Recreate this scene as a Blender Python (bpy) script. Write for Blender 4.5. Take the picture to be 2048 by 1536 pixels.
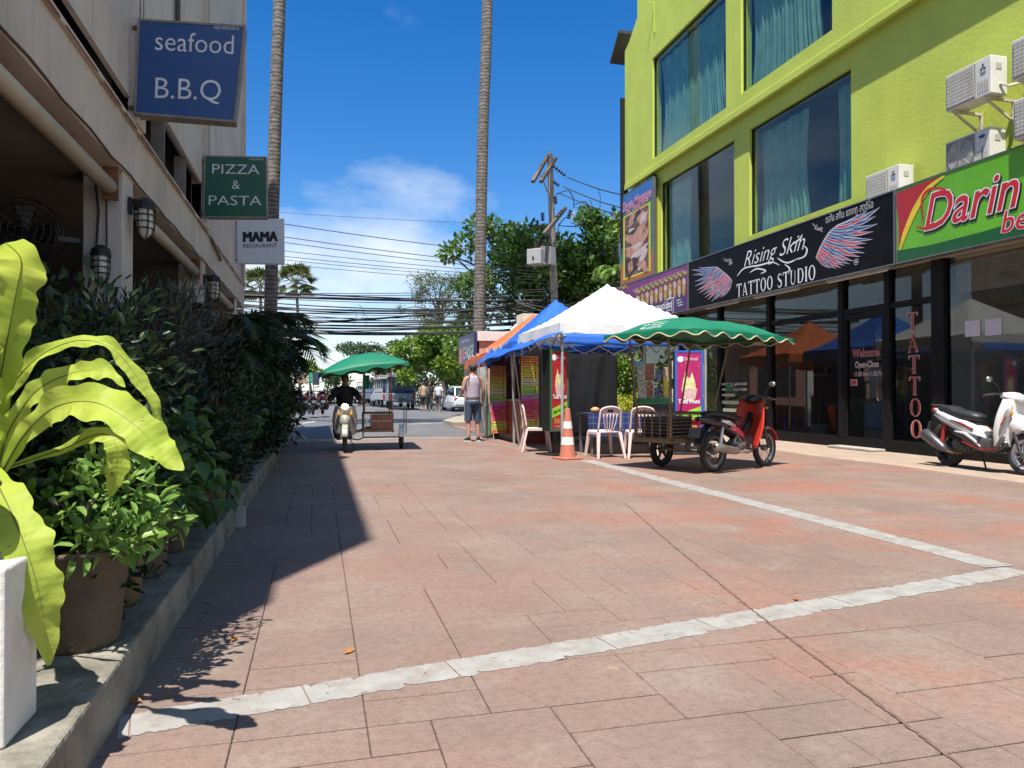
import bpy, math, random
import numpy as np
from mathutils import Vector, Matrix

for _o in list(bpy.data.objects):
    bpy.data.objects.remove(_o, do_unlink=True)
SC = bpy.context.scene
COL = SC.collection
R = math.radians
rnd = random.Random(7)

# ------------------------------------------------------------------ camera
F_PX, EYE, YAW, HZ = 1480.0, 1.10, R(14.7), 785.0
cam = bpy.data.cameras.new('camera')
cam.sensor_width = 36.0
cam.lens = F_PX / 2048.0 * 36.0
cam.clip_start, cam.clip_end = 0.05, 6000.0
camo = bpy.data.objects.new('camera', cam)
COL.objects.link(camo)
camo.location = (0, 0, EYE)
camo.rotation_euler = (R(90) + math.atan((HZ - 768.0) / F_PX), 0, -YAW)
SC.camera = camo

# ------------------------------------------------------------------ sky, sun, exposure
SUN_TO = Vector((-0.20, -0.36, 1.0)).normalized()
SUN_EL = math.asin(SUN_TO.z)
world = bpy.data.worlds.new('World')
SC.world = world
world.use_nodes = True
wn, wl = world.node_tree.nodes, world.node_tree.links
wn.clear()
sky = wn.new('ShaderNodeTexSky')
sky.sky_type = 'NISHITA'
sky.sun_disc = False
sky.sun_elevation = SUN_EL
sky.sun_rotation = math.atan2(SUN_TO.x, SUN_TO.y)
sky.altitude = 0.0
sky.air_density, sky.dust_density, sky.ozone_density = 1.0, 0.0, 2.4
tc = wn.new('ShaderNodeTexCoord')
sep = wn.new('ShaderNodeSeparateXYZ')
wl.new(tc.outputs['Generated'], sep.inputs[0])
# flatten the view direction on to a cloud layer: (x, y) / (z + 0.12)
add = wn.new('ShaderNodeMath'); add.operation = 'ADD'; add.inputs[1].default_value = 0.16
wl.new(sep.outputs['Z'], add.inputs[0])
dv = wn.new('ShaderNodeVectorMath'); dv.operation = 'DIVIDE'
cb = wn.new('ShaderNodeCombineXYZ')
for i in range(3):
    wl.new(add.outputs[0], cb.inputs[i])
wl.new(tc.outputs['Generated'], dv.inputs[0]); wl.new(cb.outputs[0], dv.inputs[1])
mp = wn.new('ShaderNodeMapping')
mp.inputs['Location'].default_value = (3.1, 1.7, 0.0)
wl.new(dv.outputs[0], mp.inputs['Vector'])
nz = wn.new('ShaderNodeTexNoise')
nz.inputs['Scale'].default_value = 0.62
nz.inputs['Detail'].default_value = 7.0
nz.inputs['Roughness'].default_value = 0.53
nz.inputs['Distortion'].default_value = 0.25
wl.new(mp.outputs[0], nz.inputs['Vector'])
rp = wn.new('ShaderNodeValToRGB')
rp.color_ramp.elements[0].position = 0.505; rp.color_ramp.elements[0].color = (0, 0, 0, 1)
rp.color_ramp.elements[1].position = 0.70; rp.color_ramp.elements[1].color = (1, 1, 1, 1)
wl.new(nz.outputs['Fac'], rp.inputs[0])
# haze of cloud low over the sea horizon, thinning upward, all the way round
hz_ = wn.new('ShaderNodeMapRange')
hz_.inputs['From Min'].default_value = 0.0; hz_.inputs['From Max'].default_value = 0.19
hz_.inputs['To Min'].default_value = 0.75; hz_.inputs['To Max'].default_value = 0.0
wl.new(sep.outputs['Z'], hz_.inputs['Value'])
mx = wn.new('ShaderNodeMath'); mx.operation = 'MAXIMUM'
wl.new(rp.outputs[0], mx.inputs[0]); wl.new(hz_.outputs[0], mx.inputs[1])
sat = wn.new('ShaderNodeHueSaturation'); sat.inputs['Hue'].default_value = 0.508; sat.inputs['Value'].default_value = 1.22; sat.inputs['Saturation'].default_value = 1.42
wl.new(sky.outputs[0], sat.inputs['Color'])
mixc = wn.new('ShaderNodeMix'); mixc.data_type = 'RGBA'
wl.new(mx.outputs[0], mixc.inputs['Factor'])
wl.new(sat.outputs[0], mixc.inputs['A'])
mixc.inputs['B'].default_value = (7.2, 7.7, 8.3, 1)
bg = wn.new('ShaderNodeBackground'); bg.inputs['Strength'].default_value = 0.076
wl.new(mixc.outputs['Result'], bg.inputs['Color'])
wo = wn.new('ShaderNodeOutputWorld')
wl.new(bg.outputs[0], wo.inputs['Surface'])

sun = bpy.data.lights.new('sun', 'SUN')
sun.energy, sun.angle, sun.color = 5.0, R(0.53), (1.0, 0.955, 0.88)
suno = bpy.data.objects.new('sun', sun)
COL.objects.link(suno)
suno.location = SUN_TO * 60
suno.rotation_euler = SUN_TO.to_track_quat('Z', 'Y').to_euler()

SC.view_settings.view_transform = 'Standard'
SC.view_settings.look = 'None'
SC.view_settings.exposure = 0.88
SC.view_settings.gamma = 1.0
SC.view_settings.use_curve_mapping = False
SC.cycles.max_bounces = 8
SC.cycles.diffuse_bounces = 2
SC.cycles.transparent_max_bounces = 12

# ------------------------------------------------------------------ measuring helpers (photo ray -> point in the place)
SA, CA = math.sin(YAW), math.cos(YAW)
def ray(u, v):
    r = (u - 1024.0) / F_PX
    return Vector((SA + r * CA, CA - r * SA, (HZ - v) / F_PX))
def G(u, v, z=0.0):
    d = ray(u, v); t = (z - EYE) / d.z
    return Vector((d.x * t, d.y * t, z))
def PX(u, v, X):
    d = ray(u, v); t = X / d.x
    return Vector((X, d.y * t, EYE + d.z * t))
def PY(u, v, Y):
    d = ray(u, v); t = Y / d.y
    return Vector((d.x * t, Y, EYE + d.z * t))
def PD(u, v, t):
    d = ray(u, v)
    return Vector((d.x * t, d.y * t, EYE + d.z * t))

# ------------------------------------------------------------------ mesh helpers
def V(*a):
    return Vector(a)
class MB:
    def __init__(s):
        s.v, s.f, s.m, s.c = [], [], [], 0
    def add(s, vs, fs):
        o = len(s.v)
        s.v.extend([tuple(p) for p in vs])
        for f in fs:
            s.f.append(tuple(i + o for i in f)); s.m.append(s.c)
        return s
    def box(s, x0, x1, y0, y1, z0, z1):
        return s.add([(x0,y0,z0),(x1,y0,z0),(x1,y1,z0),(x0,y1,z0),(x0,y0,z1),(x1,y0,z1),(x1,y1,z1),(x0,y1,z1)],
                     [(3,2,1,0),(4,5,6,7),(0,1,5,4),(1,2,6,5),(2,3,7,6),(3,0,4,7)])
    def obox(s, c, sx, sy, sz, m=None):
        m = m or Matrix.Identity(3); c = Vector(c); vs = []
        for z in (-1, 1):
            for x, y in ((-1,-1),(1,-1),(1,1),(-1,1)):
                vs.append(c + m @ Vector((x*sx/2, y*sy/2, z*sz/2)))
        return s.add(vs, [(3,2,1,0),(4,5,6,7),(0,1,5,4),(1,2,6,5),(2,3,7,6),(3,0,4,7)])
    def bar(s, a, b, w, h=None, up=(0,0,1)):
        a, b = Vector(a), Vector(b); h = h or w
        d = b - a; L = d.length
        if L < 1e-6: return s
        x = d / L; u = Vector(up)
        if abs(x.dot(u)) > .98: u = Vector((0,1,0))
        y = u.cross(x).normalized(); z = x.cross(y)
        return s.obox((a + b) / 2, L, w, h, Matrix((x, y, z)).transposed())
    def tube(s, pts, r, n=8, cap=True, closed=False):
        pts = [Vector(p) for p in pts]; k = len(pts)
        rs = list(r) if isinstance(r, (list, tuple)) else [r] * k
        vs, fs = [], []
        pn = None
        for i, p in enumerate(pts):
            if closed: d = pts[(i+1) % k] - pts[i-1]
            else: d = pts[min(i+1, k-1)] - pts[max(i-1, 0)]
            d = d.normalized() if d.length > 1e-9 else Vector((0,0,1))
            if pn is None:
                a = Vector((0,0,1)) if abs(d.z) < .9 else Vector((1,0,0))
                pn = (a - d * a.dot(d)).normalized()
            else:
                q = pn - d * pn.dot(d)
                pn = q.normalized() if q.length > 1e-6 else pn
            b = d.cross(pn)
            for j in range(n):
                t = 2 * math.pi * j / n
                vs.append(p + (pn * math.cos(t) + b * math.sin(t)) * rs[i])
        for i in range(k if closed else k - 1):
            i2 = (i + 1) % k
            for j in range(n):
                fs.append((i*n+j, i*n+(j+1) % n, i2*n+(j+1) % n, i2*n+j))
        if cap and not closed:
            fs.append(tuple(range(n-1, -1, -1))); fs.append(tuple((k-1)*n + j for j in range(n)))
        return s.add(vs, fs)
    def cyl(s, a, b, r, r2=None, n=12):
        return s.tube([a, b], [r, r if r2 is None else r2], n)
    def ell(s, c, rx, ry, rz, nu=12, nv=8, m=None):
        c = Vector(c); vs, fs = [], []
        for i in range(nv + 1):
            p = math.pi * i / nv
            for j in range(nu):
                t = 2 * math.pi * j / nu
                q = Vector((rx*math.sin(p)*math.cos(t), ry*math.sin(p)*math.sin(t), rz*math.cos(p)))
                vs.append(c + (m @ q if m else q))
        for i in range(nv):
            for j in range(nu):
                fs.append((i*nu+j, (i+1)*nu+j, (i+1)*nu+(j+1) % nu, i*nu+(j+1) % nu))
        return s.add(vs, fs)
    def lathe(s, prof, c=(0,0,0), axis='Z', n=20, close=False):
        # prof: list of (radius, height)
        c = Vector(c); vs, fs = [], []
        for r, h in prof:
            for j in range(n):
                t = 2 * math.pi * j / n
                a, b = r * math.cos(t), r * math.sin(t)
                vs.append(c + (Vector((a, b, h)) if axis == 'Z' else Vector((a, h, b)) if axis == 'Y' else Vector((h, a, b))))
        k = len(prof)
        for i in range(k if close else k - 1):
            i2 = (i + 1) % k
            for j in range(n):
                fs.append((i*n+j, i*n+(j+1) % n, i2*n+(j+1) % n, i2*n+j))
        return s.add(vs, fs)
    def quad(s, a, b, c, d):
        return s.add([a, b, c, d], [(0,1,2,3)])
    def poly(s, pts):
        return s.add(pts, [tuple(range(len(pts)))])
    def prism(s, pts, off):
        off = Vector(off); n = len(pts); pts = [Vector(p) for p in pts]
        return s.add(pts + [p + off for p in pts],
                     [tuple(range(n-1, -1, -1)), tuple(range(n, 2*n))] + [(i, (i+1) % n, n+(i+1) % n, n+i) for i in range(n)])
    def loft(s, rings, cap=True):
        n = len(rings[0]); vs = [p for r in rings for p in r]; fs = []
        for i in range(len(rings) - 1):
            for j in range(n):
                fs.append((i*n+j, i*n+(j+1) % n, (i+1)*n+(j+1) % n, (i+1)*n+j))
        if cap:
            fs.append(tuple(range(n-1, -1, -1))); fs.append(tuple((len(rings)-1)*n + j for j in range(n)))
        return s.add(vs, fs)
    def grid(s, fn, nu, nv):
        vs = [fn(i / nu, j / nv) for i in range(nu + 1) for j in range(nv + 1)]
        fs = [(i*(nv+1)+j, (i+1)*(nv+1)+j, (i+1)*(nv+1)+j+1, i*(nv+1)+j+1) for i in range(nu) for j in range(nv)]
        return s.add(vs, fs)
    def build(s, name, mats, parent=None, smooth=False, bevel=0, solid=0, **tags):
        me = bpy.data.meshes.new(name)
        me.from_pydata(s.v, [], s.f)
        if not isinstance(mats, (list, tuple)): mats = [mats]
        for m in mats: me.materials.append(m)
        if len(mats) > 1: me.polygons.foreach_set('material_index', s.m)
        if smooth: me.polygons.foreach_set('use_smooth', [True] * len(me.polygons))
        me.update()
        o = bpy.data.objects.new(name, me)
        COL.objects.link(o)
        if parent: o.parent = parent
        if solid:
            md = o.modifiers.new('solid', 'SOLIDIFY'); md.thickness = solid; md.offset = 0
        if bevel:
            md = o.modifiers.new('bevel', 'BEVEL'); md.width = bevel; md.segments = 2; md.limit_method = 'ANGLE'; md.angle_limit = R(40)
        for k, v in tags.items(): o[k] = v
        return o

def thing(name, label, category, loc=(0,0,0), rz=0.0, group=None):
    o = bpy.data.objects.new(name, None)
    COL.objects.link(o)
    o.location = loc; o.rotation_euler = (0, 0, rz); o.empty_display_size = .1
    o['label'] = label; o['category'] = category
    if group: o['group'] = group
    return o
def tag(o, label, category, group=None):
    o['label'] = label; o['category'] = category
    if group: o['group'] = group
    return o
def struct(o):
    o['kind'] = 'structure'; return o
def kids(o):
    return [c for c in bpy.data.objects if c.parent == o]
def copy_tree(o, parent=None):
    c = o.copy(); COL.objects.link(c); c.parent = parent
    for ch in CH.get(o.name, []) or kids(o):
        copy_tree(ch, c)
    return c
CH = {}

# ------------------------------------------------------------------ materials
MATS = {}
def M(name, col=None, rough=.6, metal=0., var=.12, scale=6., bump=0., bscale=40., spec=.5, coat=0., emit=0., dirt=None, dscale=2.5, damt=.5):
    if name in MATS: return MATS[name]
    m = bpy.data.materials.new(name); m.use_nodes = True
    nt = m.node_tree; N, L = nt.nodes, nt.links
    b = N['Principled BSDF']
    b.inputs['Roughness'].default_value = rough
    b.inputs['Metallic'].default_value = metal
    b.inputs['Specular IOR Level'].default_value = spec
    b.inputs['Coat Weight'].default_value = coat
    b.inputs['Coat Roughness'].default_value = .08
    g = N.new('ShaderNodeNewGeometry')
    n1 = N.new('ShaderNodeTexNoise'); n1.inputs['Scale'].default_value = scale; n1.inputs['Detail'].default_value = 5
    L.new(g.outputs['Position'], n1.inputs['Vector'])
    r = N.new('ShaderNodeValToRGB')
    c = col
    r.color_ramp.elements[0].position = .3; r.color_ramp.elements[1].position = .7
    r.color_ramp.elements[0].color = (*[max(0, x*(1-var)) for x in c], 1)
    r.color_ramp.elements[1].color = (*[min(1, x*(1+var)) for x in c], 1)
    L.new(n1.outputs['Fac'], r.inputs[0])
    out = r.outputs[0]
    if dirt:
        n2 = N.new('ShaderNodeTexNoise'); n2.inputs['Scale'].default_value = dscale; n2.inputs['Detail'].default_value = 8; n2.inputs['Roughness'].default_value = .65
        L.new(g.outputs['Position'], n2.inputs['Vector'])
        r2 = N.new('ShaderNodeValToRGB'); r2.color_ramp.elements[0].position = .48; r2.color_ramp.elements[1].position = .72
        r2.color_ramp.elements[1].color = (damt, damt, damt, 1)
        L.new(n2.outputs['Fac'], r2.inputs[0])
        mx = N.new('ShaderNodeMix'); mx.data_type = 'RGBA'
        L.new(r2.outputs[0], mx.inputs['Factor']); L.new(out, mx.inputs['A']); mx.inputs['B'].default_value = (*dirt, 1)
        out = mx.outputs['Result']
    L.new(out, b.inputs['Base Color'])
    if emit:
        L.new(out, b.inputs['Emission Color']); b.inputs['Emission Strength'].default_value = emit
    if bump:
        n3 = N.new('ShaderNodeTexNoise'); n3.inputs['Scale'].default_value = bscale; n3.inputs['Detail'].default_value = 4
        L.new(g.outputs['Position'], n3.inputs['Vector'])
        bp = N.new('ShaderNodeBump'); bp.inputs['Strength'].default_value = bump; bp.inputs['Distance'].default_value = .02
        L.new(n3.outputs['Fac'], bp.inputs['Height']); L.new(bp.outputs[0], b.inputs['Normal'])
    MATS[name] = m
    return m
def leafmat(name, c0, c1, trans=.35, rough=.45, scale=3., spec=.4):
    if name in MATS: return MATS[name]
    m = bpy.data.materials.new(name); m.use_nodes = True
    N, L = m.node_tree.nodes, m.node_tree.links
    b = N['Principled BSDF']; b.inputs['Roughness'].default_value = rough; b.inputs['Specular IOR Level'].default_value = spec
    g = N.new('ShaderNodeNewGeometry')
    n1 = N.new('ShaderNodeTexNoise'); n1.inputs['Scale'].default_value = scale; n1.inputs['Detail'].default_value = 3
    L.new(g.outputs['Position'], n1.inputs['Vector'])
    ad = N.new('ShaderNodeMath'); ad.operation = 'MULTIPLY_ADD'; ad.inputs[1].default_value = .5; ad.inputs[2].default_value = -.25
    L.new(g.outputs['Random Per Island'], ad.inputs[0])
    a2 = N.new('ShaderNodeMath'); a2.operation = 'ADD'
    L.new(ad.outputs[0], a2.inputs[0]); L.new(n1.outputs['Fac'], a2.inputs[1])
    r = N.new('ShaderNodeValToRGB'); r.color_ramp.elements[0].position = .25; r.color_ramp.elements[1].position = .75
    r.color_ramp.elements[0].color = (*c0, 1); r.color_ramp.elements[1].color = (*c1, 1)
    L.new(a2.outputs[0], r.inputs[0]); L.new(r.outputs[0], b.inputs['Base Color'])
    if trans:
        t = N.new('ShaderNodeBsdfTranslucent'); L.new(r.outputs[0], t.inputs['Color'])
        ms = N.new('ShaderNodeMixShader'); ms.inputs[0].default_value = trans
        L.new(b.outputs[0], ms.inputs[1]); L.new(t.outputs[0], ms.inputs[2])
        L.new(ms.outputs[0], N['Material Output'].inputs['Surface'])
    MATS[name] = m
    return m
def glassmat(name, tint, refl=1.0, rough=.02, ior=1.5):
    if name in MATS: return MATS[name]
    m = bpy.data.materials.new(name); m.use_nodes = True
    N, L = m.node_tree.nodes, m.node_tree.links
    N.remove(N['Principled BSDF'])
    lw = N.new('ShaderNodeLayerWeight'); lw.inputs['Blend'].default_value = .5      # Schlick: 0.04 + 0.96 (1 - cos)^5, the same on both faces of a pane
    pw_ = N.new('ShaderNodeMath'); pw_.operation = 'POWER'; pw_.inputs[1].default_value = 4.5; L.new(lw.outputs['Facing'], pw_.inputs[0])
    fr = N.new('ShaderNodeMath'); fr.operation = 'MULTIPLY_ADD'; fr.inputs[1].default_value = .95; fr.inputs[2].default_value = .045; L.new(pw_.outputs[0], fr.inputs[0])
    mu = N.new('ShaderNodeMath'); mu.operation = 'MULTIPLY'; mu.inputs[1].default_value = refl; mu.use_clamp = True
    L.new(fr.outputs[0], mu.inputs[0])
    t = N.new('ShaderNodeBsdfTransparent'); t.inputs['Color'].default_value = (*tint, 1)
    gl = N.new('ShaderNodeBsdfGlossy'); gl.inputs['Roughness'].default_value = rough
    gl.inputs['Color'].default_value = (.95, .95, .95, 1)
    ms = N.new('ShaderNodeMixShader')
    L.new(mu.outputs[0], ms.inputs[0]); L.new(t.outputs[0], ms.inputs[1]); L.new(gl.outputs[0], ms.inputs[2])
    L.new(ms.outputs[0], N['Material Output'].inputs['Surface'])
    MATS[name] = m
    return m

def streaks(m, col, amt=.5, sx=5., sz=.35, p0=.50, p1=.75):
    # rain streaks and grime: noise stretched down the wall
    N, L = m.node_tree.nodes, m.node_tree.links; b = N['Principled BSDF']
    g = N.new('ShaderNodeNewGeometry'); mp = N.new('ShaderNodeMapping'); mp.inputs['Scale'].default_value = (sx, sx, sz)
    L.new(g.outputs['Position'], mp.inputs['Vector'])
    n = N.new('ShaderNodeTexNoise'); n.inputs['Scale'].default_value = 1.; n.inputs['Detail'].default_value = 6; n.inputs['Roughness'].default_value = .65
    L.new(mp.outputs[0], n.inputs['Vector'])
    r = N.new('ShaderNodeValToRGB'); r.color_ramp.elements[0].position = p0; r.color_ramp.elements[1].position = p1; r.color_ramp.elements[1].color = (amt, amt, amt, 1)
    L.new(n.outputs['Fac'], r.inputs[0])
    x = N.new('ShaderNodeMix'); x.data_type = 'RGBA'; s = b.inputs['Base Color'].links[0].from_socket
    L.new(r.outputs[0], x.inputs['Factor']); L.new(s, x.inputs['A']); x.inputs['B'].default_value = (*col, 1); L.new(x.outputs['Result'], b.inputs['Base Color'])
    return m

# ------------------------------------------------------------------ lettering
def textgeo(s, size=1.0, bold=0.0, shear=0.0, align='CENTER', space=1.0, sx=1.0):
    cu = bpy.data.curves.new('lettering', 'FONT')
    cu.body = s; cu.size = size; cu.offset = bold * size; cu.shear = shear
    cu.align_x = align; cu.align_y = 'CENTER'; cu.space_character = space; cu.resolution_u = 3
    ob = bpy.data.objects.new('lettering', cu); COL.objects.link(ob)
    dg = bpy.context.evaluated_depsgraph_get()
    me = bpy.data.meshes.new_from_object(ob.evaluated_get(dg))
    vs = [(v.co.x * sx, v.co.y) for v in me.vertices]; fs = [tuple(p.vertices) for p in me.polygons]
    bpy.data.objects.remove(ob); bpy.data.curves.remove(cu); bpy.data.meshes.remove(me)
    return vs, fs
def text_on(mb, s, org, rx, up, size, bold=0., shear=0., align='CENTER', space=1., sx=1., width=None, lift=0.):
    vs, fs = textgeo(s, size, bold, shear, align, space, sx)
    if not vs: return mb
    if width:
        xs = [v[0] for v in vs]; k = width / max(1e-6, max(xs) - min(xs))
        vs = [(x * k, y) for x, y in vs]
    rx, up, org = Vector(rx).normalized(), Vector(up).normalized(), Vector(org)
    n = rx.cross(up)
    return mb.add([org + rx * x + up * y + n * lift for x, y in vs], fs)

# ------------------------------------------------------------------ leaves in bulk
def leaf_arrays(P, D, size, wid, rs, fold=.25, droop=.0, fine=False):
    # P (n,3) bases, D (n,3) directions -> folded kites of two triangles
    n = len(P)
    D = D / np.maximum(1e-6, np.linalg.norm(D, axis=1))[:, None]
    A = rs.normal(size=(n, 3)); A[:, 2] += 1.2
    S = np.cross(D, A); S /= np.maximum(1e-6, np.linalg.norm(S, axis=1))[:, None]
    U = np.cross(S, D)
    L = (size * rs.uniform(.65, 1.25, n))[:, None]
    W = L * wid
    if fine:
        # pointed oval blade: rib of four points, two edge points a side, curling downward
        z = np.array([0, 0, 1.])[None]
        r1 = P + D*L*.32 - U*W*fold*.6; r2 = P + D*L*.68 - U*W*fold*.6 - z*L*droop*.4; tip = P + D*L - z*L*(droop+.05)
        e1, e2 = S*W*.46 + U*W*fold, S*W*.40 + U*W*fold
        f1, f2 = -S*W*.46 + U*W*fold, -S*W*.40 + U*W*fold
        v = np.stack([P, r1, r2, tip, r1+e1, r2+e2, r1+f1, r2+f2], 1).reshape(-1, 3)
        T = np.array([[0,4,1],[1,4,5],[1,5,2],[2,5,3],[0,1,6],[1,7,6],[1,2,7],[2,3,7]])
        f = (np.arange(n)[:, None, None]*8 + T[None]).reshape(-1, 3)
        return v, f
    mid = P + D * L * .45 + U * W * fold * -1
    tip = P + D * L - np.array([0, 0, 1.])[None] * L * droop
    v = np.stack([P, mid + S * W * .5 + U * W * fold, tip, mid - S * W * .5 + U * W * fold], 1).reshape(-1, 3)
    b = np.arange(n)[:, None] * 4
    f = np.concatenate([b + np.array([[0, 1, 2]]), b + np.array([[0, 2, 3]])], 1).reshape(-1, 3)
    return v, f
def mesh_np(name, v, f, mats, parent=None, **tags):
    me = bpy.data.meshes.new(name)
    nv, nf = len(v), len(f)
    me.vertices.add(nv); me.vertices.foreach_set('co', np.asarray(v, np.float32).ravel())
    me.loops.add(nf * 3); me.loops.foreach_set('vertex_index', np.asarray(f, np.int32).ravel())
    me.polygons.add(nf); me.polygons.foreach_set('loop_start', np.arange(nf, dtype=np.int32) * 3)
    me.materials.append(mats)
    me.update(calc_edges=True); me.validate()
    o = bpy.data.objects.new(name, me); COL.objects.link(o)
    if parent: o.parent = parent
    for k, x in tags.items(): o[k] = x
    return o
def blob_points(rs, blobs, n, shell=.55):
    # blobs: (x,y,z,rx,ry,rz); points spread through the outer part of every blob, with outward directions
    w = np.array([b[3]*b[4]*b[5] for b in blobs]) ** (2/3); w /= w.sum()
    k = rs.choice(len(blobs), n, p=w); B = np.array(blobs)[k]
    d = rs.normal(size=(n, 3)); d /= np.linalg.norm(d, axis=1)[:, None]
    r = rs.uniform(shell, 1.05, n)[:, None]
    return B[:, :3] + d * r * B[:, 3:], d
# ================================================================== GROUND
def pavemat():
    m = bpy.data.materials.new('stamped_concrete'); m.use_nodes = True
    N, L = m.node_tree.nodes, m.node_tree.links
    b = N['Principled BSDF']; b.inputs['Roughness'].default_value = .72; b.inputs['Specular IOR Level'].default_value = .35
    g = N.new('ShaderNodeNewGeometry')
    def noise(scale, detail=6, rough=.6, loc=(0,0,0), dist=0.):
        mp = N.new('ShaderNodeMapping'); mp.inputs['Location'].default_value = loc
        L.new(g.outputs['Position'], mp.inputs['Vector'])
        n = N.new('ShaderNodeTexNoise'); n.inputs['Scale'].default_value = scale; n.inputs['Detail'].default_value = detail
        n.inputs['Roughness'].default_value = rough; n.inputs['Distortion'].default_value = dist
        L.new(mp.outputs[0], n.inputs['Vector']); return n.outputs['Fac']
    def ramp(src, p0, p1, c0=(0,0,0), c1=(1,1,1)):
        r = N.new('ShaderNodeValToRGB'); r.color_ramp.elements[0].position = p0; r.color_ramp.elements[1].position = p1
        r.color_ramp.elements[0].color = (*c0, 1); r.color_ramp.elements[1].color = (*c1, 1)
        L.new(src, r.inputs[0]); return r.outputs[0]
    def mix(f, a, bcol, blend='MIX'):
        x = N.new('ShaderNodeMix'); x.data_type = 'RGBA'; x.blend_type = blend
        L.new(f, x.inputs['Factor']); L.new(a, x.inputs['A'])
        if isinstance(bcol, tuple): x.inputs['B'].default_value = (*bcol, 1)
        else: L.new(bcol, x.inputs['B'])
        return x.outputs['Result']
    base = ramp(noise(.8, 7), .3, .7, (.176, .123, .100), (.247, .176, .145))
    obj = N.new('ShaderNodeObjectInfo')
    c = mix(ramp(obj.outputs['Random'], .0, 1., (0,0,0), (.35,.35,.35)), base, (.205, .132, .100))
    # worn red-orange dye, thicker on the right-hand side of the street where fewer tyres pass
    sx = N.new('ShaderNodeSeparateXYZ'); L.new(g.outputs['Position'], sx.inputs[0])
    mr = N.new('ShaderNodeMapRange'); mr.inputs['From Min'].default_value = 1.2; mr.inputs['From Max'].default_value = 3.6
    mr.inputs['To Min'].default_value = .25; mr.inputs['To Max'].default_value = 1.0
    L.new(sx.outputs['X'], mr.inputs['Value'])
    red = ramp(noise(.75, 8, .66, (4.1, 1.3, 0), .4), .47, .62, (0,0,0), (.80,.80,.80))
    mm = N.new('ShaderNodeMath'); mm.operation = 'MULTIPLY'; L.new(red, mm.inputs[0]); L.new(mr.outputs[0], mm.inputs[1])
    c = mix(mm.outputs[0], c, (.29, .118, .078))
    c = mix(ramp(noise(1.7, 8, .7, (9, 2, 0)), .50, .68, (0,0,0), (.7,.7,.7)), c, (.25, .205, .165))
    c = mix(ramp(noise(1.1, 8, .7, (-3, 7, 0)), .52, .70, (0,0,0), (.6,.6,.6)), c, (.145, .112, .096))
    c = mix(ramp(noise(26, 6, .7), .45, .75, (0,0,0), (.62,.62,.62)), c, (.115, .078, .062))
    c = mix(ramp(noise(60, 4, .7, (1,5,0)), .58, .75, (0,0,0), (.5,.5,.5)), c, (.31, .235, .185))
    c = mix(ramp(noise(2.6, 4, .5, (3.3,1.2,0)), .735, .76, (0,0,0), (.7,.7,.7)), c, (.42, .31, .14))
    L.new(c, b.inputs['Base Color'])
    bp = N.new('ShaderNodeBump'); bp.inputs['Strength'].default_value = .6; bp.inputs['Distance'].default_value = .012
    ad = N.new('ShaderNodeMath'); ad.operation = 'ADD'
    L.new(noise(14, 6, .65), ad.inputs[0]); L.new(noise(90, 3, .6), ad.inputs[1])
    L.new(ad.outputs[0], bp.inputs['Height']); L.new(bp.outputs[0], b.inputs['Normal'])
    return m
PAVE = pavemat()
JOINT = M('joint_grime', (.115, .080, .066), .9, var=.3, scale=9)
ASPH = M('asphalt', (.105, .105, .108), .85, var=.2, scale=1.5, bump=.3, bscale=120, dirt=(.17,.16,.15), dscale=.4, damt=.6)
WHITE_LINE = M('worn_white_paint', (.265, .255, .235), .75, var=.14, scale=10, bump=.2, bscale=60, dirt=(.20,.155,.13), dscale=7, damt=.8)
CONC = M('concrete', (.36, .33, .28), .85, var=.16, scale=5, bump=.3, bscale=50, dirt=(.16,.14,.12), dscale=2.5, damt=.55)
TAN = M('tan_apron', (.33, .25, .185), .8, var=.14, scale=4, bump=.3, bscale=50, dirt=(.2,.15,.115), dscale=2, damt=.7)

_N, _L = WHITE_LINE.node_tree.nodes, WHITE_LINE.node_tree.links      # flaked-off spots let the paving through
_g = _N.new('ShaderNodeNewGeometry'); _n = _N.new('ShaderNodeTexNoise'); _n.inputs['Scale'].default_value = 16; _n.inputs['Detail'].default_value = 9; _n.inputs['Roughness'].default_value = .72; _L.new(_g.outputs['Position'], _n.inputs['Vector'])
_r = _N.new('ShaderNodeValToRGB'); _r.color_ramp.elements[0].position = .60; _r.color_ramp.elements[1].position = .68; _L.new(_n.outputs['Fac'], _r.inputs[0])
_t = _N.new('ShaderNodeBsdfTransparent'); _ms = _N.new('ShaderNodeMixShader'); _L.new(_r.outputs[0], _ms.inputs[0]); _L.new(_N['Principled BSDF'].outputs[0], _ms.inputs[1]); _L.new(_t.outputs[0], _ms.inputs[2]); _L.new(_ms.outputs[0], _N['Material Output'].inputs['Surface'])
struct(MB().quad((-3000,-400,-.09),(3000,-400,-.09),(3000,95,-.09),(-3000,95,-.09)).build('ground', M('earth', (.16,.13,.09), .95, var=.25, scale=.5)))
seam = M('sea_water', (.035, .10, .13), .12, var=.2, scale=.05, bump=.5, bscale=.7, spec=.6)
struct(MB().quad((-4000,95.0,-.5),(4000,95.0,-.5),(4000,5500,-.5),(-4000,5500,-.5)).build('sea', seam))
# bed of the stamped street, seen in the joints and as the plain street farther on
street = struct(MB().quad((-.70,-3,-.012),(9.2,-3,-.012),(9.2,9.05,-.012),(-.70,9.05,-.012)).build('street_bed', JOINT))
far_pave = MB()
far_pave.quad((-.70,9.0,0),(9.2,9.0,0),(9.2,18.6,0),(-.70,17.7,0))
far_pave.quad((4.2,18.14545,0),(9.2,18.6,0),(9.2,24,0),(4.2,24,0))
struct(far_pave.build('paved_street', PAVE))
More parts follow.
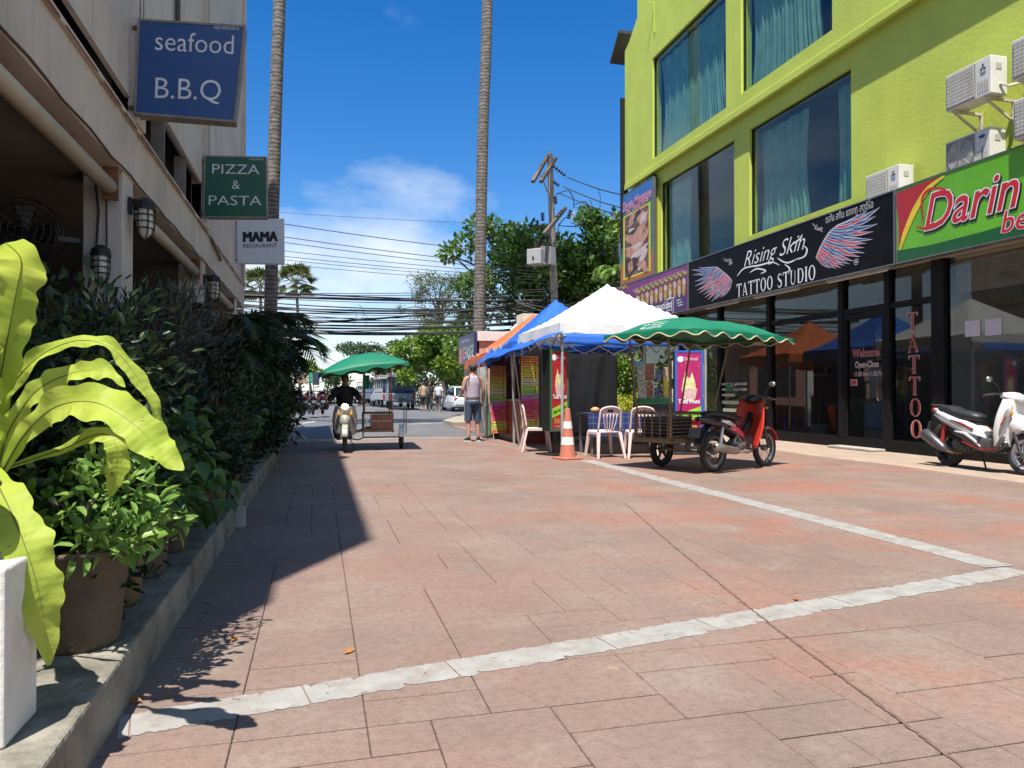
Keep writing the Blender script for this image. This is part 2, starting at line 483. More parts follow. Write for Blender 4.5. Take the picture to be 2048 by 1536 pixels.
# fine cuts continue into the distance as thin recessed-looking joints
fj = MB()
for k in range(26):
    y = 9.15 + k * .34 * (1 + k * .02)
    if y > 17.4: break
    x = -.6 + rnd.uniform(0, .5)
    while x < 8.8:
        w = rnd.uniform(.6, 2.2)
        if rnd.random() < .30: fj.box(x, min(9, x+w*.8), y, y+.005, .0005, .0015)
        if rnd.random() < .45: fj.box(x, x+.006, y, y+.32, .0005, .0015)
        x += w
fj.build('joint_lines', JOINT, street, kind='stuff')
# random ashlar slabs: a 0.30 m module filled with mixed rectangles
U_ = .21
NX, NY, X0, Y0 = 47, 39, -.68, .81
occ = [[False]*NY for _ in range(NX)]
rs = random.Random(21)
sizes = [(3,2),(2,2),(2,1),(3,1),(1,2),(4,2),(2,3),(3,3),(4,3),(1,1)]
wts = [7,6,4,2,1,4,2,3,2,.25]
slabs = []
for j in range(NY):
    for i in range(NX):
        if occ[i][j]: continue
        opts = []
        for (w, h), q in zip(sizes, wts):
            if i+w > NX or j+h > NY: continue
            if any(occ[i+a][j+c] for a in range(w) for c in range(h)): continue
            opts.append(((w, h), q))
        (w, h) = rs.choices([o[0] for o in opts], [o[1] for o in opts])[0]
        for a in range(w):
            for c in range(h): occ[i+a][j+c] = True
        slabs.append((X0+i*U_, Y0+j*U_, w, h))
slabcache = {}
def slabmesh(w, h):
    if (w, h) in slabcache: return slabcache[(w, h)]
    g_ = .0012; a, b_ = w*U_-g_, h*U_-g_; e = .003
    q_ = .0056; b_ = h*U_-q_
    vs = [(g_,q_,-.012),(a,q_,-.012),(a,b_,-.012),(g_,b_,-.012),(g_,q_,-.004),(a,q_,-.004),(a,b_,-.004),(g_,b_,-.004),
          (g_+e,q_+e,0),(a-e,q_+e,0),(a-e,b_-e,0),(g_+e,b_-e,0)]
    fs = [(0,1,5,4),(1,2,6,5),(2,3,7,6),(3,0,4,7),(4,5,9,8),(5,6,10,9),(6,7,11,10),(7,4,8,11),(8,9,10,11)]
    me = bpy.data.meshes.new('slab'); me.from_pydata(vs, [], fs); me.materials.append(PAVE); me.materials.append(JOINT); me.polygons.foreach_set('material_index', [1]*4+[0]*5); me.update()
    slabcache[(w, h)] = me; return me
def insight(s):
    x, y = s[0]+s[2]*U_/2, s[1]+s[3]*U_/2
    d = x*SA+y*CA
    if d < 1.5: return 1e3
    uu = 1024+F_PX*(x*CA-y*SA)/d
    return d if -150 < uu < 2200 else 500+d
slabs.sort(key=insight)
restm = MB()
for k, (x, y, w, h) in enumerate(slabs):
    dz = rs.uniform(-.0007, .0007)
    if k < 296:
        o = bpy.data.objects.new('slab', slabmesh(w, h)); COL.objects.link(o); o.parent = street
        o.location = (x, y, dz)
    else:
        me = slabmesh(w, h)
        restm.add([(v.co.x+x, v.co.y+y, v.co.z+dz) for v in me.vertices], [tuple(p.vertices) for p in me.polygons]); restm.m[-9:] = [1]*4+[0]*5
restm.build('slab_field', [PAVE, JOINT], street, kind='stuff')

# painted bands with ragged edges, a film over the slabs
def band(name, pts, w, label):
    a, b_ = Vector(pts[0]), Vector(pts[1]); d = (b_-a); L = d.length; d /= L; n = Vector((-d.y, d.x, 0))
    k = int(L/.006); mb = MB(); r_ = random.Random(3); o0 = o1 = 0
    L_, R_ = [], []
    for i in range(k+1):
        o0 = o0*.80 + r_.gauss(0, .0030); o1 = o1*.80 + r_.gauss(0, .0030)
        o0 -= .03*(r_.random() < .012); o1 -= .03*(r_.random() < .02)
        p = a + d*(L*i/k)
        L_.append(p+n*(w/2+o0)+Vector((0,0,.0018))); R_.append(p-n*(w/2+o1)+Vector((0,0,.0018)))
    gaps = set(); g_ = 5
    while g_ < k: gaps.add(g_); g_ += r_.choice([95, 120, 150])
    mb.add(L_+R_, [(k+1+i, k+2+i, i+1, i) for i in range(k) if i not in gaps])
    o = mb.build(name, WHITE_LINE)
    tag(o, label, 'road marking'); return o
band('painted_line', [(-.63,2.69,0),(4.20,3.64,0)], .185, 'worn white painted line crossing the street in the foreground')
band('painted_line', [(4.17,3.75,0),(4.22,11.3,0)], .235, 'white painted line running from the foreground corner to the traffic cone')
# wet drip trail along the slabs
tr = MB(); r_ = random.Random(5)
ctl = [V(2.97,6.9,0), V(2.55,5.2,0), V(2.30,4.1,0), V(2.09,3.15,0), V(1.95,2.4,0), V(1.83,1.76,0), V(1.70,1.1,0)]
def catmull(P, n):
    out = []
    for i in range(len(P)-1):
        p0, p1, p2, p3 = P[max(i-1,0)], P[i], P[i+1], P[min(i+2,len(P)-1)]
        for k in range(n):
            t = k/n
            out.append(.5*((2*p1)+(p2-p0)*t+(2*p0-5*p1+4*p2-p3)*t*t+(3*p1-p0-3*p2+p3)*t**3))
    out.append(P[-1]); return out
path = catmull(ctl, 30)
Lp, Rp = [], []
for i, p in enumerate(path):
    d = (path[min(i+1,len(path)-1)]-path[max(i-1,0)]).normalized(); n = Vector((-d.y,d.x,0))
    w = max(.0012, .0042+.0035*i/len(path)+r_.gauss(0,.0016)); off = r_.gauss(0,.0022)
    Lp.append(p+n*(off+w)+V(0,0,.0036)); Rp.append(p+n*(off-w)+V(0,0,.0036))
k = len(path)
tr.add(Lp+Rp, [(k+i, k+i+1, i+1, i) for i in range(k-1)])
tag(tr.build('wet_trail', M('damp_grime', (.14,.088,.068), .6, var=.35, scale=30)), 'thin dark damp trail running down the middle of the paving', 'stain')

# tan apron in front of the shops with a broken edge
ap = MB(); pts = []
r_ = random.Random(9)
for i in range(60):
    y = 4 + i*.34; pts.append((8.42 + .05*math.sin(i*.5) + r_.gauss(0,.02) + .018*max(0,y-8), y))
vs = [(x,y,.022) for x,y in pts] + [(10.2,y,.030) for x,y in pts] + [(x-.05,y,-.002) for x,y in pts]
n = len(pts)
ap.add(vs, [(n+i, n+i+1, i+1, i) for i in range(n-1)] + [(i, i+1, 2*n+i+1, 2*n+i) for i in range(n-1)])
struct(ap.build('shop_pavement', TAN))

# the asphalt road past the end of the lane, kerbs, far pavement
road = MB()
road.poly([(-60,17.0,-.012),(-.75,17.68,-.012),(4.2,18.12,-.012),(4.3,26,-.012),(8.5,40,-.012),(12,95,-.012),(-1.5,95,-.012),(-2.2,52,-.012),(-5.0,37,-.012),(-60,36,-.012)])
struct(road.build('road', ASPH))
struct(MB().box(-.75,4.2,17.72,17.86,-.05,.012).build('threshold_strip', CONC))
SAND = M('sandy_pavement', (.40,.335,.25), .9, var=.12, scale=2, bump=.2, bscale=30)
pv = MB(); pv.prism([(-60,36,-.05),(-5.0,37,-.05),(-2.2,52,-.05),(-1.5,95,-.05),(-60,95,-.05)], (0,0,.17))
struct(pv.build('beach_pavement', SAND))
pv = MB(); pv.prism([(4.3,26,-.05),(4.3,24.1,-.05),(40,24.1,-.05),(60,95,-.05),(12,95,-.05),(8.5,40,-.05)], (0,0,.17))
struct(pv.build('shady_pavement', M('dusty_pavement', (.30,.26,.20), .9, var=.2, scale=1.5)))
wl_ = M('road_paint', (.70,.70,.66), .7, var=.1)
def roadmark(p, q, w):
    a, b_ = Vector(p), Vector(q); d = (b_-a).normalized(); n = Vector((-d.y,d.x,0))*w/2; h = V(0,0,-.007)
    return tag(MB().quad(a-n+h, b_-n+h, b_+n+h, a+n+h).build('road_line', wl_), 'white road line on the asphalt', 'road marking', 'white road lines')
l1 = roadmark(G(575,858), G(660,851), .12); l1['label'] = 'solid white line along the asphalt left of the moving tricycle'
l2 = roadmark(G(604,846), G(630,843), .12); l2['label'] = 'short white dash on the asphalt by the sandy pavement'
l3 = roadmark(G(820,848), G(925,843), .10); l3['label'] = 'thin line on the asphalt in front of the white car'
for l in (l1, l2, l3): del l['group']
# ================================================================== RIGHT GREEN BUILDING
def panelled(mb, x0, x1, ya, yb, za, zb, holes):
    ys = sorted({ya, yb, *[h[0] for h in holes], *[h[1] for h in holes]})
    zs = sorted({za, zb, *[h[2] for h in holes], *[h[3] for h in holes]})
    def inside(y, z): return any(h[0] < y < h[1] and h[2] < z < h[3] for h in holes)
    for i in range(len(ys)-1):
        j = 0
        while j < len(zs)-1:
            if inside((ys[i]+ys[i+1])/2, (zs[j]+zs[j+1])/2): j += 1; continue
            k = j
            while k+1 < len(zs)-1 and not inside((ys[i]+ys[i+1])/2, (zs[k+1]+zs[k+2])/2): k += 1
            mb.box(x0, x1, ys[i], ys[i+1], zs[j], zs[k+1]); j = k+1
    return mb
LIME = M('lime_render', (.49, .575, .085), .75, var=.07, scale=1.2, bump=.22, bscale=14, dirt=(.44,.51,.09), dscale=.7, damt=.5)
streaks(LIME, (.36,.40,.09), .30, 6., .30, .52, .80)
BLACKF = M('black_frame', (.010,.010,.010), .55, var=.2, spec=.15)
TEAL_GLASS = glassmat('teal_glass', (.84,.92,.89), refl=.75, rough=.02)
SHOP_GLASS = glassmat('shop_glass', (.74,.76,.75), refl=.95, rough=.01)
CURT = M('teal_curtain', (.22,.36,.31), .8, var=.15, scale=3)
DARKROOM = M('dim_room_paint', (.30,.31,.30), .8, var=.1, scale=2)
XU, XL = 9.85, 10.0
gb = thing('shop_building', 'lime green three storey shop building with tall teal windows', 'building', (10, 15, 0))
def P_(mb, name, mat, par=None, **k):      # part of the green building; geometry is written in place, parts shifted to the Empty's base
    o = mb.build(name, mat, par or gb, **k)
    if par is None: o.location = (-10, -15, 0)
    return o
Yend = 22.75
def ys(u, X): return PX(u, 500, X).y
WA = (ys(1454,XU), ys(1306,XU), 8.22, 11.3)
WB = (ys(1668,XU), ys(1484,XU), 8.30, 11.3)
WC = (ys(1470,XL), ys(1322,XL), 4.30, 7.40)
WD = (ys(1705,XL), ys(1500,XL), 4.86, 7.42)
w1 = MB(); panelled(w1, XL, XL+.22, 6.0, Yend-.9, 4.0, 7.9, [WC, WD])
P_(w1, 'wall', LIME)
w2 = MB(); panelled(w2, XU, XU+.3, 6.0, Yend-1.0, 7.86, 14.5, [WA, WB])
w2.prism([(XU,Yend,7.86),(XU,Yend,12.45),(XU,Yend-.35,12.6),(XU,Yend-1.0,13.1),(XU,Yend-1.0,7.86)], (.3,0,0))
P_(w2, 'upper_wall', LIME)
P_(MB().box(XU-.035, XU+.02, 6.0, Yend-.005, 7.80, 7.98), 'ledge', LIME, bevel=.015)
P_(MB().box(XL+.2, 19, Yend-.25, Yend-.05, 0, 12.3), 'end_wall', LIME)
P_(MB().box(XL+.2, 19, 5.8, Yend-.25, 12.0, 12.2), 'roof_slab', M('roof_concrete', (.3,.29,.27), .9))
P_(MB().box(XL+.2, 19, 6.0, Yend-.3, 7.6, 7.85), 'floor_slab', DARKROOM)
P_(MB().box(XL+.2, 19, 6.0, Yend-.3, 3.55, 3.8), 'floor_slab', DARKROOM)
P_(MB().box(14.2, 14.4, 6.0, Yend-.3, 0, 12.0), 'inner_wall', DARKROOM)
P_(MB().box(10.2, 19, 5.7, 6.0, 0, 14), 'end_wall', LIME)
# side cladding of dark ribbed metal and roof edge beyond the corner
cl = MB()
for k in range(11):
    cl.box(9.72+k*.022, 9.735+k*.022, Yend+.02, Yend+.10, 5.9+.0, 10.9)
cl.box(9.72, 9.98, Yend+.05, Yend+.09, 5.9, 10.9)
P_(cl, 'metal_cladding', M('dark_metal_sheet', (.03,.03,.032), .5, metal=.4))
P_(MB().prism([(9.55,Yend+.55,12.25),(9.55,Yend-.2,12.95),(9.55,Yend-.2,13.05),(9.55,Yend+.6,12.32)], (4,0,0)), 'roof_edge', M('dark_roof', (.04,.035,.035), .8))
P_(MB().tube([(XU-.02,ys(1312,XU),12.0),(XU-.03,ys(1312,XU),12.9)],.018,6).tube([(XU-.03,ys(1312,XU),12.9),(XU-.25,ys(1312,XU)+.1,12.93)],.018,6), 'drain_pipe', LIME)
def window(rect, X, split, curt, name='window'):
    y0, y1, z0, z1 = rect
    fr = MB(); f = .035
    fr.box(X+.07, X+.13, y0, y1, z0, z0+f); fr.box(X+.07, X+.13, y0, y1, z1-f, z1)
    fr.box(X+.07, X+.13, y0, y0+f, z0+f, z1-f); fr.box(X+.07, X+.13, y1-f, y1, z0+f, z1-f)
    w = P_(fr, 'window', M('dark_aluminium', (.03,.035,.035), .4, metal=.5))
    cuts = [y0+f] + split + [y1-f]
    for a, b in zip(cuts, cuts[1:]):
        MB().box(X+.095, X+.103, a+.004, b-.004, z0+f, z1-f).build('pane', TEAL_GLASS, w)
    for a, b, top, seed in curt:
        r_ = random.Random(seed); ph = [r_.uniform(0, 6) for _ in range(4)]
        def fn(s, t, a=a, b=b, top=top, ph=ph):
            y = a+(b-a)*s; pinch = 1-.12*math.sin(math.pi*t)
            L_ = abs(b-a)
            x = X+.30+.035*math.sin(s*L_*38+ph[0]+.5*math.sin(s*7+ph[1]))*(.6+.4*t)+.02*math.sin(s*L_*13+ph[2])
            return (x, (a+b)/2+(y-(a+b)/2)*pinch, z0+.05+(top-z0-.05)*t)
        MB().grid(fn, max(24, int(abs(b-a)*40)), 4).build('curtain', CURT, w, smooth=True)
window(WA, XU, [], [(WA[0]+.35, WA[1]-.05, 11.2, 1)])
window(WB, XU, [], [(WB[0]+.6, WB[1]-.03, 11.2, 2)])
window(WC, XL, [ys(1388,XL)], [(WC[1]-1.3, WC[1]-.03, 7.3, 3), (WC[0]+.02, WC[0]+.55, 7.3, 4)])
window(WD, XL, [ys(1594,XL)], [(WD[0]+.02, WD[0]+.75, 7.3, 5), (WD[1]-1.9, WD[1]-.03, 7.3, 6)])
P_(MB().box(XL-.03, XL+.05, ys(1320,XL)+.03, ys(1311,XL)-.06, 3.9, 7.3), 'pilaster', M('lime_bright', (.50,.52,.06), .7, var=.05))

# ---- ground floor shop front
posts = [ys(u, XL) for u in (1285, 1362, 1440, 1540, 1685, 1778, 1880)] + [8.2, 7.0]
pw = [.10, .10, .12, .14, .14, .13, .26, .1, .1]
sf = P_(MB().box(XL-.04, XL+.10, 6.0, Yend-.3, .03, .24), 'shopfront', BLACKF)
for y, w in zip(posts, pw):
    o = MB().box(XL-.05, XL+.11, y-w/2, y+w/2, .24, 3.32).build('post', BLACKF, sf, bevel=.006)
o = MB().box(XL-.03, XL+.09, ys(1880,XL)+.13, Yend-.3, 2.62, 2.72).build('transom', BLACKF, sf)
for i in range(len(posts)-1):
    a, b = posts[i+1]+pw[i+1]/2, posts[i]-pw[i]/2
    if b-a < .05: continue
    MB().box(XL+.02, XL+.028, a, b, .24, 2.62 if i < 6 else 3.25).build('pane', SHOP_GLASS, sf)
    if i < 6: MB().box(XL+.02, XL+.028, a, b, 2.72, 3.32).build('pane', SHOP_GLASS, sf)
P_(MB().box(XL-.35, XL+.2, 6.0, Yend-.3, 3.32, 3.55), 'soffit', M('soffit_paint', (.30,.26,.2), .8, var=.15, scale=3))
P_(MB().box(XL+.10, 14.2, 6.0, Yend-.3, .0, .03), 'shop_floor', M('shop_tiles', (.34,.33,.31), .35, var=.12, scale=3))
P_(MB().box(XL+.2, 14.2, 6.0, Yend-.3, 3.38, 3.52), 'shop_ceiling', M('shop_ceiling_paint', (.62,.58,.5), .8))
for yy in (ys(1880,XL)-.05, ys(1362,XL)):
    P_(MB().box(XL+.12, 14.2, yy-.05, yy+.05, .03, 3.38), 'partition', M('partition_paint', (.42,.40,.37), .8, var=.1))
P_(MB().box(XL+.115, XL+.16, 6.2, ys(1880,XL)-.2, 2.72, 3.36), 'header_board', M('beige_board', (.46,.39,.28), .7, var=.08))
# glass door leaves with lettering
RXS, UPS = (0,-1,0), (0,0,1)
dr = MB(); yA, yB = posts[5]+.07, posts[4]-.08
dr.box(XL-.035, XL+.015, yA, yA+.06, .06, 2.6); dr.box(XL-.035, XL+.015, yB-.06, yB, .06, 2.6)
dr.box(XL-.035, XL+.015, yA+.06, yB-.06, .06, .16); dr.box(XL-.035, XL+.015, yA+.06, yB-.06, 2.5, 2.6)
door = P_(dr, 'door', BLACKF)
MB().tube([(XL-.06,yA+.12,.95),(XL-.09,yA+.12,1.0),(XL-.09,yA+.12,1.4),(XL-.06,yA+.12,1.45)],.012,6).build('handle', M('brushed_steel', (.5,.5,.5), .3, metal=1), door)
REDL = M('red_vinyl', (.42,.05,.04), .5, var=.05); PALEL = M('pale_vinyl', (.62,.5,.45), .5, var=.05); WHITEL = M('white_vinyl', (.75,.75,.75), .5, var=.03)
def sgn(mb, s, u, v, X, size, mat_lift=.004, **k):
    c = PX(u, v, X); return text_on(mb, s, c, RXS, UPS, size, lift=mat_lift, **k)
XG = XL+.018
m_ = MB(); sgn(m_, 'Welcome', 1732, 706, XG, .22, bold=.03, width=.72); sgn(m_, 'Open-Close', 1734, 729, XG, .17, bold=.02, width=.62)
sgn(m_, '11.00 Am-11.00 Pm', 1737, 748, XG, .13, bold=.01, width=.74)
m_.build('opening_hours_lettering', PALEL, door).location = (0,0,0)
m_ = MB(); sgn(m_, 'Welcome', 1732, 706, XG, .22, width=.72, mat_lift=.006, bold=.008)
m_.build('opening_hours_lettering', REDL, door)
pp = PX(1708, 765, XG-.004)
MB().box(pp.x-.003, pp.x, pp.y-.09, pp.y+.09, pp.z-.06, pp.z+.06).build('small_sticker', PALEL, door)
MB().box(pp.x-.005, pp.x-.003, pp.y-.075, pp.y+.075, pp.z-.045, pp.z+.045).build('small_sticker', REDL, door)
# serif capitals drawn as polygons for the shop lettering
def serif(ch):
    t, s = .11, .045
    if ch == 'T':
        return [[(.0,1),(.0,.78),(.05,.78),(.09,.93),(.36,.93),(.36,.06),(.25,.0),(.65,.0),(.54,.06),(.54,.93),(.81,.93),(.85,.78),(.9,.78),(.9,1)]], .9
    if ch == 'A':
        return [[(.40,1),(.5,1),(.86,.06),(.95,.0),(.60,.0),(.68,.06),(.60,.28),(.60,.34),(.43,.80)],[(.43,.80),(.40,1),(.10,.06),(.0,.0),(.28,.0),(.18,.06),(.43,.80)],[(.24,.28),(.60,.28),(.58,.34),(.26,.34)]], .95
    if ch == 'I':
        return [[(.0,1),(.1,.95),(.1,.05),(.0,0),(.4,0),(.3,.05),(.3,.95),(.4,1)]], .4
    if ch == 'U':
        arc = [(.44-.32*math.cos(math.pi*k/10), .32-.34*math.sin(math.pi*k/10)) for k in range(11)]
        inn = [(.46+.24*math.cos(math.pi*k/10), .32-.27*math.sin(math.pi*k/10)) for k in range(11)]
        return [[(.02,1),(.12,.95)]+arc[0:]+[(.76,.95),(.66,1),(.92,1),(.82,.95)][0:1]+[(.70,.95)]+inn+[(.22,.32),(.30,.95),(.40,1)]][0:1], .9
    if ch in 'OD':
        n = 20; o = [(.45+.45*math.cos(2*math.pi*k/n), .5+.51*math.sin(2*math.pi*k/n)) for k in range(n)]
        i = [(.45+.27*math.cos(2*math.pi*k/n), .5+.45*math.sin(2*math.pi*k/n)) for k in range(n)]
        if ch == 'D':
            o = [(max(.1, x) if x > .45 else .1, min(1,max(0,y)) if x > .45 else (1 if y > .5 else 0)) for x, y in o]
            i = [(max(.28, x) if x > .45 else .28, y if x > .45 else (.94 if y > .5 else .06)) for x, y in i]
        return [[o[k], o[(k+1) % n], i[(k+1) % n], i[k]] for k in range(n)], .92
    if ch == 'S':
        c = [(.66-.02,.80),(.55,.93),(.36,.96),(.16,.88),(.12,.72),(.24,.58),(.44,.48),(.60,.36),(.62,.20),(.48,.06),(.28,.03),(.12,.10),(.06,.24)]
        w = [.02,.03,.04,.06,.08,.09,.09,.09,.08,.06,.04,.03,.02]; out = []
        for k in range(len(c)-1):
            d = Vector((c[k+1][0]-c[k][0], c[k+1][1]-c[k][1])); n_ = Vector((-d.y, d.x)).normalized()
            out.append([(c[k][0]+n_.x*w[k], c[k][1]+n_.y*w[k]), (c[k][0]-n_.x*w[k], c[k][1]-n_.y*w[k]), (c[k+1][0]-n_.x*w[k+1], c[k+1][1]-n_.y*w[k+1]), (c[k+1][0]+n_.x*w[k+1], c[k+1][1]+n_.y*w[k+1])])
        return out, .72
    return [], .45
def serif_line(mb, s, org, rx, up, h, gap=.14, width=None, lift=0.):
    tot = sum(serif(c)[1]+gap for c in s)-gap
    kx = (width/(tot*h)) if width else 1.
    x = -tot/2; rx, up, org = Vector(rx), Vector(up), Vector(org); n = rx.cross(up)
    for c in s:
        polys, w = serif(c)
        for p in polys: mb.poly([org+rx*((x+a)*h*kx)+up*((b-.5)*h)+n*lift for a, b in p])
        x += w+gap
    return mb
for i, ch in enumerate('TATTOO'):
    m1, m2 = MB(), MB()
    c = PX(1826+i*1.3, 643+i*43.0, XG)
    for (mb, k, lf) in ((m1, 1.0, .004), (m2, .80, .006)):
        polys, w = serif(ch)
        for p in polys:
            q = [(a-w/2, b-.5) for a, b in p]
            if mb is m1:
                cx_ = sum(a for a,b in q)/len(q); cy_ = sum(b for a,b in q)/len(q)
                q = [(a*1.06+(.03 if a > cx_ else -.03), b*1.06) for a, b in q]
            mb.poly([c+Vector(RXS)*(a*.24)+Vector(UPS)*(b*.30)+Vector((-lf,0,0)) for a, b in q])
    o = m1.build('letter_outline', PALEL, sf); m2.build('letter', REDL, sf)
for u, v in ((1946, 657), (1988, 654)):
    c = PX(u, v, XG); MB().box(c.x-.004, c.x-.002, c.y-.14, c.y+.14, c.z-.125, c.z+.125).build('paper_notice', M('notice_paper', (.62,.58,.6), .8, var=.05), sf)

# ---- what can be made out inside the shops
def inside(name, label, cat, mb, mat, **k):
    return tag(mb.build(name, mat, None, **k), label, cat)
yd = posts[4]
b_ = thing('bucket', 'white and yellow mop bucket on the floor inside the tattoo shop', 'bucket', (11.0, ys(1640,11.0), .03))
MB().lathe([(.0,0),(.13,0),(.17,.34),(.18,.35),(.16,.34),(.12,.02),(0,.02)], n=16).build('body', M('white_plastic', (.6,.6,.58), .5), b_, smooth=True)
MB().box(-.05,.05,.14,.26,.02,.30).build('wringer', M('yellow_plastic', (.6,.45,.05), .5), b_)
MB().tube([(0,.1,.1),(.05,.0,1.2)],.012,6).build('mop_handle', M('brushed_steel'), b_)
for k, (u, lab) in enumerate(((1573,'blue plastic stool inside the shop nearest the red motorcycle'),(1592,'blue plastic stool inside the shop nearer the mop bucket'))):
    s_ = thing('stool', lab, 'stool', (11.2, ys(u,11.2), .03), 0, 'blue stools in the shop')
    MB().box(-.15,.15,-.15,.15,.42,.45).build('seat', M('blue_plastic', (.03,.10,.42), .45), s_, bevel=.01)
    for a in (-1,1):
        for c in (-1,1): MB().bar((a*.17,c*.17,0),(a*.12,c*.12,.42),.03).build('leg', M('blue_plastic'), s_)
t_ = thing('clothes_stand', 'orange cloth hanging from a low stand behind the shop window', 'stand', (10.7, ys(1668,10.7), .03))
MB().tube([(0,0,0),(0,0,.72),(0,.30,.80),(0,-.05,.80)],.012,6).build('frame', M('brushed_steel'), t_)
MB().grid(lambda s,t: (.02*math.sin(s*9), -.05+.3*s*(1-.65*t), .8-.55*t), 8, 6).build('cloth', M('orange_cloth', (.55,.10,.03), .8), t_, solid=.01)
cb_ = MB(); cb_.box(12.6,13.1,ys(1760,12.6)-.2,ys(1760,12.6)+.5,.03,1.9)
inside('cabinet', 'pale grey cabinet standing inside behind the glass door', 'cabinet', cb_, M('grey_board', (.34,.33,.33), .6), bevel=.01)
cb_ = MB(); cb_.box(10.9,11.5,8.9,10.0,.03,.95)
inside('counter', 'grey green reception counter behind the shop window near the white scooter', 'counter', cb_, M('greygreen_board', (.25,.28,.24), .6), bevel=.01)
for k,(u0,v0,u1,v1,c,lab) in enumerate(((1903,570,1945,600,(.30,.17,.06),'brown cardboard box on the high shelf in the end shop'),(1950,565,2010,600,(.24,.13,.05),'darker cardboard box on the high shelf in the end shop'),(1940,690,1990,730,(.26,.13,.05),'cardboard box on the lower shelf in the end shop'))):
    a, b = PX(u0,v0,12.2), PX(u1,v1,12.2)
    inside('cardboard_box', lab, 'box', MB().box(12.2,12.6,b.y,a.y,b.z,a.z), M('cardboard%d'%k, c, .85, var=.1))
a = PX(1900,605,12.4); inside('shelf', 'dark wooden wall shelf holding boxes in the end shop', 'shelf', MB().box(12.15,12.7,7.5,a.y+.2,PX(1950,604,12.2).z-.06,PX(1950,604,12.2).z-.02).box(12.15,12.7,7.5,a.y+.2,PX(1960,734,12.2).z-.06,PX(1960,734,12.2).z-.02).box(12.66,12.72,7.5,a.y+.2,.03,3.0), M('dark_wood', (.08,.05,.03), .6))
for k, (u, v, w_, h_, lab) in enumerate(((1590,640,.5,.35,'small framed picture high inside the tattoo shop by the corner post'),(1757,690,.28,.8,'tall framed print inside behind the glass door'),(1748,612,.3,.3,'small framed certificate above the door inside the shop'))):
    c = PX(u, v, 12.5)
    f_ = thing('picture', lab, 'picture', (12.5, c.y, c.z))
    MB().box(0,.03,-w_/2,w_/2,-h_/2,h_/2).build('frame', BLACKF, f_)
    MB().box(-.004,-.001,-w_/2+.04,w_/2-.04,-h_/2+.04,h_/2-.04).build('print', M('grey_print', (.4,.38,.37), .6, var=.5, scale=9), f_)
for k in range(14):      # rows of small ink bottles on the wall shelf
    y = ys(1562,13.6)-.16*k
    inside('ink_bottle', 'small ink bottle on the back shelf of the tattoo shop', 'bottle', MB().lathe([(0,0),(.03,0),(.03,.12),(.012,.14),(.012,.17),(0,.17)], (13.7,y,1.64), n=8), M('ink_plastic%d'%(k%4), [(.5,.5,.5),(.3,.05,.05),(.05,.1,.3),(.1,.1,.1)][k%4], .4))['group'] = 'ink bottles on the back shelf'
inside('wall_shelf', 'long white shelf with ink bottles at the back of the tattoo shop', 'shelf', MB().box(13.5,14.15,ys(1562,13.6)-2.3,ys(1562,13.6)+.2,1.58,1.62), M('white_board', (.6,.6,.58), .6))

# ---- long fluorescent fittings under the signs
for k,(u0,v0,u1,v1,lab) in enumerate(((1655,575,1780,540,'fluorescent tube fitting under the right end of the black tattoo sign'),(1510,612,1600,588,'fluorescent tube fitting under the middle of the black tattoo sign'),(1412,640,1480,622,'fluorescent tube fitting under the left end of the black tattoo sign'))):
    a, b = PX(u0,v0,9.62), PX(u1,v1,9.62); z_ = 3.24
    f_ = thing('tube_light', lab, 'light', (9.62,(a.y+b.y)/2,z_), 0, 'tube lights under the signs')
    L_ = abs(a.y-b.y)/2
    MB().box(-.04,.04,-L_,L_,.02,.07).build('housing', M('dusty_white', (.42,.40,.36), .6), f_)
    MB().cyl((0,-L_+.04,0),(0,L_-.04,0),.018,n=8).build('tube', M('unlit_tube', (.6,.58,.52), .3), f_)

# ================================================================== SIGN BOARDS ON THE GREEN BUILDING
XS = 9.5; ZB, ZT = 3.28, 4.56
ALU = M('sign_edge', (.20,.20,.20), .4, metal=.6)
def board(name, label, ya, yb, face, X=XS, zb=ZB, zt=ZT, cat='sign', depth=.18):
    t = thing(name, label, cat, (X, (ya+yb)/2, (zb+zt)/2))
    def part(mb, nm, mat, **k):
        o = mb.build(nm, mat, t, **k); o.location = (-X, -(ya+yb)/2, -(zb+zt)/2); return o
    part(MB().box(X+.012, X+depth, ya, yb, zb, zt), 'cabinet', ALU, bevel=.006)
    f_ = .022
    part(MB().box(X-.008,X+.011,ya,yb,zb,zb+f_).box(X-.008,X+.011,ya,yb,zt-f_,zt).box(X-.008,X+.011,ya,ya+f_,zb+f_,zt-f_).box(X-.008,X+.011,yb-f_,yb,zb+f_,zt-f_), 'frame', ALU)
    part(MB().box(X+.002, X+.010, ya+f_, yb-f_, zb+f_, zt-f_), 'face', face)
    return t, part
yT0, yT1, yP1 = ys(1792,XS), ys(1377,XS), ys(1212,XS)
VB = M('black_vinyl', (.006,.006,.007), .5, var=.3, scale=3, spec=.12)
tat, tp = board('shop_sign', 'long black tattoo studio sign with red and blue wings', yT0+.01, yT1-.01, VB)
m_ = MB(); serif_line(m_, 'TATTOO STUDIO', PX(1546.5,564,XS), RXS, UPS, .30, gap=.13, width=abs(ys(1469,XS)-ys(1625,XS)), lift=.004)
tp(m_, 'lettering', WHITEL)
m_ = MB(); text_on(m_, 'Rising Skin', PX(1545,503,XS), RXS, (0,-.10,1), .50, bold=-.008, shear=.35, width=abs(ys(1484,XS)-ys(1604,XS)), lift=.004)
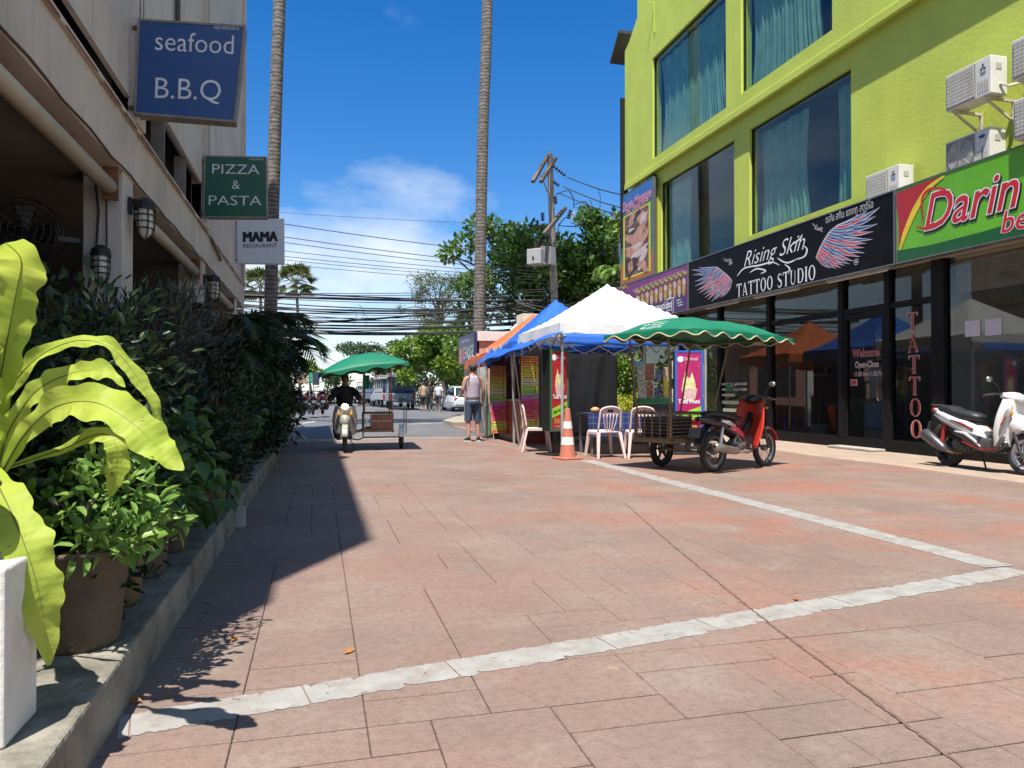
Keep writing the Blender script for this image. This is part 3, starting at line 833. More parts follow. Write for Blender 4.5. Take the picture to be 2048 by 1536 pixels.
def stroke(mb, pts, w, X=XS, lift=.005, n=8):
    P = catmull([V(*p,0) for p in pts], n); k = len(P); A, B = [], []
    for i, p in enumerate(P):
        d = (P[min(i+1,k-1)]-P[max(i-1,0)]).normalized(); nn = V(-d.y, d.x, 0); t = i/(k-1)
        ww = w*(.25+math.sin(math.pi*t)**.8)
        a, b = p+nn*ww, p-nn*ww
        A.append(PX(a.x,a.y,X-lift)); B.append(PX(b.x,b.y,X-lift))
    mb.add(A+B, [(i,i+1,k+i+1,k+i) for i in range(k-1)]); return mb
for s_ in ([(1580,492),(1600,478),(1606,468)], [(1590,520),(1610,512),(1615,498),(1608,490)],
           [(1475,552),(1490,536),(1520,530),(1545,524),(1560,530)], [(1555,515),(1575,525),(1600,515)], [(1500,545),(1515,537),(1532,541),(1522,547)], [(1570,528),(1580,536),(1578,544)]):
    stroke(m_, s_, 1.3)
tp(m_, 'script_lettering', WHITEL)
m_ = MB(); text_on(m_, 'เรสัน สกิน แทททู สตูดิโอ', PX(1699,424,XS), RXS, UPS, .2, bold=.004, width=abs(ys(1652,XS)-ys(1747,XS)), lift=.004)
for cx_, cy_ in ((1634,457),(1459,520)):
    r_ = random.Random(cx_)
    for k in range(9):
        a = r_.uniform(0,6.28); l_ = r_.uniform(4,15)
        stroke(m_, [(cx_+r_.gauss(0,3),cy_+r_.gauss(0,3)),(cx_+l_*.5*math.cos(a)+2,cy_+l_*.5*math.sin(a)),(cx_+l_*math.cos(a),cy_+l_*1.1*math.sin(a))], .7)
tp(m_, 'small_lettering', M('silver_vinyl', (.5,.5,.5), .4))
WR, WBL, WW = M('wing_red', (.50,.05,.075), .5, var=.15, scale=8), M('wing_blue', (.045,.10,.28), .5, var=.2, scale=8), M('wing_white', (.62,.62,.66), .5)
def wing(root_pts, tip_pts, n, seed):
    R0 = catmull([V(*p,0) for p in root_pts], 12); T0 = catmull([V(*p,0) for p in tip_pts], 12)
    mw, mr_, mb_ = MB(), MB(), MB(); r_ = random.Random(seed)
    for layer in range(3):
        for i in range(n):
            f = (i+.5*(layer % 2)+.25)/n
            a = R0[min(len(R0)-1, int(f*(len(R0)-1)))]; b = T0[min(len(T0)-1, int(f*(len(T0)-1)))]
            sc = [1.0,.68,.40][layer]*r_.uniform(.92,1.04); b = a+(b-a)*sc
            d = b-a; L_ = d.length
            if L_ < 1: continue
            d /= L_; nn = V(-d.y, d.x, 0); bend = L_*.06*(1 if root_pts[0][0] < tip_pts[0][0] else -1)
            wmax = max(1.3, (R0[0]-R0[-1]).length/n*.42+L_*.026)
            def fpoly(mb, k, lf):
                A, B = [], []
                for q in range(8):
                    t = q/7; ww = wmax*k*(.55+.6*math.sin(math.pi*min(1,t*.9+.1)))*(1-t**5)
                    p = a+d*(L_*(t if k > .8 else .04+t*.92))+nn*(bend*math.sin(math.pi*t))
                    A.append(PX(p.x+nn.x*ww,p.y+nn.y*ww,XS-lf)); B.append(PX(p.x-nn.x*ww,p.y-nn.y*ww,XS-lf))
                mb.add(A+B, [(j,j+1,9+j,8+j) for j in range(7)])
            z0 = .003+layer*.004+(i % 2)*.0015
            fpoly(mw, 1.0, z0)
            blue = (f > .55) ^ (r_.random() < .25) if layer else (i % 3 == 1 or f > .75)
            fpoly(mb_ if blue else mr_, .62, z0+.0008)
    return mw, mr_, mb_
for rp_, tp_, n_, sd in (([(1634,512),(1640,496),(1650,478),(1662,462),(1680,450)], [(1664,538),(1700,530),(1732,502),(1752,462),(1768,400)], 15, 1),
                         ([(1464,560),(1458,552),(1450,545),(1441,538),(1434,534)], [(1450,590),(1428,602),(1404,592),(1388,570),(1380,532)], 14, 2)):
    a, b, c = wing(rp_, tp_, n_, sd)
    tp(a, 'wing_outline', WW); tp(b, 'wing_red_feathers', WR); tp(c, 'wing_blue_feathers', WBL)
m_ = MB(); c = PX(1714,523,XS)
m_.lathe([(.05,-.004),(.06,-.004)], c, 'X', 16); m_.lathe([(.0,-.004),(.025,-.004)], c, 'X', 10); tp(m_, 'round_emblem', M('silver_vinyl'))

# green and red beauty sign
dar, dp = board('shop_sign', 'green sign with red corner and large red cursive lettering', 4.8, yT0-.02, M('green_vinyl', (.13,.42,.025), .3, var=.12, scale=1.2))
def flat(pxs, X, lift): return [PX(u,v,X-lift) for u,v in pxs]
dp(MB().poly(flat([(1794,386),(1880,352),(1858,372),(1836,404),(1818,440),(1806,480),(1800,500),(1799,440)],XS,.004)), 'red_corner', M('sign_red', (.42,.02,.025), .35, var=.06))
m_ = MB(); stroke(m_, [(1801,500),(1812,465),(1834,415),(1860,375),(1892,350)], 4.2, lift=.006); dp(m_, 'yellow_curve', M('sign_yellow', (.75,.55,.03), .4))
zb_ = ZB+.026
dp(MB().poly([(XS-.004,yT0-.05,zb_),(XS-.004,yT0-.05,zb_+.20),(XS-.004,yT0-.7,zb_+.16),(XS-.004,yT0-1.7,zb_+.17),(XS-.004,yT0-3,zb_+.24),(XS-.004,yT0-3,zb_)]), 'dark_wave', M('sign_dark_green', (.01,.10,.025), .4))
LBLK, LRED, LWHT = M('letter_black', (.012,.01,.012), .4), M('letter_red', (.55,.02,.03), .35), M('letter_white', (.8,.8,.8), .4)
c = PX(1936,405,XS); wD = abs(ys(1836,XS)-ys(2034,XS))
m_ = MB(); text_on(m_, 'Darin', c+V(0,-.02,-.03), RXS, UPS, .82, bold=.034, shear=.28, width=wD*.97, lift=.005); dp(m_, 'letter_shadow', LBLK)
m_ = MB(); text_on(m_, 'Darin', c, RXS, UPS, .82, bold=.028, shear=.28, width=wD*.96, lift=.007); dp(m_, 'letter_outline', LWHT)
m_ = MB(); text_on(m_, 'Darin', c, RXS, UPS, .82, bold=.006, shear=.28, width=wD*.94, lift=.009)
for s_ in ([(1850,442),(1846,400),(1860,378),(1888,376),(1896,384)], [(1834,452),(1850,456),(1870,444)]): stroke(m_, s_, 2.0, lift=.0095)
dp(m_, 'lettering', LRED)
c = PX(2030,441,XS)
for sz, bo, lf, mt, nm in ((.44,.05,.005,LBLK,'letter_shadow'),(.44,.035,.007,LWHT,'letter_outline'),(.44,.008,.009,LRED,'lettering')):
    m_ = MB(); text_on(m_, 'be', c, RXS, UPS, sz, bold=bo, shear=.22, lift=lf); dp(m_, nm, mt)

# purple show sign
pur, ppp = board('shop_sign', 'purple tour information sign with gold dancers beside the tattoo sign', yT1+.01, yP1, M('purple_vinyl', (.20,.03,.17), .35, var=.25, scale=1.0))
ppp(MB().poly(flat([(1214,652),(1373,617),(1373,580),(1320,604),(1214,630)],XS,.003)), 'dark_band', M('deep_purple', (.07,.03,.14), .4))
m_ = MB(); sgn(m_, 'Tour Information', 1303, 618, XS, .30, bold=.02, width=abs(ys(1258,XS)-ys(1334,XS)), mat_lift=.006)
for u,v,w_ in ((1358,600,.25),(1360,605,.3),(1361,610,.28)):
    c = PX(u,v,XS); m_.box(XS-.007,XS-.005,c.y-w_/2,c.y+w_/2,c.z-.012,c.z+.012)
c = PX(1341,612,XS)
for a,b,e,f in ((-.2,.2,.2,.23),(-.2,.2,-.23,-.2),(-.2,-.17,-.2,.2),(.17,.2,-.2,.2),(-.12,.02,.07,.1),(-.12,.02,-.03,0),(-.12,.02,-.12,-.09),(.07,.1,-.15,.15)): m_.box(XS-.007,XS-.005,c.y-b,c.y-a,c.z+e,c.z+f)
ppp(m_, 'lettering', WHITEL)
GOLD = M('gold_print', (.55,.34,.06), .5, var=.4, scale=14)
m_ = MB(); sgn(m_, 'Siam', 1241, 587, XS, .26, shear=.2, mat_lift=.006, bold=.01); sgn(m_, 'Sea', 1250, 597, XS, .34, shear=.25, mat_lift=.006, bold=.015)
stroke(m_, [(1238,580),(1243,572),(1248,576),(1252,570),(1256,578)], 1.2, lift=.006)
ppp(m_, 'gold_lettering', GOLD)
cols = [M('print_gold', (.50,.32,.08), .5, var=.5, scale=20), M('print_cream', (.55,.48,.36), .5, var=.4, scale=20), M('print_brown', (.25,.14,.05), .5, var=.5, scale=20)]
r_ = random.Random(4)
mm_ = [MB(), MB(), MB()]
for k in range(11):
    u = 1276+k*9.2; vb = 612-k*2.6; h_ = 26+k*1.2
    def el(mb, cu, cv, ru, rv, lf):
        mb.poly([PX(cu+ru*math.cos(q*.524), cv+rv*math.sin(q*.524), XS-lf) for q in range(12)])
    el(mm_[2], u, vb-h_*.35, 4.2, h_*.5, .0042+.0001*k)
    el(mm_[k % 2], u, vb-h_*.22, 3.2, h_*.38, .0056+.0001*k); el(mm_[(k+1) % 2], u+.5, vb-h_*.62, 3.6, h_*.20, .0068)
    el(mm_[2], u, vb-h_*.88, 1.8, 2.6, .0074)
    for q in range(6):
        a = 1.57+(q-2.5)*.32; stroke(mm_[q % 2], [(u,vb-h_*.9),(u+8*math.cos(a),vb-h_*.9-8*math.sin(a)),(u+14*math.cos(a),vb-h_*.88-14*math.sin(a))], .8, lift=.0050)
for k in range(3): ppp(mm_[k], 'dancer_print', cols[k])

# tall massage banner
XB = 9.78
za, zb2 = PX(1254,380,XB).z+.02, PX(1257,566,XB).z
yb0, yb1 = ys(1307,XB), Yend+.22
ban, bp_ = board('banner_sign', 'tall massage banner sign on the corner of the green building', yb0, yb1, M('banner_green', (.05,.20,.08), .45, var=.15, scale=1), X=XB, zb=zb2, zt=PX(1304,345,XB).z-.12, depth=.1)
zt2 = PX(1304,345,XB).z-.14; W_ = yb1-yb0; H_ = zt2-zb2
def bq(mb, a, b, c, d, lf): mb.quad((XB-lf,yb1-a*W_,zb2+c*H_),(XB-lf,yb1-b*W_,zb2+c*H_),(XB-lf,yb1-b*W_,zb2+d*H_),(XB-lf,yb1-a*W_,zb2+d*H_)); return mb
bp_(bq(MB(),.01,.99,.80,.99,.004), 'blue_heading', M('banner_blue', (.03,.14,.40), .45, var=.1))
bp_(bq(MB(),.01,.99,.01,.25,.004), 'orange_foot', M('banner_orange', (.45,.12,.02), .45, var=.15))
bp_(bq(MB(),.10,.93,.05,.76,.006), 'yellow_border', M('banner_yellow', (.65,.60,.06), .45))
bp_(bq(MB(),.15,.88,.07,.745,.008), 'photo_print', M('print_dusk', (.16,.075,.06), .5, var=.5, scale=4))
SK = [M('print_skin', (.50,.26,.18), .5, var=.25, scale=6), M('print_pale', (.58,.47,.44), .5, var=.2, scale=6), M('print_dark', (.05,.025,.025), .5, var=.3, scale=6)]
nsh = 0
for (k, a, b, ra, rb, rot) in ((0,.40,.68,.14,.045,.5),(0,.66,.66,.12,.06,-.6),(2,.55,.70,.10,.03,.3),(1,.72,.60,.12,.05,.9),(2,.38,.56,.16,.03,-.2),(1,.36,.57,.08,.015,0),(0,.62,.52,.20,.045,.3),(0,.42,.44,.20,.05,-.4),(0,.68,.40,.18,.055,.5),(1,.50,.36,.14,.03,.1),(0,.34,.33,.14,.045,-.2),(1,.62,.29,.20,.03,.15),(2,.34,.17,.16,.075,0),(0,.30,.17,.03,.05,0),(0,.38,.17,.03,.05,0),(1,.70,.20,.14,.04,.7),(0,.72,.13,.13,.04,-.4)):
    P = []; nsh += 1
    for q in range(14):
        t = q*2*math.pi/14; wob = 1.25+.28*math.sin(3*t+a*40)+.18*math.sin(5*t+b*60); x, y = ra*math.cos(t)*W_*wob, rb*math.sin(t)*H_*wob
        P.append((XB-.010-.0004*nsh, yb1-a*W_-(x*math.cos(rot)-y*math.sin(rot)), zb2+b*H_+x*math.sin(rot)+y*math.cos(rot)))
    bp_(MB().poly(P), 'photo_shape', SK[k])
m_ = MB(); text_on(m_, 'Darin Massage', (XB-.008,yb1-.5*W_,zb2+.86*H_), RXS, (0,0,1), .42, bold=.03, shear=.3, width=W_*.9); text_on(m_, '& Salon', (XB-.008,yb1-.5*W_,zb2+.805*H_), RXS, (0,0,1), .30, bold=.02, shear=.2, width=W_*.6)
bp_(m_, 'lettering', M('pink_print', (.62,.25,.32), .5))
P_(MB().box(XL-.12,XL-.02,ys(1318,XL)+.10,ys(1304,XL)+.1,4.0,7.75), 'jamb_panel', BLACKF)

# ================================================================== AIR CONDITIONERS
ACW = M('ac_enamel', (.66,.65,.60), .45, var=.06, scale=5, dirt=(.45,.40,.30), dscale=3, damt=.5)
GRL = M('ac_grille', (.22,.22,.20), .6, var=.15)
def aircon(y, z, label, logo=0, X=9.40, bracket=True, round_=False):
    t = thing('air_conditioner', label, 'air conditioner', (X+.16, y, z), 0, 'air conditioners on the green wall')
    w, h, d = .80, .56, .30
    MB().box(-.15,.15,-w/2,w/2,0,h).build('body', ACW, t, bevel=.012)
    g = MB(); g.box(-.160,-.152,-w/2+.26,w/2-.03,.03,h-.03)
    gr = g.build('grille', GRL, t)
    s = MB()
    if round_:
        for k in range(14):
            r0 = .035+.015*k; s.lathe([(r0,-.168),(r0+.004,-.168),(r0+.004,-.161),(r0,-.161)], (0,.115,h/2), 'X', 24, close=True)
        for k in range(8):
            a = k*math.pi/4; s.bar((-.166,.115,h/2),(-.166,.115+.24*math.cos(a),h/2+.24*math.sin(a)),.006)
    else:
        for k in range(24):
            yy = -w/2+.275+k*.0205; s.box(-.168,-.161,yy,yy+.006,.04,h-.04)
        for k in range(9): s.box(-.172,-.1685,-w/2+.27,w/2-.04,.06+k*.055,.066+k*.055)
    s.build('louvre', ACW, gr)
    p = MB()
    for k in range(7): p.box(-.157,-.151,-w/2+.04+k*.028,-w/2+.052+k*.028,.06,.24)
    p.build('vent_ribs', M('ac_shadow_grey', (.42,.41,.38), .6), t)
    lg = MB()
    if logo == 1:
        for a in (90, 210, 330):
            q = R(a); c = V(-.156, -w/2+.13-.032*math.cos(q), h-.14+.032*math.sin(q))
            e1, e2 = V(0,-math.cos(q),math.sin(q))*.032, V(0,-math.sin(q),-math.cos(q))*.018
            lg.quad(c+e1, c+e2, c-e1, c-e2)
        lg.build('emblem', M('emblem_black', (.02,.02,.02), .5), t)
        MB().box(-.157,-.151,-w/2+.09,-w/2+.17,h-.225,h-.205).build('emblem', M('emblem_blue', (.10,.25,.5), .5), t)
    elif logo == 2:
        lg.add([(-.157,-w/2+.13+.055*math.cos(k*.4189),h-.11+.026*math.sin(k*.4189)) for k in range(15)], [tuple(range(15))])
        lg.build('emblem', M('emblem_navy', (.03,.05,.22), .5), t)
        MB().box(-.157,-.151,-w/2+.12,-w/2+.14,.13,.30).build('label_strip', M('emblem_grey', (.3,.3,.3), .5), t)
    hb = MB().box(-.06,.04,-w/2-.006,-w/2+.001,h-.20,h-.11); hb.build('side_handle', M('ac_shadow_grey'), t)
    if bracket:
        br = MB()
        for yy in (-.28,.28):
            br.box(-.14,.42,yy-.02,yy+.02,-.045,-.002); br.box(.38,.42,yy-.02,yy+.02,-.36,-.045); br.bar((.40,yy,-.33),(-.10,yy,-.05),.03)
        br.build('bracket', M('bracket_cream', (.55,.50,.38), .6, dirt=(.3,.16,.08), damt=.7, dscale=8), t)
        MB().tube([(.0,-w/2-.005,.15),(.1,-w/2-.06,.1),(.3,-w/2-.08,.16),(.44,-w/2-.08,.2)],.02,6).build('pipe', M('pipe_cream', (.6,.56,.46), .6), t)
    return t
aircon(8.95, 5.44, 'upper air conditioner on rusty brackets with three diamond emblem', 1)
aircon(9.12, 4.47, 'air conditioner with round grille standing on the green sign', 2, X=9.56, bracket=False, round_=True)
aircon(10.88, 4.44, 'low air conditioner peeping over the right end of the black sign', 1, X=9.56, bracket=False)
aircon(7.82, 5.46, 'upper air conditioner cut by the right edge of the picture', 0)
aircon(7.80, 4.62, 'lower air conditioner cut by the right edge of the picture', 0)

# ================================================================== LEFT RESTAURANT BUILDING
XW = -1.9
CREAM = M('cream_render', (.55,.485,.415), .8, var=.07, scale=1.5, bump=.15, bscale=18, dirt=(.33,.28,.23), dscale=1.3, damt=.6)
streaks(CREAM, (.24,.18,.14), .38, 9., .5, .52, .78)
PORCH = M('porch_paint', (.26,.22,.175), .8, var=.08, scale=2)
RUST = M('rust_edge', (.20,.085,.035), .9, var=.4, scale=8, bump=.4, bscale=60)
lb = thing('restaurant_building', 'cream restaurant building with open porch and rust streaked fascia', 'building', (XW, 10, 0))
def LP(mb, name, mat, **k):
    o = mb.build(name, mat, lb, **k); o.location = (-XW, -10, 0); return o
Y0b, Y1b = 1.45, 20.8
LP(MB().box(XW-.25, XW, Y0b, Y1b, 3.33, 3.89), 'fascia', CREAM, bevel=.008)
LP(MB().box(XW-.30, XW+.035, Y0b, Y1b, 3.892, 3.94), 'fascia_cap', CREAM, bevel=.008)
r_ = random.Random(2); rm = MB()
y = 3.0
while y < Y1b-.1:
    l_ = r_.uniform(.2,1.1); rm.box(XW+.036, XW+.039, y, min(Y1b-.05,y+l_), 3.888+r_.uniform(-.012,.0), 3.905); 
    if r_.random() < .35: rm.box(XW+.0005, XW+.003, y, y+.012, 3.89-r_.uniform(.03,.16), 3.889)
    y += l_+r_.uniform(.0,.35)
LP(rm, 'rust_streaks', RUST)
cbm = MB(); pts = [(XW+.012,2.8+i*.35,3.345+.012*math.sin(i*1.7)+r_.gauss(0,.004)) for i in range(50)]; cbm.tube(pts,.010,5)
LP(cbm, 'fascia_cable', M('brown_cable', (.10,.05,.03), .7))
LP(MB().box(-6.5, XW-.25, Y0b, Y1b, 3.30, 3.45), 'porch_ceiling', PORCH)
LP(MB().box(-6.7,-6.5,Y0b,Y1b,0,8.5), 'back_wall', M('back_wall_paint', (.12,.10,.08), .8))
LP(MB().box(-6.5,XW,Y1b-.2,Y1b-.002,0,3.3), 'end_wall', CREAM)
# columns (front pair on the street side)
for yc in (3.0, 8.19, 13.4, 18.6):
    c = LP(MB().box(XW-.37, XW-.006, yc, yc+.43, 0, 3.33), 'column', CREAM, bevel=.012)
# upper storeys: bay panels with dark slots of set-back windows
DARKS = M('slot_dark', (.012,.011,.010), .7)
UPW = M('upper_render', (.58,.515,.445), .8, var=.06, scale=1.2, bump=.15, bscale=18, dirt=(.36,.30,.25), dscale=1.1, damt=.6)
streaks(UPW, (.28,.22,.17), .35, 8., .4, .52, .78)
LP(MB().box(XW-.07, XW-.02, Y0b, 8.52, 4.20, 11.6), 'bay_wall', UPW)
LP(MB().box(XW-.07, XW-.02, 8.9, 13.55, 4.66, 11.6), 'bay_wall', UPW)
LP(MB().box(XW-.20, XW-.02, 14.0, Y1b, 4.02, 11.6), 'bay_wall', UPW)
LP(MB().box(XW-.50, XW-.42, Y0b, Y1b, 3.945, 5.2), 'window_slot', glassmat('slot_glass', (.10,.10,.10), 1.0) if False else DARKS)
for yy in (2.0,5.4,8.52,10.4,12.0,13.55):
    LP(MB().box(XW-.20, XW-.04, yy, yy+.05, 3.94, 4.66), 'window_post', M('slot_frame', (.20,.18,.15), .7))
for yy in (8.52, 13.55, Y1b-.7):
    LP(MB().box(XW-.2, XW+.06, yy, yy+.36, 3.945, 11.75), 'pilaster', UPW, bevel=.01)
    LP(MB().box(XW+.061, XW+.064, yy+.03, yy+.06, 4.4, 9.6).box(XW+.061,XW+.064,yy+.2,yy+.22,5.0,7.5), 'rust_streak', RUST)
LP(MB().box(-9, XW-.2, Y0b, Y1b, 11.3, 11.6), 'roof_slab', CREAM)
LP(MB().box(-9, XW-.2, Y1b-.2, Y1b-.004, 3.3, 11.3), 'gable_wall', CREAM)
LP(MB().box(-9, XW-.2, Y0b+.004, Y0b+.2, 0, 11.3), 'gable_wall', CREAM)
LP(MB().box(-9, XW-.02, Y0b-.42, Y0b, 0, 8.45), 'near_wing', CREAM)
LP(MB().bar((XW+.02,12.1,6.55),(XW+.02,13.5,5.9),.10,.06), 'brace', UPW)
LP(MB().tube([(XW+.03,10.9,5.2),(XW+.03,10.9,11)],.035,8), 'down_pipe', M('dark_pipe', (.06,.05,.045), .6))
# awning rollers under the fascia, one to each bay
for i,(a,b) in enumerate(((3.45,8.05),(8.72,13.3),(13.95,18.5))):
    o = LP(MB().cyl((XW-.10,a,3.13),(XW-.10,b,3.13),.075,n=14), 'awning_roller', M('awning_canvas', (.44,.38,.29), .8, var=.1, scale=4), smooth=True)
    LP(MB().box(XW-.16,XW-.02,b,b+.03,3.0,3.32), 'roller_bracket', RUST); LP(MB().box(XW-.16,XW-.02,a-.03,a,3.0,3.32), 'roller_bracket', RUST)
LP(MB().tube([(XW-.25,8.17,3.2),(XW-.22,8.165,2.9),(XW-.24,8.165,2.5),(XW-.235,8.165,2.3)],.012,6).tube([(XW-.15,8.165,3.1),(XW-.14,8.165,2.0),(XW-.14,8.165,1.0)],.008,6), 'column_cable', M('dark_cable', (.03,.028,.026), .6))
LP(MB().tube([(XW+.04,14.3,3.85),(XW+.05,15.5,3.7),(XW+.02,15.7,3.75)],.025,6), 'bent_hook', RUST)
# raised planting ledge along the front
struct(MB().box(-6.5,-.645,-2,20.6,-.05,.19).build('planting_ledge', M('mossy_concrete', (.22,.20,.16), .9, var=.3, scale=5, bump=.7, bscale=30, dirt=(.045,.042,.03), dscale=3.0, damt=.95), bevel=.012))
struct(MB().box(-.66,-.575,6.42,6.52,-.02,.16).build('ledge_step', CONC, bevel=.01))

# wall lamps: bulkhead lanterns with wire cages
def lantern(p, nrm, label, s=1.0):
    t = thing('wall_lamp', label, 'lamp', p, math.atan2(nrm[1], nrm[0]), 'caged bulkhead lamps on the porch')
    DK = M('lamp_black', (.02,.018,.016), .5, metal=.3)
    MB().box(0,.03*s,-.05*s,.05*s,-.02*s,.12*s).bar((.02*s,0,.09*s),(.13*s,0,.09*s),.045*s).lathe([(0,.13*s),(.03*s,.13*s),(.085*s,.09*s),(.092*s,.05*s),(.092*s,.02*s),(.0,.02*s)],(.13*s,0,0),n=16).build('cap', DK, t)
    MB().lathe([(.068*s,.02*s),(.07*s,-.10*s),(.055*s,-.19*s),(.02*s,-.235*s),(0,-.24*s)],(.13*s,0,0),n=14).build('globe', M('frosted_globe', (.60,.57,.48), .35), t, smooth=True)
    cg = MB()
    for zz, rr in ((-.03,.084),(-.09,.084),(-.15,.078)):
        cg.tube([(.13*s+rr*s*math.cos(a*.524),rr*s*math.sin(a*.524),zz*s) for a in range(12)],.006*s,5,closed=True)
    for k in range(6):
        a = k*math.pi/3
        cg.tube([(.13*s+q*s*math.cos(a),q*s*math.sin(a),z*s) for q,z in ((.084,.02),(.085,-.10),(.072,-.19),(.035,-.245),(.0,-.262))],.006*s,5)
    cg.build('cage', DK, t)
    return t
lantern((XW,8.42,2.98), (1,0), 'caged lamp on the street face of the nearest porch column', 1.15)
lantern((XW-.17,8.19,2.42), (0,-1), 'caged lamp facing the camera below a cable on the nearest porch column', 1.0)
lantern((XW,13.63,2.98), (1,0), 'caged lamp on the farther porch column', 1.2)
# wall fan in the porch
fn_ = thing('wall_fan', 'dark wall fan on the porch column', 'fan', (XW-.37, 8.3, 2.62), 0)
FB = M('fan_black', (.012,.012,.012), .4)
MB().bar((0,0,0),(-.22,-.1,.0),.05).box(-.02,.0,-.06,.06,-.15,.15).build('bracket', FB, fn_)
MB().ell((-.30,-.16,.02),.09,.13,.09).build('motor', FB, fn_, smooth=True)
cg = MB()
for rr in (.30,.24,.18,.12,.06):
    for dy in (-.28,-.40): cg.tube([(-.42+rr*math.cos(a*.2618),dy-(.04 if dy < -.3 else 0)*(1-(rr/.3)**2),.02+rr*math.sin(a*.2618)) for a in range(24)],.004,4,closed=True)
for k in range(16):
    a = k*math.pi/8
    cg.tube([(-.42,-.25,.02),(-.42+.3*math.cos(a),-.30,.02+.3*math.sin(a)),(-.42+.3*math.cos(a),-.38,.02+.3*math.sin(a)),(-.42,-.45,.02)],.003,4)
cg.build('cage', FB, fn_)
for k in range(4):
    a = k*math.pi/2
    MB().add([(-.42,-.33,.02),(-.42+.25*math.cos(a-.3),-.30,.02+.25*math.sin(a-.3)),(-.42+.26*math.cos(a+.35),-.37,.02+.26*math.sin(a+.35))],[(0,1,2)]).build('blade', FB, fn_)

# projecting box signs
def boxsign(label, cor, Y, face, texts, dz=.16, framed=True):
    P = [PY(u,v,Y) for u,v in cor]          # TL, TR, BR, BL
    c = sum(P, Vector())/4
    t = thing('projecting_sign', label, 'sign', c, 0, 'projecting signs on the restaurant')
    Q = [p-c for p in P]
    cabm = M('sign_casing', (.24,.22,.19), .6, metal=.3, dirt=(.14,.08,.05), damt=.6, dscale=7)
    MB().prism([q+V(0,.004,0) for q in Q], (0,dz,0)).build('casing', cabm if framed else M('white_casing', (.55,.55,.57), .5), t, bevel=.004)
    ins = lambda k: [q*(1-k) for q in Q]
    fr = MB(); I = ins(.045)
    if framed:
        for i in range(4):
            j = (i+1) % 4
            a, b, d, e = Q[i], Q[j], I[j], I[i]
            fr.add([a+V(0,-.008,0),b+V(0,-.008,0),d+V(0,-.008,0),e+V(0,-.008,0),a+V(0,.003,0),b+V(0,.003,0),d+V(0,.003,0),e+V(0,.003,0)],[(0,3,2,1),(0,1,5,4),(2,3,7,6),(1,2,6,5),(3,0,4,7)])
        fr.build('frame', cabm, t)
    MB().add([p+V(0,.0,0) for p in (I if framed else ins(.01))], [(3,2,1,0)]).build('panel', face, t)
    for (s, u, v, size, bold, w, mt) in texts:
        m_ = MB(); o_ = PY(u,v,Y)-c
        up = (Q[0]-Q[3]).normalized(); rx = (Q[1]-Q[0]).normalized()
        for dx in ((-.022,-.011,0,.011,.022) if s == 'MAMA' else (0,)): text_on(m_, s, o_+V(dx,-.004-abs(dx)*.02,0), rx, up, size, bold=bold, width=w)
        m_.build('lettering', mt, t)
    br = MB(); br.bar(Q[3]+V(-.06,.06,.08),Q[3]+V(.0,.06,.08),.04); br.bar(Q[0]+V(-.06,.06,-.08),Q[0]+V(.0,.06,-.08),.04)
    br.build('bracket', RUST, t)
    return t
LT = M('sign_letter_white', (.62,.64,.66), .5); LK = M('sign_letter_black', (.015,.015,.018), .5)
SB = M('sign_blue', (.012,.062,.21), .35, var=.05); SG = M('sign_green', (.006,.085,.045), .35, var=.05); SW = M('sign_white', (.60,.61,.66), .5, var=.05)
streaks(SB, (.03,.075,.18), .5, 12., 1.2); streaks(SG, (.02,.075,.05), .5, 12., 1.2); streaks(SW, (.46,.46,.47), .5, 12., 1.)
px = lambda n, Y: n/F_PX*Y*.885
boxsign('blue seafood barbecue box sign nearest the camera', [(271,33),(489,47),(469,243),(264,226)], 8.46, SB,
        [('seafood',387,84,.30,-.004,px(163,8.0),LT), ('B.B.Q',373,178,.32,-.004,px(136,8.0),LT), ('ที่สุด แห่งรสชาติ',450,52,.06,0,px(52,8.0),LT)])
boxsign('green pizza and pasta box sign between the other two', [(406,309),(532,312),(534,435),(404,434)], 13.48, SG,
        [('PIZZA',469,338,.24,-.004,px(100,12.8),LT), ('&',470,369,.22,-.004,None,LT), ('PASTA',468,401,.24,-.004,px(112,12.8),LT), ('ทดสอบ',511,317,.05,0,px(30,12.8),LT)])
boxsign('white restaurant box sign farthest down the wall', [(472,437),(567,436),(568,527),(474,526)], 18.85, SW,
        [('MAMA',519,474,.36,.0,px(73,17.8),LK), ('RESTAURANT',519,491,.14,.008,px(74,17.8),LK)], framed=False)

# stickers on the glass behind the parked motorcycle, and the door step
for k,(u0,u1,v,hh,c) in enumerate(((1444,1494,768,5,(.5,.5,.47)),(1444,1494,779,5,(.5,.5,.47)),(1444,1470,790,5,(.45,.45,.42)),(1444,1478,805,7,(.42,.42,.40)),(1446,1475,820,7,(.40,.40,.38)),(1446,1470,838,8,(.42,.42,.40)))):
    a, b = PX(u0,v,XG-.004), PX(u1,v,XG-.004); z_ = hh/F_PX*17
    s_ = MB().box(a.x-.003,a.x,b.y,a.y,(a.z+b.z)/2-z_/2,(a.z+b.z)/2+z_/2).build('window_sticker', M('sticker_pale', c, .6, var=.15, scale=20), sf)
    mb = MB(); text_on(mb, ['REALITY TATTOO','AND PIERCING','OPEN','STUDIO','CLEAN','SAFE'][k] if k < 2 else '- - - -', ((a+b)/2)+V(-.005,0,0), RXS, UPS, z_*.8, bold=.01, width=abs(a.y-b.y)*.8); mb.build('print', M('sticker_ink', (.05,.05,.05), .6), s_)
c = PX(1460,775,XG-.012); MB().add([(c.x,c.y+.22*math.cos(q*.524),c.z+.10*math.sin(q*.524)) for q in range(12)],[tuple(range(12))]).build('green_oval_sticker', M('sticker_green', (.02,.16,.08), .5), sf)
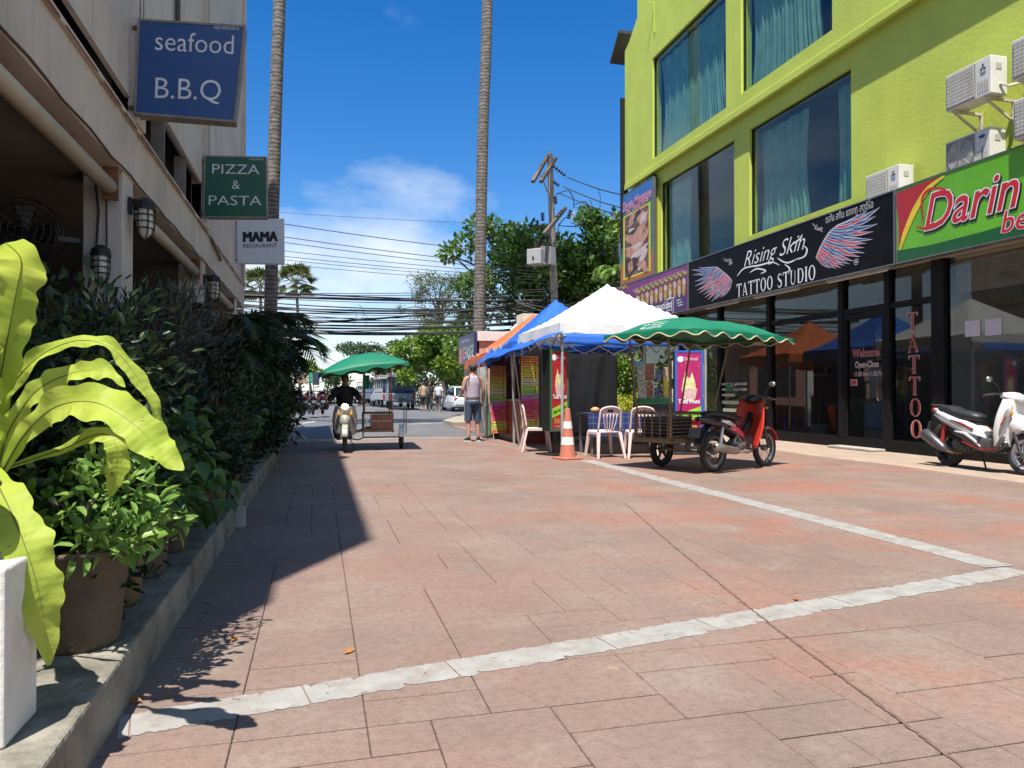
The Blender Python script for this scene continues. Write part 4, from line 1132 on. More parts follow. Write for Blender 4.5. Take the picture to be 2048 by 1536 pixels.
a = PX(1725,910,9.72); tag(MB().box(9.62,9.94,yA-.05,yB+.05,.03,.075).build('door_step', CONC, bevel=.01), 'low grey step in front of the glass shop door', 'step')
# ================================================================== PLANTS
BARK = M('palm_bark', (.19,.165,.145), .9, var=.3, scale=7, bump=.9, bscale=16, dirt=(.085,.07,.06), dscale=5, damt=.85)
def _bands(m, sc):
    N, L = m.node_tree.nodes, m.node_tree.links; g = N.new('ShaderNodeNewGeometry'); mp_ = N.new('ShaderNodeMapping'); mp_.inputs['Scale'].default_value = (.6,.6,1); L.new(g.outputs['Position'], mp_.inputs['Vector'])
    w = N.new('ShaderNodeTexWave'); w.bands_direction = 'Z'; w.inputs['Scale'].default_value = sc; w.inputs['Distortion'].default_value = 3.5; w.inputs['Detail'].default_value = 3; w.inputs['Detail Scale'].default_value = 2.2; L.new(mp_.outputs[0], w.inputs['Vector'])
    r = N.new('ShaderNodeValToRGB'); r.color_ramp.elements[0].color = (.45,.45,.45,1); r.color_ramp.elements[0].position = .2; r.color_ramp.elements[1].position = .5; L.new(w.outputs['Fac'], r.inputs[0])
    x = N.new('ShaderNodeMix'); x.data_type = 'RGBA'; x.blend_type = 'MULTIPLY'; x.inputs['Factor'].default_value = 1.; b = N['Principled BSDF']; s = b.inputs['Base Color'].links[0].from_socket; L.new(s, x.inputs['A']); L.new(r.outputs[0], x.inputs['B']); L.new(x.outputs['Result'], b.inputs['Base Color'])
_bands(BARK, 2.6)
WOOD = M('tree_bark', (.10,.08,.06), .9, var=.3, scale=6, bump=.5, bscale=30)
L_ALM = leafmat('almond_leaves', (.040,.105,.020), (.16,.26,.045), .34, .35, 1.2)
L_BRT = leafmat('bright_leaves', (.09,.19,.025), (.26,.36,.05), .40, .45, 1.0)
L_OLV = leafmat('olive_leaves', (.07,.10,.035), (.17,.19,.06), .35, .55, 1.0)
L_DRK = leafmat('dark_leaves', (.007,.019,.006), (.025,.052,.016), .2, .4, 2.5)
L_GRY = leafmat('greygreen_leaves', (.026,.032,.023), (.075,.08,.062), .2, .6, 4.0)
L_MID = leafmat('mid_leaves', (.08,.19,.03), (.26,.40,.09), .38, .4, 9.0)
L_HRT = leafmat('heart_leaves', (.025,.07,.018), (.08,.17,.04), .30, .4, 5.0)
L_FAR = leafmat('far_leaves', (.035,.07,.03), (.09,.15,.05), .3, .5, .5)
L_FAN = leafmat('fan_palm_leaves', (.055,.085,.025), (.16,.18,.06), .3, .5, 1.0)
L_FERN = leafmat('fern_leaf', (.37,.50,.050), (.54,.63,.11), .48, .5, 5.0, .22)
_N, _L = L_FERN.node_tree.nodes, L_FERN.node_tree.links
_g = _N.new('ShaderNodeNewGeometry'); _n = _N.new('ShaderNodeTexNoise'); _n.inputs['Scale'].default_value = 45; _n.inputs['Detail'].default_value = 5; _L.new(_g.outputs['Position'], _n.inputs['Vector'])
_b = _N.new('ShaderNodeBump'); _b.inputs['Strength'].default_value = .5; _b.inputs['Distance'].default_value = .006; _L.new(_n.outputs['Fac'], _b.inputs['Height']); _L.new(_b.outputs[0], _N['Principled BSDF'].inputs['Normal'])
# brown blemishes on the blade
_n2 = _N.new('ShaderNodeTexNoise'); _n2.inputs['Scale'].default_value = 28; _n2.inputs['Detail'].default_value = 3; _L.new(_g.outputs['Position'], _n2.inputs['Vector'])
_r = _N.new('ShaderNodeValToRGB'); _r.color_ramp.elements[0].position = .70; _r.color_ramp.elements[1].position = .74; _L.new(_n2.outputs['Fac'], _r.inputs[0])
_m = _N.new('ShaderNodeMix'); _m.data_type = 'RGBA'; _m.inputs['B'].default_value = (.16,.11,.03,1); _L.new(_r.outputs[0], _m.inputs['Factor'])
_src = _N['Principled BSDF'].inputs['Base Color'].links[0].from_socket; _L.new(_src, _m.inputs['A']); _L.new(_m.outputs['Result'], _N['Principled BSDF'].inputs['Base Color'])
RIB = M('fern_rib', (.11,.12,.02), .5)
def tree(name, label, base, blobs, n, size, wid, lm, seed, trunk_r=.14, wood=WOOD, limbs=7, group=None, updir=.2, shell=.45, top=None, cat='tree', crownname='crown'):
    rs_ = np.random.RandomState(seed); base = Vector(base)
    t = thing(name, label, cat, base, 0, group)
    B = [tuple(Vector(b[:3])-base)+tuple(b[3:]) for b in blobs]
    P, d = blob_points(rs_, B, n, shell)
    D = d*.7+rs_.normal(size=d.shape)*.6; D[:,2] += updir
    v, f = leaf_arrays(P, D, size, wid, rs_)
    mesh_np(crownname, v, f, lm, t)
    if trunk_r:
        cen = np.average(np.array([b[:3] for b in B]), axis=0)
        tm = MB(); h = top if top else max(.3, cen[2]*.75)
        mid = Vector((cen[0]*.35, cen[1]*.35, h*.55)); tp_ = Vector((cen[0]*.8, cen[1]*.8, h))
        tm.tube(catmull([V(0,0,0), mid, tp_], 5), [trunk_r*(1.15-.6*i/10) for i in range(11)], 8)
        o = tm.build('trunk', wood, t, smooth=True)
        lm_ = MB(); idx = rs_.permutation(len(B))[:limbs]
        for k in idx:
            q = Vector(B[k][:3]); s_ = mid.lerp(tp_, rs_.uniform(.2,1)); m_ = s_.lerp(q,.5)+V(0,0,.12*(q-s_).length)
            pts = catmull([s_, m_, q], 4); lm_.tube(pts, [trunk_r*(.45-.35*i/(len(pts)-1)) for i in range(len(pts))], 5)
            for e in range(3):
                w = q+Vector(rs_.normal(size=3)*np.array(B[k][3:])*.5); lm_.tube([q.lerp(s_,.25), w], [trunk_r*.10, trunk_r*.03], 4)
        lm_.build('limbs', wood, o)
    return t
def rblobs(seed, u0, u1, v0, v1, t, n, r, dt=2.0, prof=None, flat=.65):
    r_ = random.Random(seed); out = []
    while len(out) < n:
        u, v = r_.uniform(u0,u1), r_.uniform(v0,v1)
        if prof and not prof((u-u0)/(u1-u0), (v-v0)/(v1-v0)): continue
        p = PD(u, v, t+r_.uniform(-dt,dt)); q = r*r_.uniform(.6,1.25)
        out.append((p.x,p.y,p.z,q,q,q*flat))
    return out
ov = lambda a,b: ((a-.5)/.5)**2+((b-.5)/.5)**2 < 1
# big sea almond behind the pole and its neighbours
bl = rblobs(1, 895,1235, 470,650, 35, 34, 1.0, 2.0, lambda a,b: b > .52-1.1*a or b > .5) + rblobs(2, 950,1110, 450,520, 35, 8, .85, 1.5) + rblobs(3, 880,960, 485,530, 35, 4, .55, 1)
tree('almond_tree', 'big glossy dark green tree behind the utility pole', PD(1075,785,35)-V(0,0,1.0), bl, 13500, .29, .55, L_ALM, 11, .25, limbs=16)
tree('almond_tree', 'leafy branch tree reaching up beside the lime building corner', PD(1262,785,35)-V(0,0,1.0), rblobs(4,1165,1250,428,458,33,6,.5,.6,flat=.6)+rblobs(5,1172,1202,466,486,33,3,.32,.3)+rblobs(6,1130,1240,500,600,34,9,.8,1), 3600, .26, .55, L_ALM, 12, .12, limbs=12, top=7.2)
tree('broadleaf_tree', 'bright sunlit broadleaf tree left of the right hand palm trunk', PD(905,785,46)-V(0,0,1.0), rblobs(7,845,955,655,765,46,24,.80,1.4)+rblobs(8,800,860,680,760,47,8,.65,1), 9000, .25, .62, L_BRT, 13, .12, limbs=9)
tree('sparse_tree', 'thin olive tree with bare twigs above the bright tree', PD(890,785,50)-V(0,0,1.0), rblobs(9,835,955,555,640,50,20,.85,1.2)+rblobs(10,800,880,610,670,50,8,.6,1), 5000, .17, .4, L_OLV, 14, .14, limbs=20, shell=.1, top=7.4)
tree('dark_tree', 'dark layered tree beyond the moving tricycle', PD(745,785,60)-V(0,0,1.0), rblobs(15,700,800,690,745,60,14,1.0,2,flat=.4)+rblobs(16,690,740,688,720,60,4,.7,1,flat=.35), 4000, .28, .5, L_FAR, 15, .18, limbs=8)
tree('shade_tree', 'shaded trees behind the row of parked trucks', PD(850,785,62)-V(0,0,1.0), rblobs(17,760,960,690,790,62,26,1.1,3), 6500, .30, .55, L_FAR, 16, .2, limbs=6)
tree('shore_tree', 'small feathery tree far off above the left hand signboards', PD(625,785,75)-V(0,0,1.0), rblobs(18,602,648,722,752,75,8,.75,1,flat=.5), 1600, .28, .5, L_BRT, 17, .12, limbs=4)
tree('shore_tree', 'dim bushy tree behind the tricycle rider', PD(675,785,70)-V(0,0,1.0), rblobs(19,655,700,745,800,70,8,.8,1), 1600, .3, .5, L_FAR, 18, .12, limbs=4)
tree('shrub', 'green sunlit bush seen under the tent beside the chairs', (8.8,20.9,0), [(8.5,20.8,1.2,.6,.6,.8),(9.1,21.4,1.5,.6,.6,.9),(8.2,21.6,1.8,.7,.6,.8),(8.8,20.5,2.1,.5,.5,.5),(9.3,20.6,1.0,.4,.5,.7)], 3600, .16, .6, L_BRT, 19, .05, limbs=3, cat='bush', crownname='foliage')
tree('shrub', 'clipped yellow green hedge plant low behind the stall', (8.5,19.6,0), [(8.2,19.6,.70,.5,.4,.35),(8.8,19.7,.70,.5,.4,.35)], 1500, .09, .6, leafmat('yellow_leaves',(.30,.36,.03),(.45,.45,.05),.35), 20, .03, limbs=2, cat='bush', crownname='foliage')
for k,(u,v0,v1,t_,r_,lab) in enumerate(((1000,600,690,33,.9,'shaded bush mass at the foot of the almond tree, left'),(1150,610,700,33,.9,'shaded bush mass at the foot of the almond tree, right'))):
    tree('shrub', lab, PD(u,785,t_)-V(0,0,1.0), rblobs(40+k,u-90,u+90,v0,v1+60,t_+2,16,r_,1), 5000, .22, .55, L_ALM, 21+k, .06, limbs=4, cat='bush', crownname='foliage')

# tall palm trunks
def ringed(mb, pts, r0, r1, n=12, step=.09):
    P = catmull(pts, 14); out, rr = [], []; acc = 0; L_ = sum((P[i+1]-P[i]).length for i in range(len(P)-1)); s_ = 0
    k = int(L_/step); fine = []
    seg = [0]
    for i in range(len(P)-1): seg.append(seg[-1]+(P[i+1]-P[i]).length)
    j = 0
    for i in range(k*2+1):
        d = L_*i/(k*2)
        while j < len(seg)-2 and seg[j+1] < d: j += 1
        fine.append(P[j].lerp(P[j+1], (d-seg[j])/max(1e-6, seg[j+1]-seg[j])))
        r = r0+(r1-r0)*i/(k*2); rr.append(r*(1.0 if i % 2 else 1.055)*rnd.uniform(.985,1.015))
    return mb.tube(fine, rr, n)
def frond(mb, o, d, L_, lw, n=22, droop=.9, seed=0, leafl=.5):
    r_ = random.Random(seed); d = Vector(d).normalized(); P = []
    for i in range(n+1):
        t = i/n; P.append(Vector(o)+d*L_*t*(1-.25*t*t)+V(0,0,-droop*L_*.5*t*t))
    mb.tube(P, [.022*(1-.85*i/n)*lw for i in range(n+1)], 4)
    side = d.cross(V(0,0,1)).normalized()
    for i in range(2, n+1):
        tg = (P[i]-P[i-1]).normalized(); l_ = leafl*L_*math.sin(math.pi*(.12+.8*i/n))*.55
        for s_ in (-1,1):
            a = P[i]; b = a+(side*s_*.85+tg*.75+V(0,0,-.25-.2*r_.random())).normalized()*l_*r_.uniform(.8,1.1)
            w = tg*.018*lw*1.4
            mb.add([a-w, a+w, a.lerp(b,.6)+w*.9+V(0,0,.02), b], [(0,1,2),(0,2,3)])
    return mb
def tallpalm(label, pts, r0, r1, seed):
    t = thing('palm_tree', label, 'palm tree', pts[0])
    b0 = Vector(pts[0]); P = [Vector(p)-b0 for p in pts]
    ringed(MB(), P, r0, r1).build('trunk', BARK, t, smooth=True)
    r_ = random.Random(seed)
    for k in range(15):
        a = k*2.4; e = r_.uniform(-.1,1.1)
        frond(MB(), P[-1], (math.cos(a),math.sin(a),e), 3.4, 1.6, droop=1.0, seed=k).build('frond', L_FAN, t)
    return t
tallpalm('tall palm trunk rising beside the projecting restaurant signs', [PD(536,850,21.5), PD(541,600,21.5), PD(545,380,21.5), PD(552,120,21.5), PD(556,0,21.5), PD(562,-420,21.5)], .185, .165, 1)
tallpalm('tall palm trunk standing behind the exchange kiosk', [PD(955,840,26.5), PD(958,660,26.5), PD(961,480,26.5), PD(966,250,26.5), PD(973,60,26.5), PD(984,-420,26.5)], .215, .175, 2)
def fanpalm(label, base, top, rc, seed, tr=.13):
    t = thing('fan_palm', label, 'palm tree', base); b0 = Vector(base); tp_ = Vector(top)-b0
    ringed(MB(), [V(0,0,0), tp_*.5+V(.1,0,0), tp_], tr, tr*.8, 8, .25).build('trunk', BARK, t, smooth=True)
    r_ = random.Random(seed)
    for k in range(40):
        a = k*2.4; e = r_.uniform(-.75,1.4); d = V(math.cos(a),math.sin(a),e).normalized(); st = tp_+d*rc*.5
        mb = MB(); mb.tube([tp_, st], [.02,.015], 4)
        sd = d.cross(V(0,0,1)).normalized(); up = sd.cross(d)
        for q in range(13):
            an = (q-6)*.21; dd = d*math.cos(an)+sd*math.sin(an); e_ = st+dd*rc*.55*(1-.04*abs(q-6))-V(0,0,.10*rc+.02*abs(q-6)*rc)
            mb.add([st, st.lerp(e_,.6)+sd*.085*math.cos(an)-d*.085*math.sin(an)+up*.015, e_, st.lerp(e_,.6)-sd*.085*math.cos(an)+d*.085*math.sin(an)+up*.015], [(0,1,2),(0,2,3)])
        mb.build('frond', L_FAN, t)
    return t
fanpalm('fan palm with a full round crown right of the left trunk', G(601,812), PD(591,562,61), 2.0, 3)
fanpalm('fan palm partly hidden behind the left palm trunk', G(518,815), PD(520,572,56), 1.9, 4)
sp = thing('small_palm', 'small shaggy palm at the corner of the lime building', 'palm tree', PD(1232,785,27)-V(0,0,1.0))
hp = PD(1232,545,27)-Vector(sp.location)
MB().tube([V(0,0,0), hp*.5, hp], [.10,.08,.07], 8).build('trunk', BARK, sp, smooth=True)
for k in range(16): frond(MB(), hp, (math.cos(k*2.4),math.sin(k*2.4),.35+.12*(k % 6)), 1.25, 1.2, droop=.9, seed=60+k, leafl=.6).build('frond', L_MID, sp)

# ------------------------------------------------------------------ the planting along the restaurant
def shrub(name, label, base, blobs, n, size, wid, lm, seed, cat='plant', updir=.3, stems=6, droop=0., group=None, shell=.35, fine=True):
    rs_ = np.random.RandomState(seed); base = Vector(base); t = thing(name, label, cat, base, 0, group)
    B = [tuple(Vector(b[:3])-base)+tuple(b[3:]) for b in blobs]
    P, d = blob_points(rs_, B, n, shell); D = d*.8+rs_.normal(size=d.shape)*.5; D[:,2] += updir
    v, f = leaf_arrays(P, D, size, wid, rs_, droop=droop, fine=fine); mesh_np('foliage', v, f, lm, t)
    st = MB()
    for k in range(stems):
        q = Vector(B[k % len(B)][:3])+Vector(rs_.normal(size=3)*.08); st.tube(catmull([V(rs_.normal()*.03,rs_.normal()*.03,0), q*.5+V(0,0,.05), q], 4), [.014*(1-.07*i) for i in range(9)], 5)
    st.build('stems', WOOD, t); return t
def hb(seed, y0, y1, z0, z1, x0=-1.75, x1=-.85, n=10, r=.32):
    r_ = random.Random(seed); return [(r_.uniform(x0,x1), r_.uniform(y0,y1), r_.uniform(z0,z1), r*r_.uniform(.7,1.3), r*r_.uniform(.8,1.4), r*r_.uniform(.7,1.3)) for _ in range(n)]
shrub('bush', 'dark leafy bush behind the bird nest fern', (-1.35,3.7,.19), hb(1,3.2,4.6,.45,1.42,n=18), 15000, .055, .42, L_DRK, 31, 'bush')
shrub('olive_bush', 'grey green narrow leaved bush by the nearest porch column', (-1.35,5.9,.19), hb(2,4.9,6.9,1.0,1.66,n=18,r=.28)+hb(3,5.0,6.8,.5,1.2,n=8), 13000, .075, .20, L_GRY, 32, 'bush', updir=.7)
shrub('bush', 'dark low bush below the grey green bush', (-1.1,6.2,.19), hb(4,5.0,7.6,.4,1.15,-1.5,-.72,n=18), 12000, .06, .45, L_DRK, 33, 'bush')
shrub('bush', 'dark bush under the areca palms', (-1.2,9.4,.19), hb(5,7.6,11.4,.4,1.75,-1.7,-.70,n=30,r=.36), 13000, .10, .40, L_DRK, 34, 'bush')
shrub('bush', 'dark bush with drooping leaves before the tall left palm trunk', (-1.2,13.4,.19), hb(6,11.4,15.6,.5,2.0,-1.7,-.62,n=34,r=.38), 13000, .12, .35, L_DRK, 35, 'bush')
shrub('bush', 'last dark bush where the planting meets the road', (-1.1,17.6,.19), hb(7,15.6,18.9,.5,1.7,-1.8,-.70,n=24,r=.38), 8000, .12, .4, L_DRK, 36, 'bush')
def areca(label, base, h, n, seed, L_=1.2):
    t = thing('areca_palm', label, 'palm', base); r_ = random.Random(seed); st = MB()
    for k in range(n):
        a = k*2.4+r_.random(); b_ = V(r_.gauss(0,.12),r_.gauss(0,.15),0); hh = h*r_.uniform(.55,1.0); tp_ = b_+V(.18*math.cos(a)*hh,.22*math.sin(a)*hh,hh)
        st.tube([b_, b_.lerp(tp_,.5), tp_], [.022,.018,.012], 5)
        for q in range(3): frond(MB(), tp_, (math.cos(a+q*.9-.9),math.sin(a+q*.9-.9),.55+.3*q), L_*r_.uniform(.8,1.15), 1.1, n=18, droop=1.0, seed=seed*50+k*3+q, leafl=.75).build('frond', L_DRK, t)
    st.build('stems', M('palm_cane', (.10,.12,.04), .6), t); return t
areca('dark areca palm reaching over the hedge below the porch lamp', (-1.35,8.6,.19), 1.6, 5, 3, 1.1)
areca('dark areca palm in the middle of the hedge', (-1.3,11.3,.19), 1.9, 6, 4, 1.3)
areca('dark areca palm spreading fronds toward the street end', (-1.2,14.6,.19), 1.9, 7, 5, 1.5)
areca('spiky palm at the far end of the hedge by the road', (-1.0,18.7,.19), .9, 5, 6, 1.0)
shrub('vine', 'heart leaved vine trailing from the ledge with sunlit tips', (-.85,5.1,.19), hb(8,4.0,5.2,.45,1.0,-1.0,-.66,n=12,r=.17)+hb(9,7.4,8.4,.7,1.05,-.85,-.62,n=6,r=.16), 1100, .085, .85, L_HRT, 37, 'vine', updir=-.2, droop=.25)
fl = shrub('flowering_plant', 'pink flowered pot plant in the shade behind the fern', (-1.25,3.1,.19), hb(10,2.9,3.5,.5,.85,-1.4,-1.05,n=6,r=.18), 700, .07, .5, L_DRK, 38)
rs_ = np.random.RandomState(5); P, d = blob_points(rs_, [(0,.1,.5,.22,.28,.18)], 120, .7); v, f = leaf_arrays(P, d+rs_.normal(size=d.shape)*.5, .04, .9, rs_); mesh_np('blossom', v, f, M('pink_petal', (.40,.05,.26), .6), fl)

# pots
TERRA = M('terracotta', (.085,.06,.04), .8, var=.2, scale=7, bump=.25, bscale=50, dirt=(.09,.085,.055), dscale=4, damt=.8)
def pot(label, p, r, h, mat=TERRA, nm='plant_pot'):
    t = thing(nm, label, 'pot', p, 0, 'pots along the ledge')
    MB().lathe([(0,0),(r*.70,0),(r*.74,h*.04),(r*.90,h*.76),(r*.93,h*.78),(r*.92,h*.81),(r*.95,h*.83),(r*.94,h*.86),(r*.98,h*.93),(r*1.06,h*.94),(r*1.08,h*.98),(r*1.04,h),(r*.95,h*.99),(r*.93,h*.9),(0,h*.9)], n=32).build('body', mat, t, smooth=True)
    MB().lathe([(0,h*.915),(r*.93,h*.905)], n=20).build('soil', M('soil', (.03,.022,.016), .95), t)
    return t
pot('large terracotta pot with ribbed rim in the foreground', (-.835,3.0,.19), .178, .36)
pot('olive brown tall pot behind the large ribbed pot', (-.84,3.52,.19), .135, .40, M('glazed_brown', (.10,.075,.03), .45, var=.25, scale=6))
pot('dark pot third along the ledge', (-.85,4.05,.19), .15, .34)
pot('dark pot fourth along the ledge', (-.85,4.65,.19), .15, .32)
pot('small dark pot just before the ledge step', (-.82,5.5,.19), .14, .36)
pot('reddish pot just past the ledge step', (-.80,7.1,.19), .15, .40)
pot('reddish pot among the vines farther along the ledge', (-.80,8.1,.19), .15, .40)
shrub('pot_plant', 'sunlit fresh green plant in the ribbed terracotta pot', (-.83,3.0,.52), [(-.86,3.0,.70,.16,.16,.15),(-.70,2.98,.74,.15,.15,.15),(-.62,3.1,.62,.13,.15,.12),(-.78,3.1,.86,.14,.14,.12),(-.95,2.98,.72,.12,.12,.12),(-.66,2.92,.60,.12,.10,.10),(-.74,2.86,.58,.13,.08,.08)], 760, .072, .40, L_MID, 39, updir=.35, droop=.15, shell=.2)
shrub('pot_plant', 'half shaded leafy plant behind the ribbed pot', (-.84,3.52,.55), [(-.80,3.5,.78,.2,.2,.18),(-.70,3.6,.68,.15,.18,.14)], 420, .085, .5, L_HRT, 40, droop=.2, shell=.2)
# white pedestal and the bird nest fern on it
ped = thing('pedestal', 'white square plaster pedestal under the fern pot', 'pedestal', (-.89,2.275,.19))
MB().box(-.12,.12,-.115,.115,0,.46).build('shaft', M('white_plaster', (.66,.63,.56), .75, var=.06, scale=6, bump=.2, bscale=40, dirt=(.35,.30,.24), dscale=5, damt=.5), ped, bevel=.008)
pot('small terracotta pot holding the fern on the white pedestal', (-.925,2.275,.65), .092, .21)
fern = thing('bird_nest_fern', 'large yellow green bird nest fern with wavy strap leaves', 'fern', (-.89,2.275,.86))
def fernleaf(pts, hw, tilt=.35, wav=.012, seed=0, name='leaf'):
    # pts: (u, v, distance); hw: half widths (m) along the leaf
    r_ = random.Random(seed); P = catmull([PD(u,v,t) for u,v,t in pts], 30); n = len(P); o = Vector(fern.location)
    vs, fs, ribp = [], [], []; ph = [r_.uniform(0,6.28) for _ in range(4)]
    for i, p in enumerate(P):
        t = i/(n-1); tg = (P[min(i+1,n-1)]-P[max(i-1,0)]).normalized(); view = (Vector((0,0,EYE))-p).normalized()
        s_ = tg.cross(view).normalized(); nn = s_.cross(tg).normalized()
        s_ = (s_*math.cos(tilt)+nn*math.sin(tilt)); nn = s_.cross(tg).normalized()
        k = t*(len(hw)-1); a = int(min(len(hw)-2, k)); w = hw[a]+(hw[a+1]-hw[a])*(k-a)
        for j in range(7):
            c = (j-3)/3; e_ = min(1.,t*4,(1-t)*5); wv = 1.1*wav*e_*abs(c)**1.6*(math.sin(t*26+ph[0 if c < 0 else 1])+.7*math.sin(t*47+ph[2 if c < 0 else 3])); we = 1+abs(c)*(.11*math.sin(t*29+ph[1 if c < 0 else 2])+.06*math.sin(t*71+ph[3]))*e_
            vs.append(p+s_*c*w*we+nn*(wv+.16*w*abs(c)+.0006*e_*math.sin(t*n*1.05-abs(c)*4.0)*(abs(c) > .1))-o)
        ribp.append(p-nn*.0015-o)
    for i in range(n-1):
        for j in range(6): fs.append((i*7+j,i*7+j+1,(i+1)*7+j+1,(i+1)*7+j))
    lf = MB().add(vs, fs).build(name, L_FERN, fern, smooth=True)
    MB().tube(ribp, [.0042*(1-.75*i/n) for i in range(n)], 5).build('midrib', RIB, lf)
    return lf
fernleaf([(-12,940,2.40),(-4,800,2.34),(12,690,2.28),(30,590,2.22),(40,520,2.15),(10,485,2.05)], [.012,.035,.058,.066,.062,.035], .3, .010, 1)
fernleaf([(-6,930,2.40),(10,800,2.36),(70,720,2.34),(150,682,2.33),(220,695,2.33),(275,755,2.35),(312,825,2.37),(332,868,2.40)], [.012,.022,.026,.021,.025,.028,.020,.003], .7, .008, 2)
fernleaf([(-2,935,2.36),(20,860,2.30),(70,785,2.25),(140,748,2.22),(205,742,2.20),(250,774,2.20)], [.012,.024,.032,.030,.030,.002], .5, .010, 3)
fernleaf([(8,940,2.30),(50,870,2.22),(110,815,2.16),(190,805,2.12),(270,850,2.10),(325,905,2.10),(368,940,2.10)], [.012,.026,.046,.058,.056,.044,.003], .35, .010, 5)
fernleaf([(15,935,2.42),(120,900,2.46),(200,868,2.44),(232,890,2.42),(234,940,2.42),(222,992,2.42)], [.006,.014,.026,.034,.036,.006], .3, .006, 6)
fernleaf([(-25,930,2.30),(5,985,2.14),(40,1060,2.06),(72,1150,2.04),(92,1240,2.06),(102,1328,2.08)], [.016,.050,.064,.062,.044,.004], .25, .008, 7)
fernleaf([(-10,930,2.36),(-30,820,2.25),(-50,700,2.2),(-60,600,2.15)], [.012,.05,.06,.02], .3, .01, 8)
fernleaf([(-10,935,2.36),(-60,900,2.2),(-130,930,2.1),(-190,1010,2.05)], [.012,.05,.06,.01], .3, .01, 9)
# fallen leaves on the paving
r_ = random.Random(8)
for u,v,lab in ((470,1275,'orange fallen leaf beside the building shadow'),(272,1398,'brown fallen leaf near the kerb'),(700,1300,None),(1590,1196,None)):
    p = G(u,v,.008); a = r_.uniform(0,6); d = V(math.cos(a),math.sin(a),0)*.035; n_ = V(-d.y,d.x,.25*.03)*.4
    tag(MB().add([p-d,p+n_+V(0,0,.008),p+d+V(0,0,.004),p-n_+V(0,0,.002)],[(0,1,2),(0,2,3)]).build('fallen_leaf', M('dead_leaf', (.30,.12,.03), .8)), lab or ('dry fallen leaf in the open middle of the paving' if u == 700 else 'dry fallen leaf beyond the long damp trail'), 'leaf', 'fallen leaves')

r_ = random.Random(18)
for k in range(12):
    y = r_.uniform(2.4,9.0); p = V(-.55+abs(r_.gauss(0,.09)), y, .006); a = r_.uniform(0,6); d = V(math.cos(a),math.sin(a),0)*r_.uniform(.012,.03); n_ = V(-d.y,d.x,.004)*.45
    tag(MB().add([p-d,p+n_+V(0,0,.006),p+d+V(0,0,.003),p-n_+V(0,0,.002)],[(0,1,2),(0,2,3)]).build('leaf_scrap', M('leaf_scrap_%d' % (k % 3), [(.16,.09,.03),(.10,.07,.035),(.22,.16,.06)][k % 3], .8)), 'dry leaf scrap lying along the foot of the planting ledge', 'leaf', 'leaf scraps along the ledge')
# ================================================================== UTILITY POLES AND CABLES
POLE = M('pole_concrete', (.33,.28,.23), .85, var=.12, scale=4, bump=.2, bscale=40)
DKW = M('dark_wood_arm', (.12,.09,.065), .8, var=.25, scale=6)
INS = M('brown_insulator', (.06,.03,.025), .3); BLK = M('cable_black', (.010,.010,.012), .5, var=.1); STEEL = M('galvanised', (.42,.42,.41), .45, metal=.6)
tp0 = PD(1100,306,30); bp0 = PD(1116,800,30); bp0.z = 0
up_ = thing('utility_pole', 'concrete utility pole with cross arms and transformer', 'utility pole', bp0)
def q_(u,v,t=30.): return PD(u,v,t)-bp0
MB().tube([V(0,0,-.1), tp0-bp0], [.19,.12], 4).build('pole', POLE, up_)
def part_(mb, n, m, par=up_, **k): return mb.build(n, m, par, **k)
part_(MB().bar(q_(1096,310,29.9), q_(1066,362,28.2), .13,.12), 'cross_arm', DKW)
part_(MB().bar(q_(1112,314,30.3), q_(1082,362,28.6), .13,.12), 'cross_arm', DKW)
part_(MB().bar(q_(1131,415,30.6), q_(1088,468,28.7), .13,.14), 'cross_arm', DKW)
part_(MB().bar(q_(1082,350,29.0), q_(1098,388,29.9), .05), 'brace', STEEL)
part_(MB().tube([q_(1100,306), q_(1101,290)], .02, 5), 'spike', STEEL)
def insul(a, b, n=5, r=.085):
    mb = MB(); a, b = Vector(a), Vector(b)
    for k in range(n):
        c0, c1 = a.lerp(b,k/n), a.lerp(b,(k+.55)/n); mb.tube([c0, c0.lerp(c1,.3), c1], [r*.35, r, r*.4], 8)
    mb.tube([a,b], r*.25, 5); return mb
for a,b in (((1107,331),(1132,351)),((1107,362),(1119,371)),((1110,392),(1112,408)),((1085,425),(1086,442)),((1074,440),(1076,456))):
    part_(insul(q_(*a,29.6), q_(*b,29.6), 5, .10), 'insulator', INS, smooth=True)
part_(insul(q_(1137,436,29.6), q_(1142,418,29.6), 4, .11), 'fuse_cutout', INS); part_(MB().tube([q_(1142,440,29.6),q_(1150,422,29.6)],.04,6), 'fuse_tube', M('pale_grey', (.55,.55,.52), .5))
tf = MB(); c = (q_(1062,498,29.0)+q_(1100,530,29.6))/2
A = Matrix.Rotation(-YAW-.5,3,'Z')
part_(MB().obox(q_(1073,514,29.2), .62,.50,.62, A), 'transformer_tank', M('transformer_grey', (.36,.36,.37), .5, var=.06), bevel=.03)
fins = MB()
for k in range(12): fins.obox(q_(1087+k*1.75,511,29.3), .018,.45,.70, A)
part_(fins, 'cooling_fins', M('fin_grey', (.36,.35,.34), .5))
part_(MB().obox(q_(1066,516,28.9), .01,.12,.16, A), 'dark_plate', BLK)
pts = MB()
for k in range(4): pts.tube([q_(1070+k*5,498,29.3), q_(1071+k*5,486,29.3)], [.05,.03], 6)
part_(pts, 'bushing', INS)
r_ = random.Random(12)
jw = MB()
for k in range(16):
    u0, v0 = r_.uniform(1072,1112), r_.uniform(470,500); u1, v1 = r_.uniform(1095,1118), r_.uniform(480,545)
    jw.tube(catmull([q_(u0,v0,29.5), q_((u0+u1)/2+r_.gauss(0,8),(v0+v1)/2+r_.gauss(0,8),29.4), q_(u1,v1,29.7)],5), .016, 4)
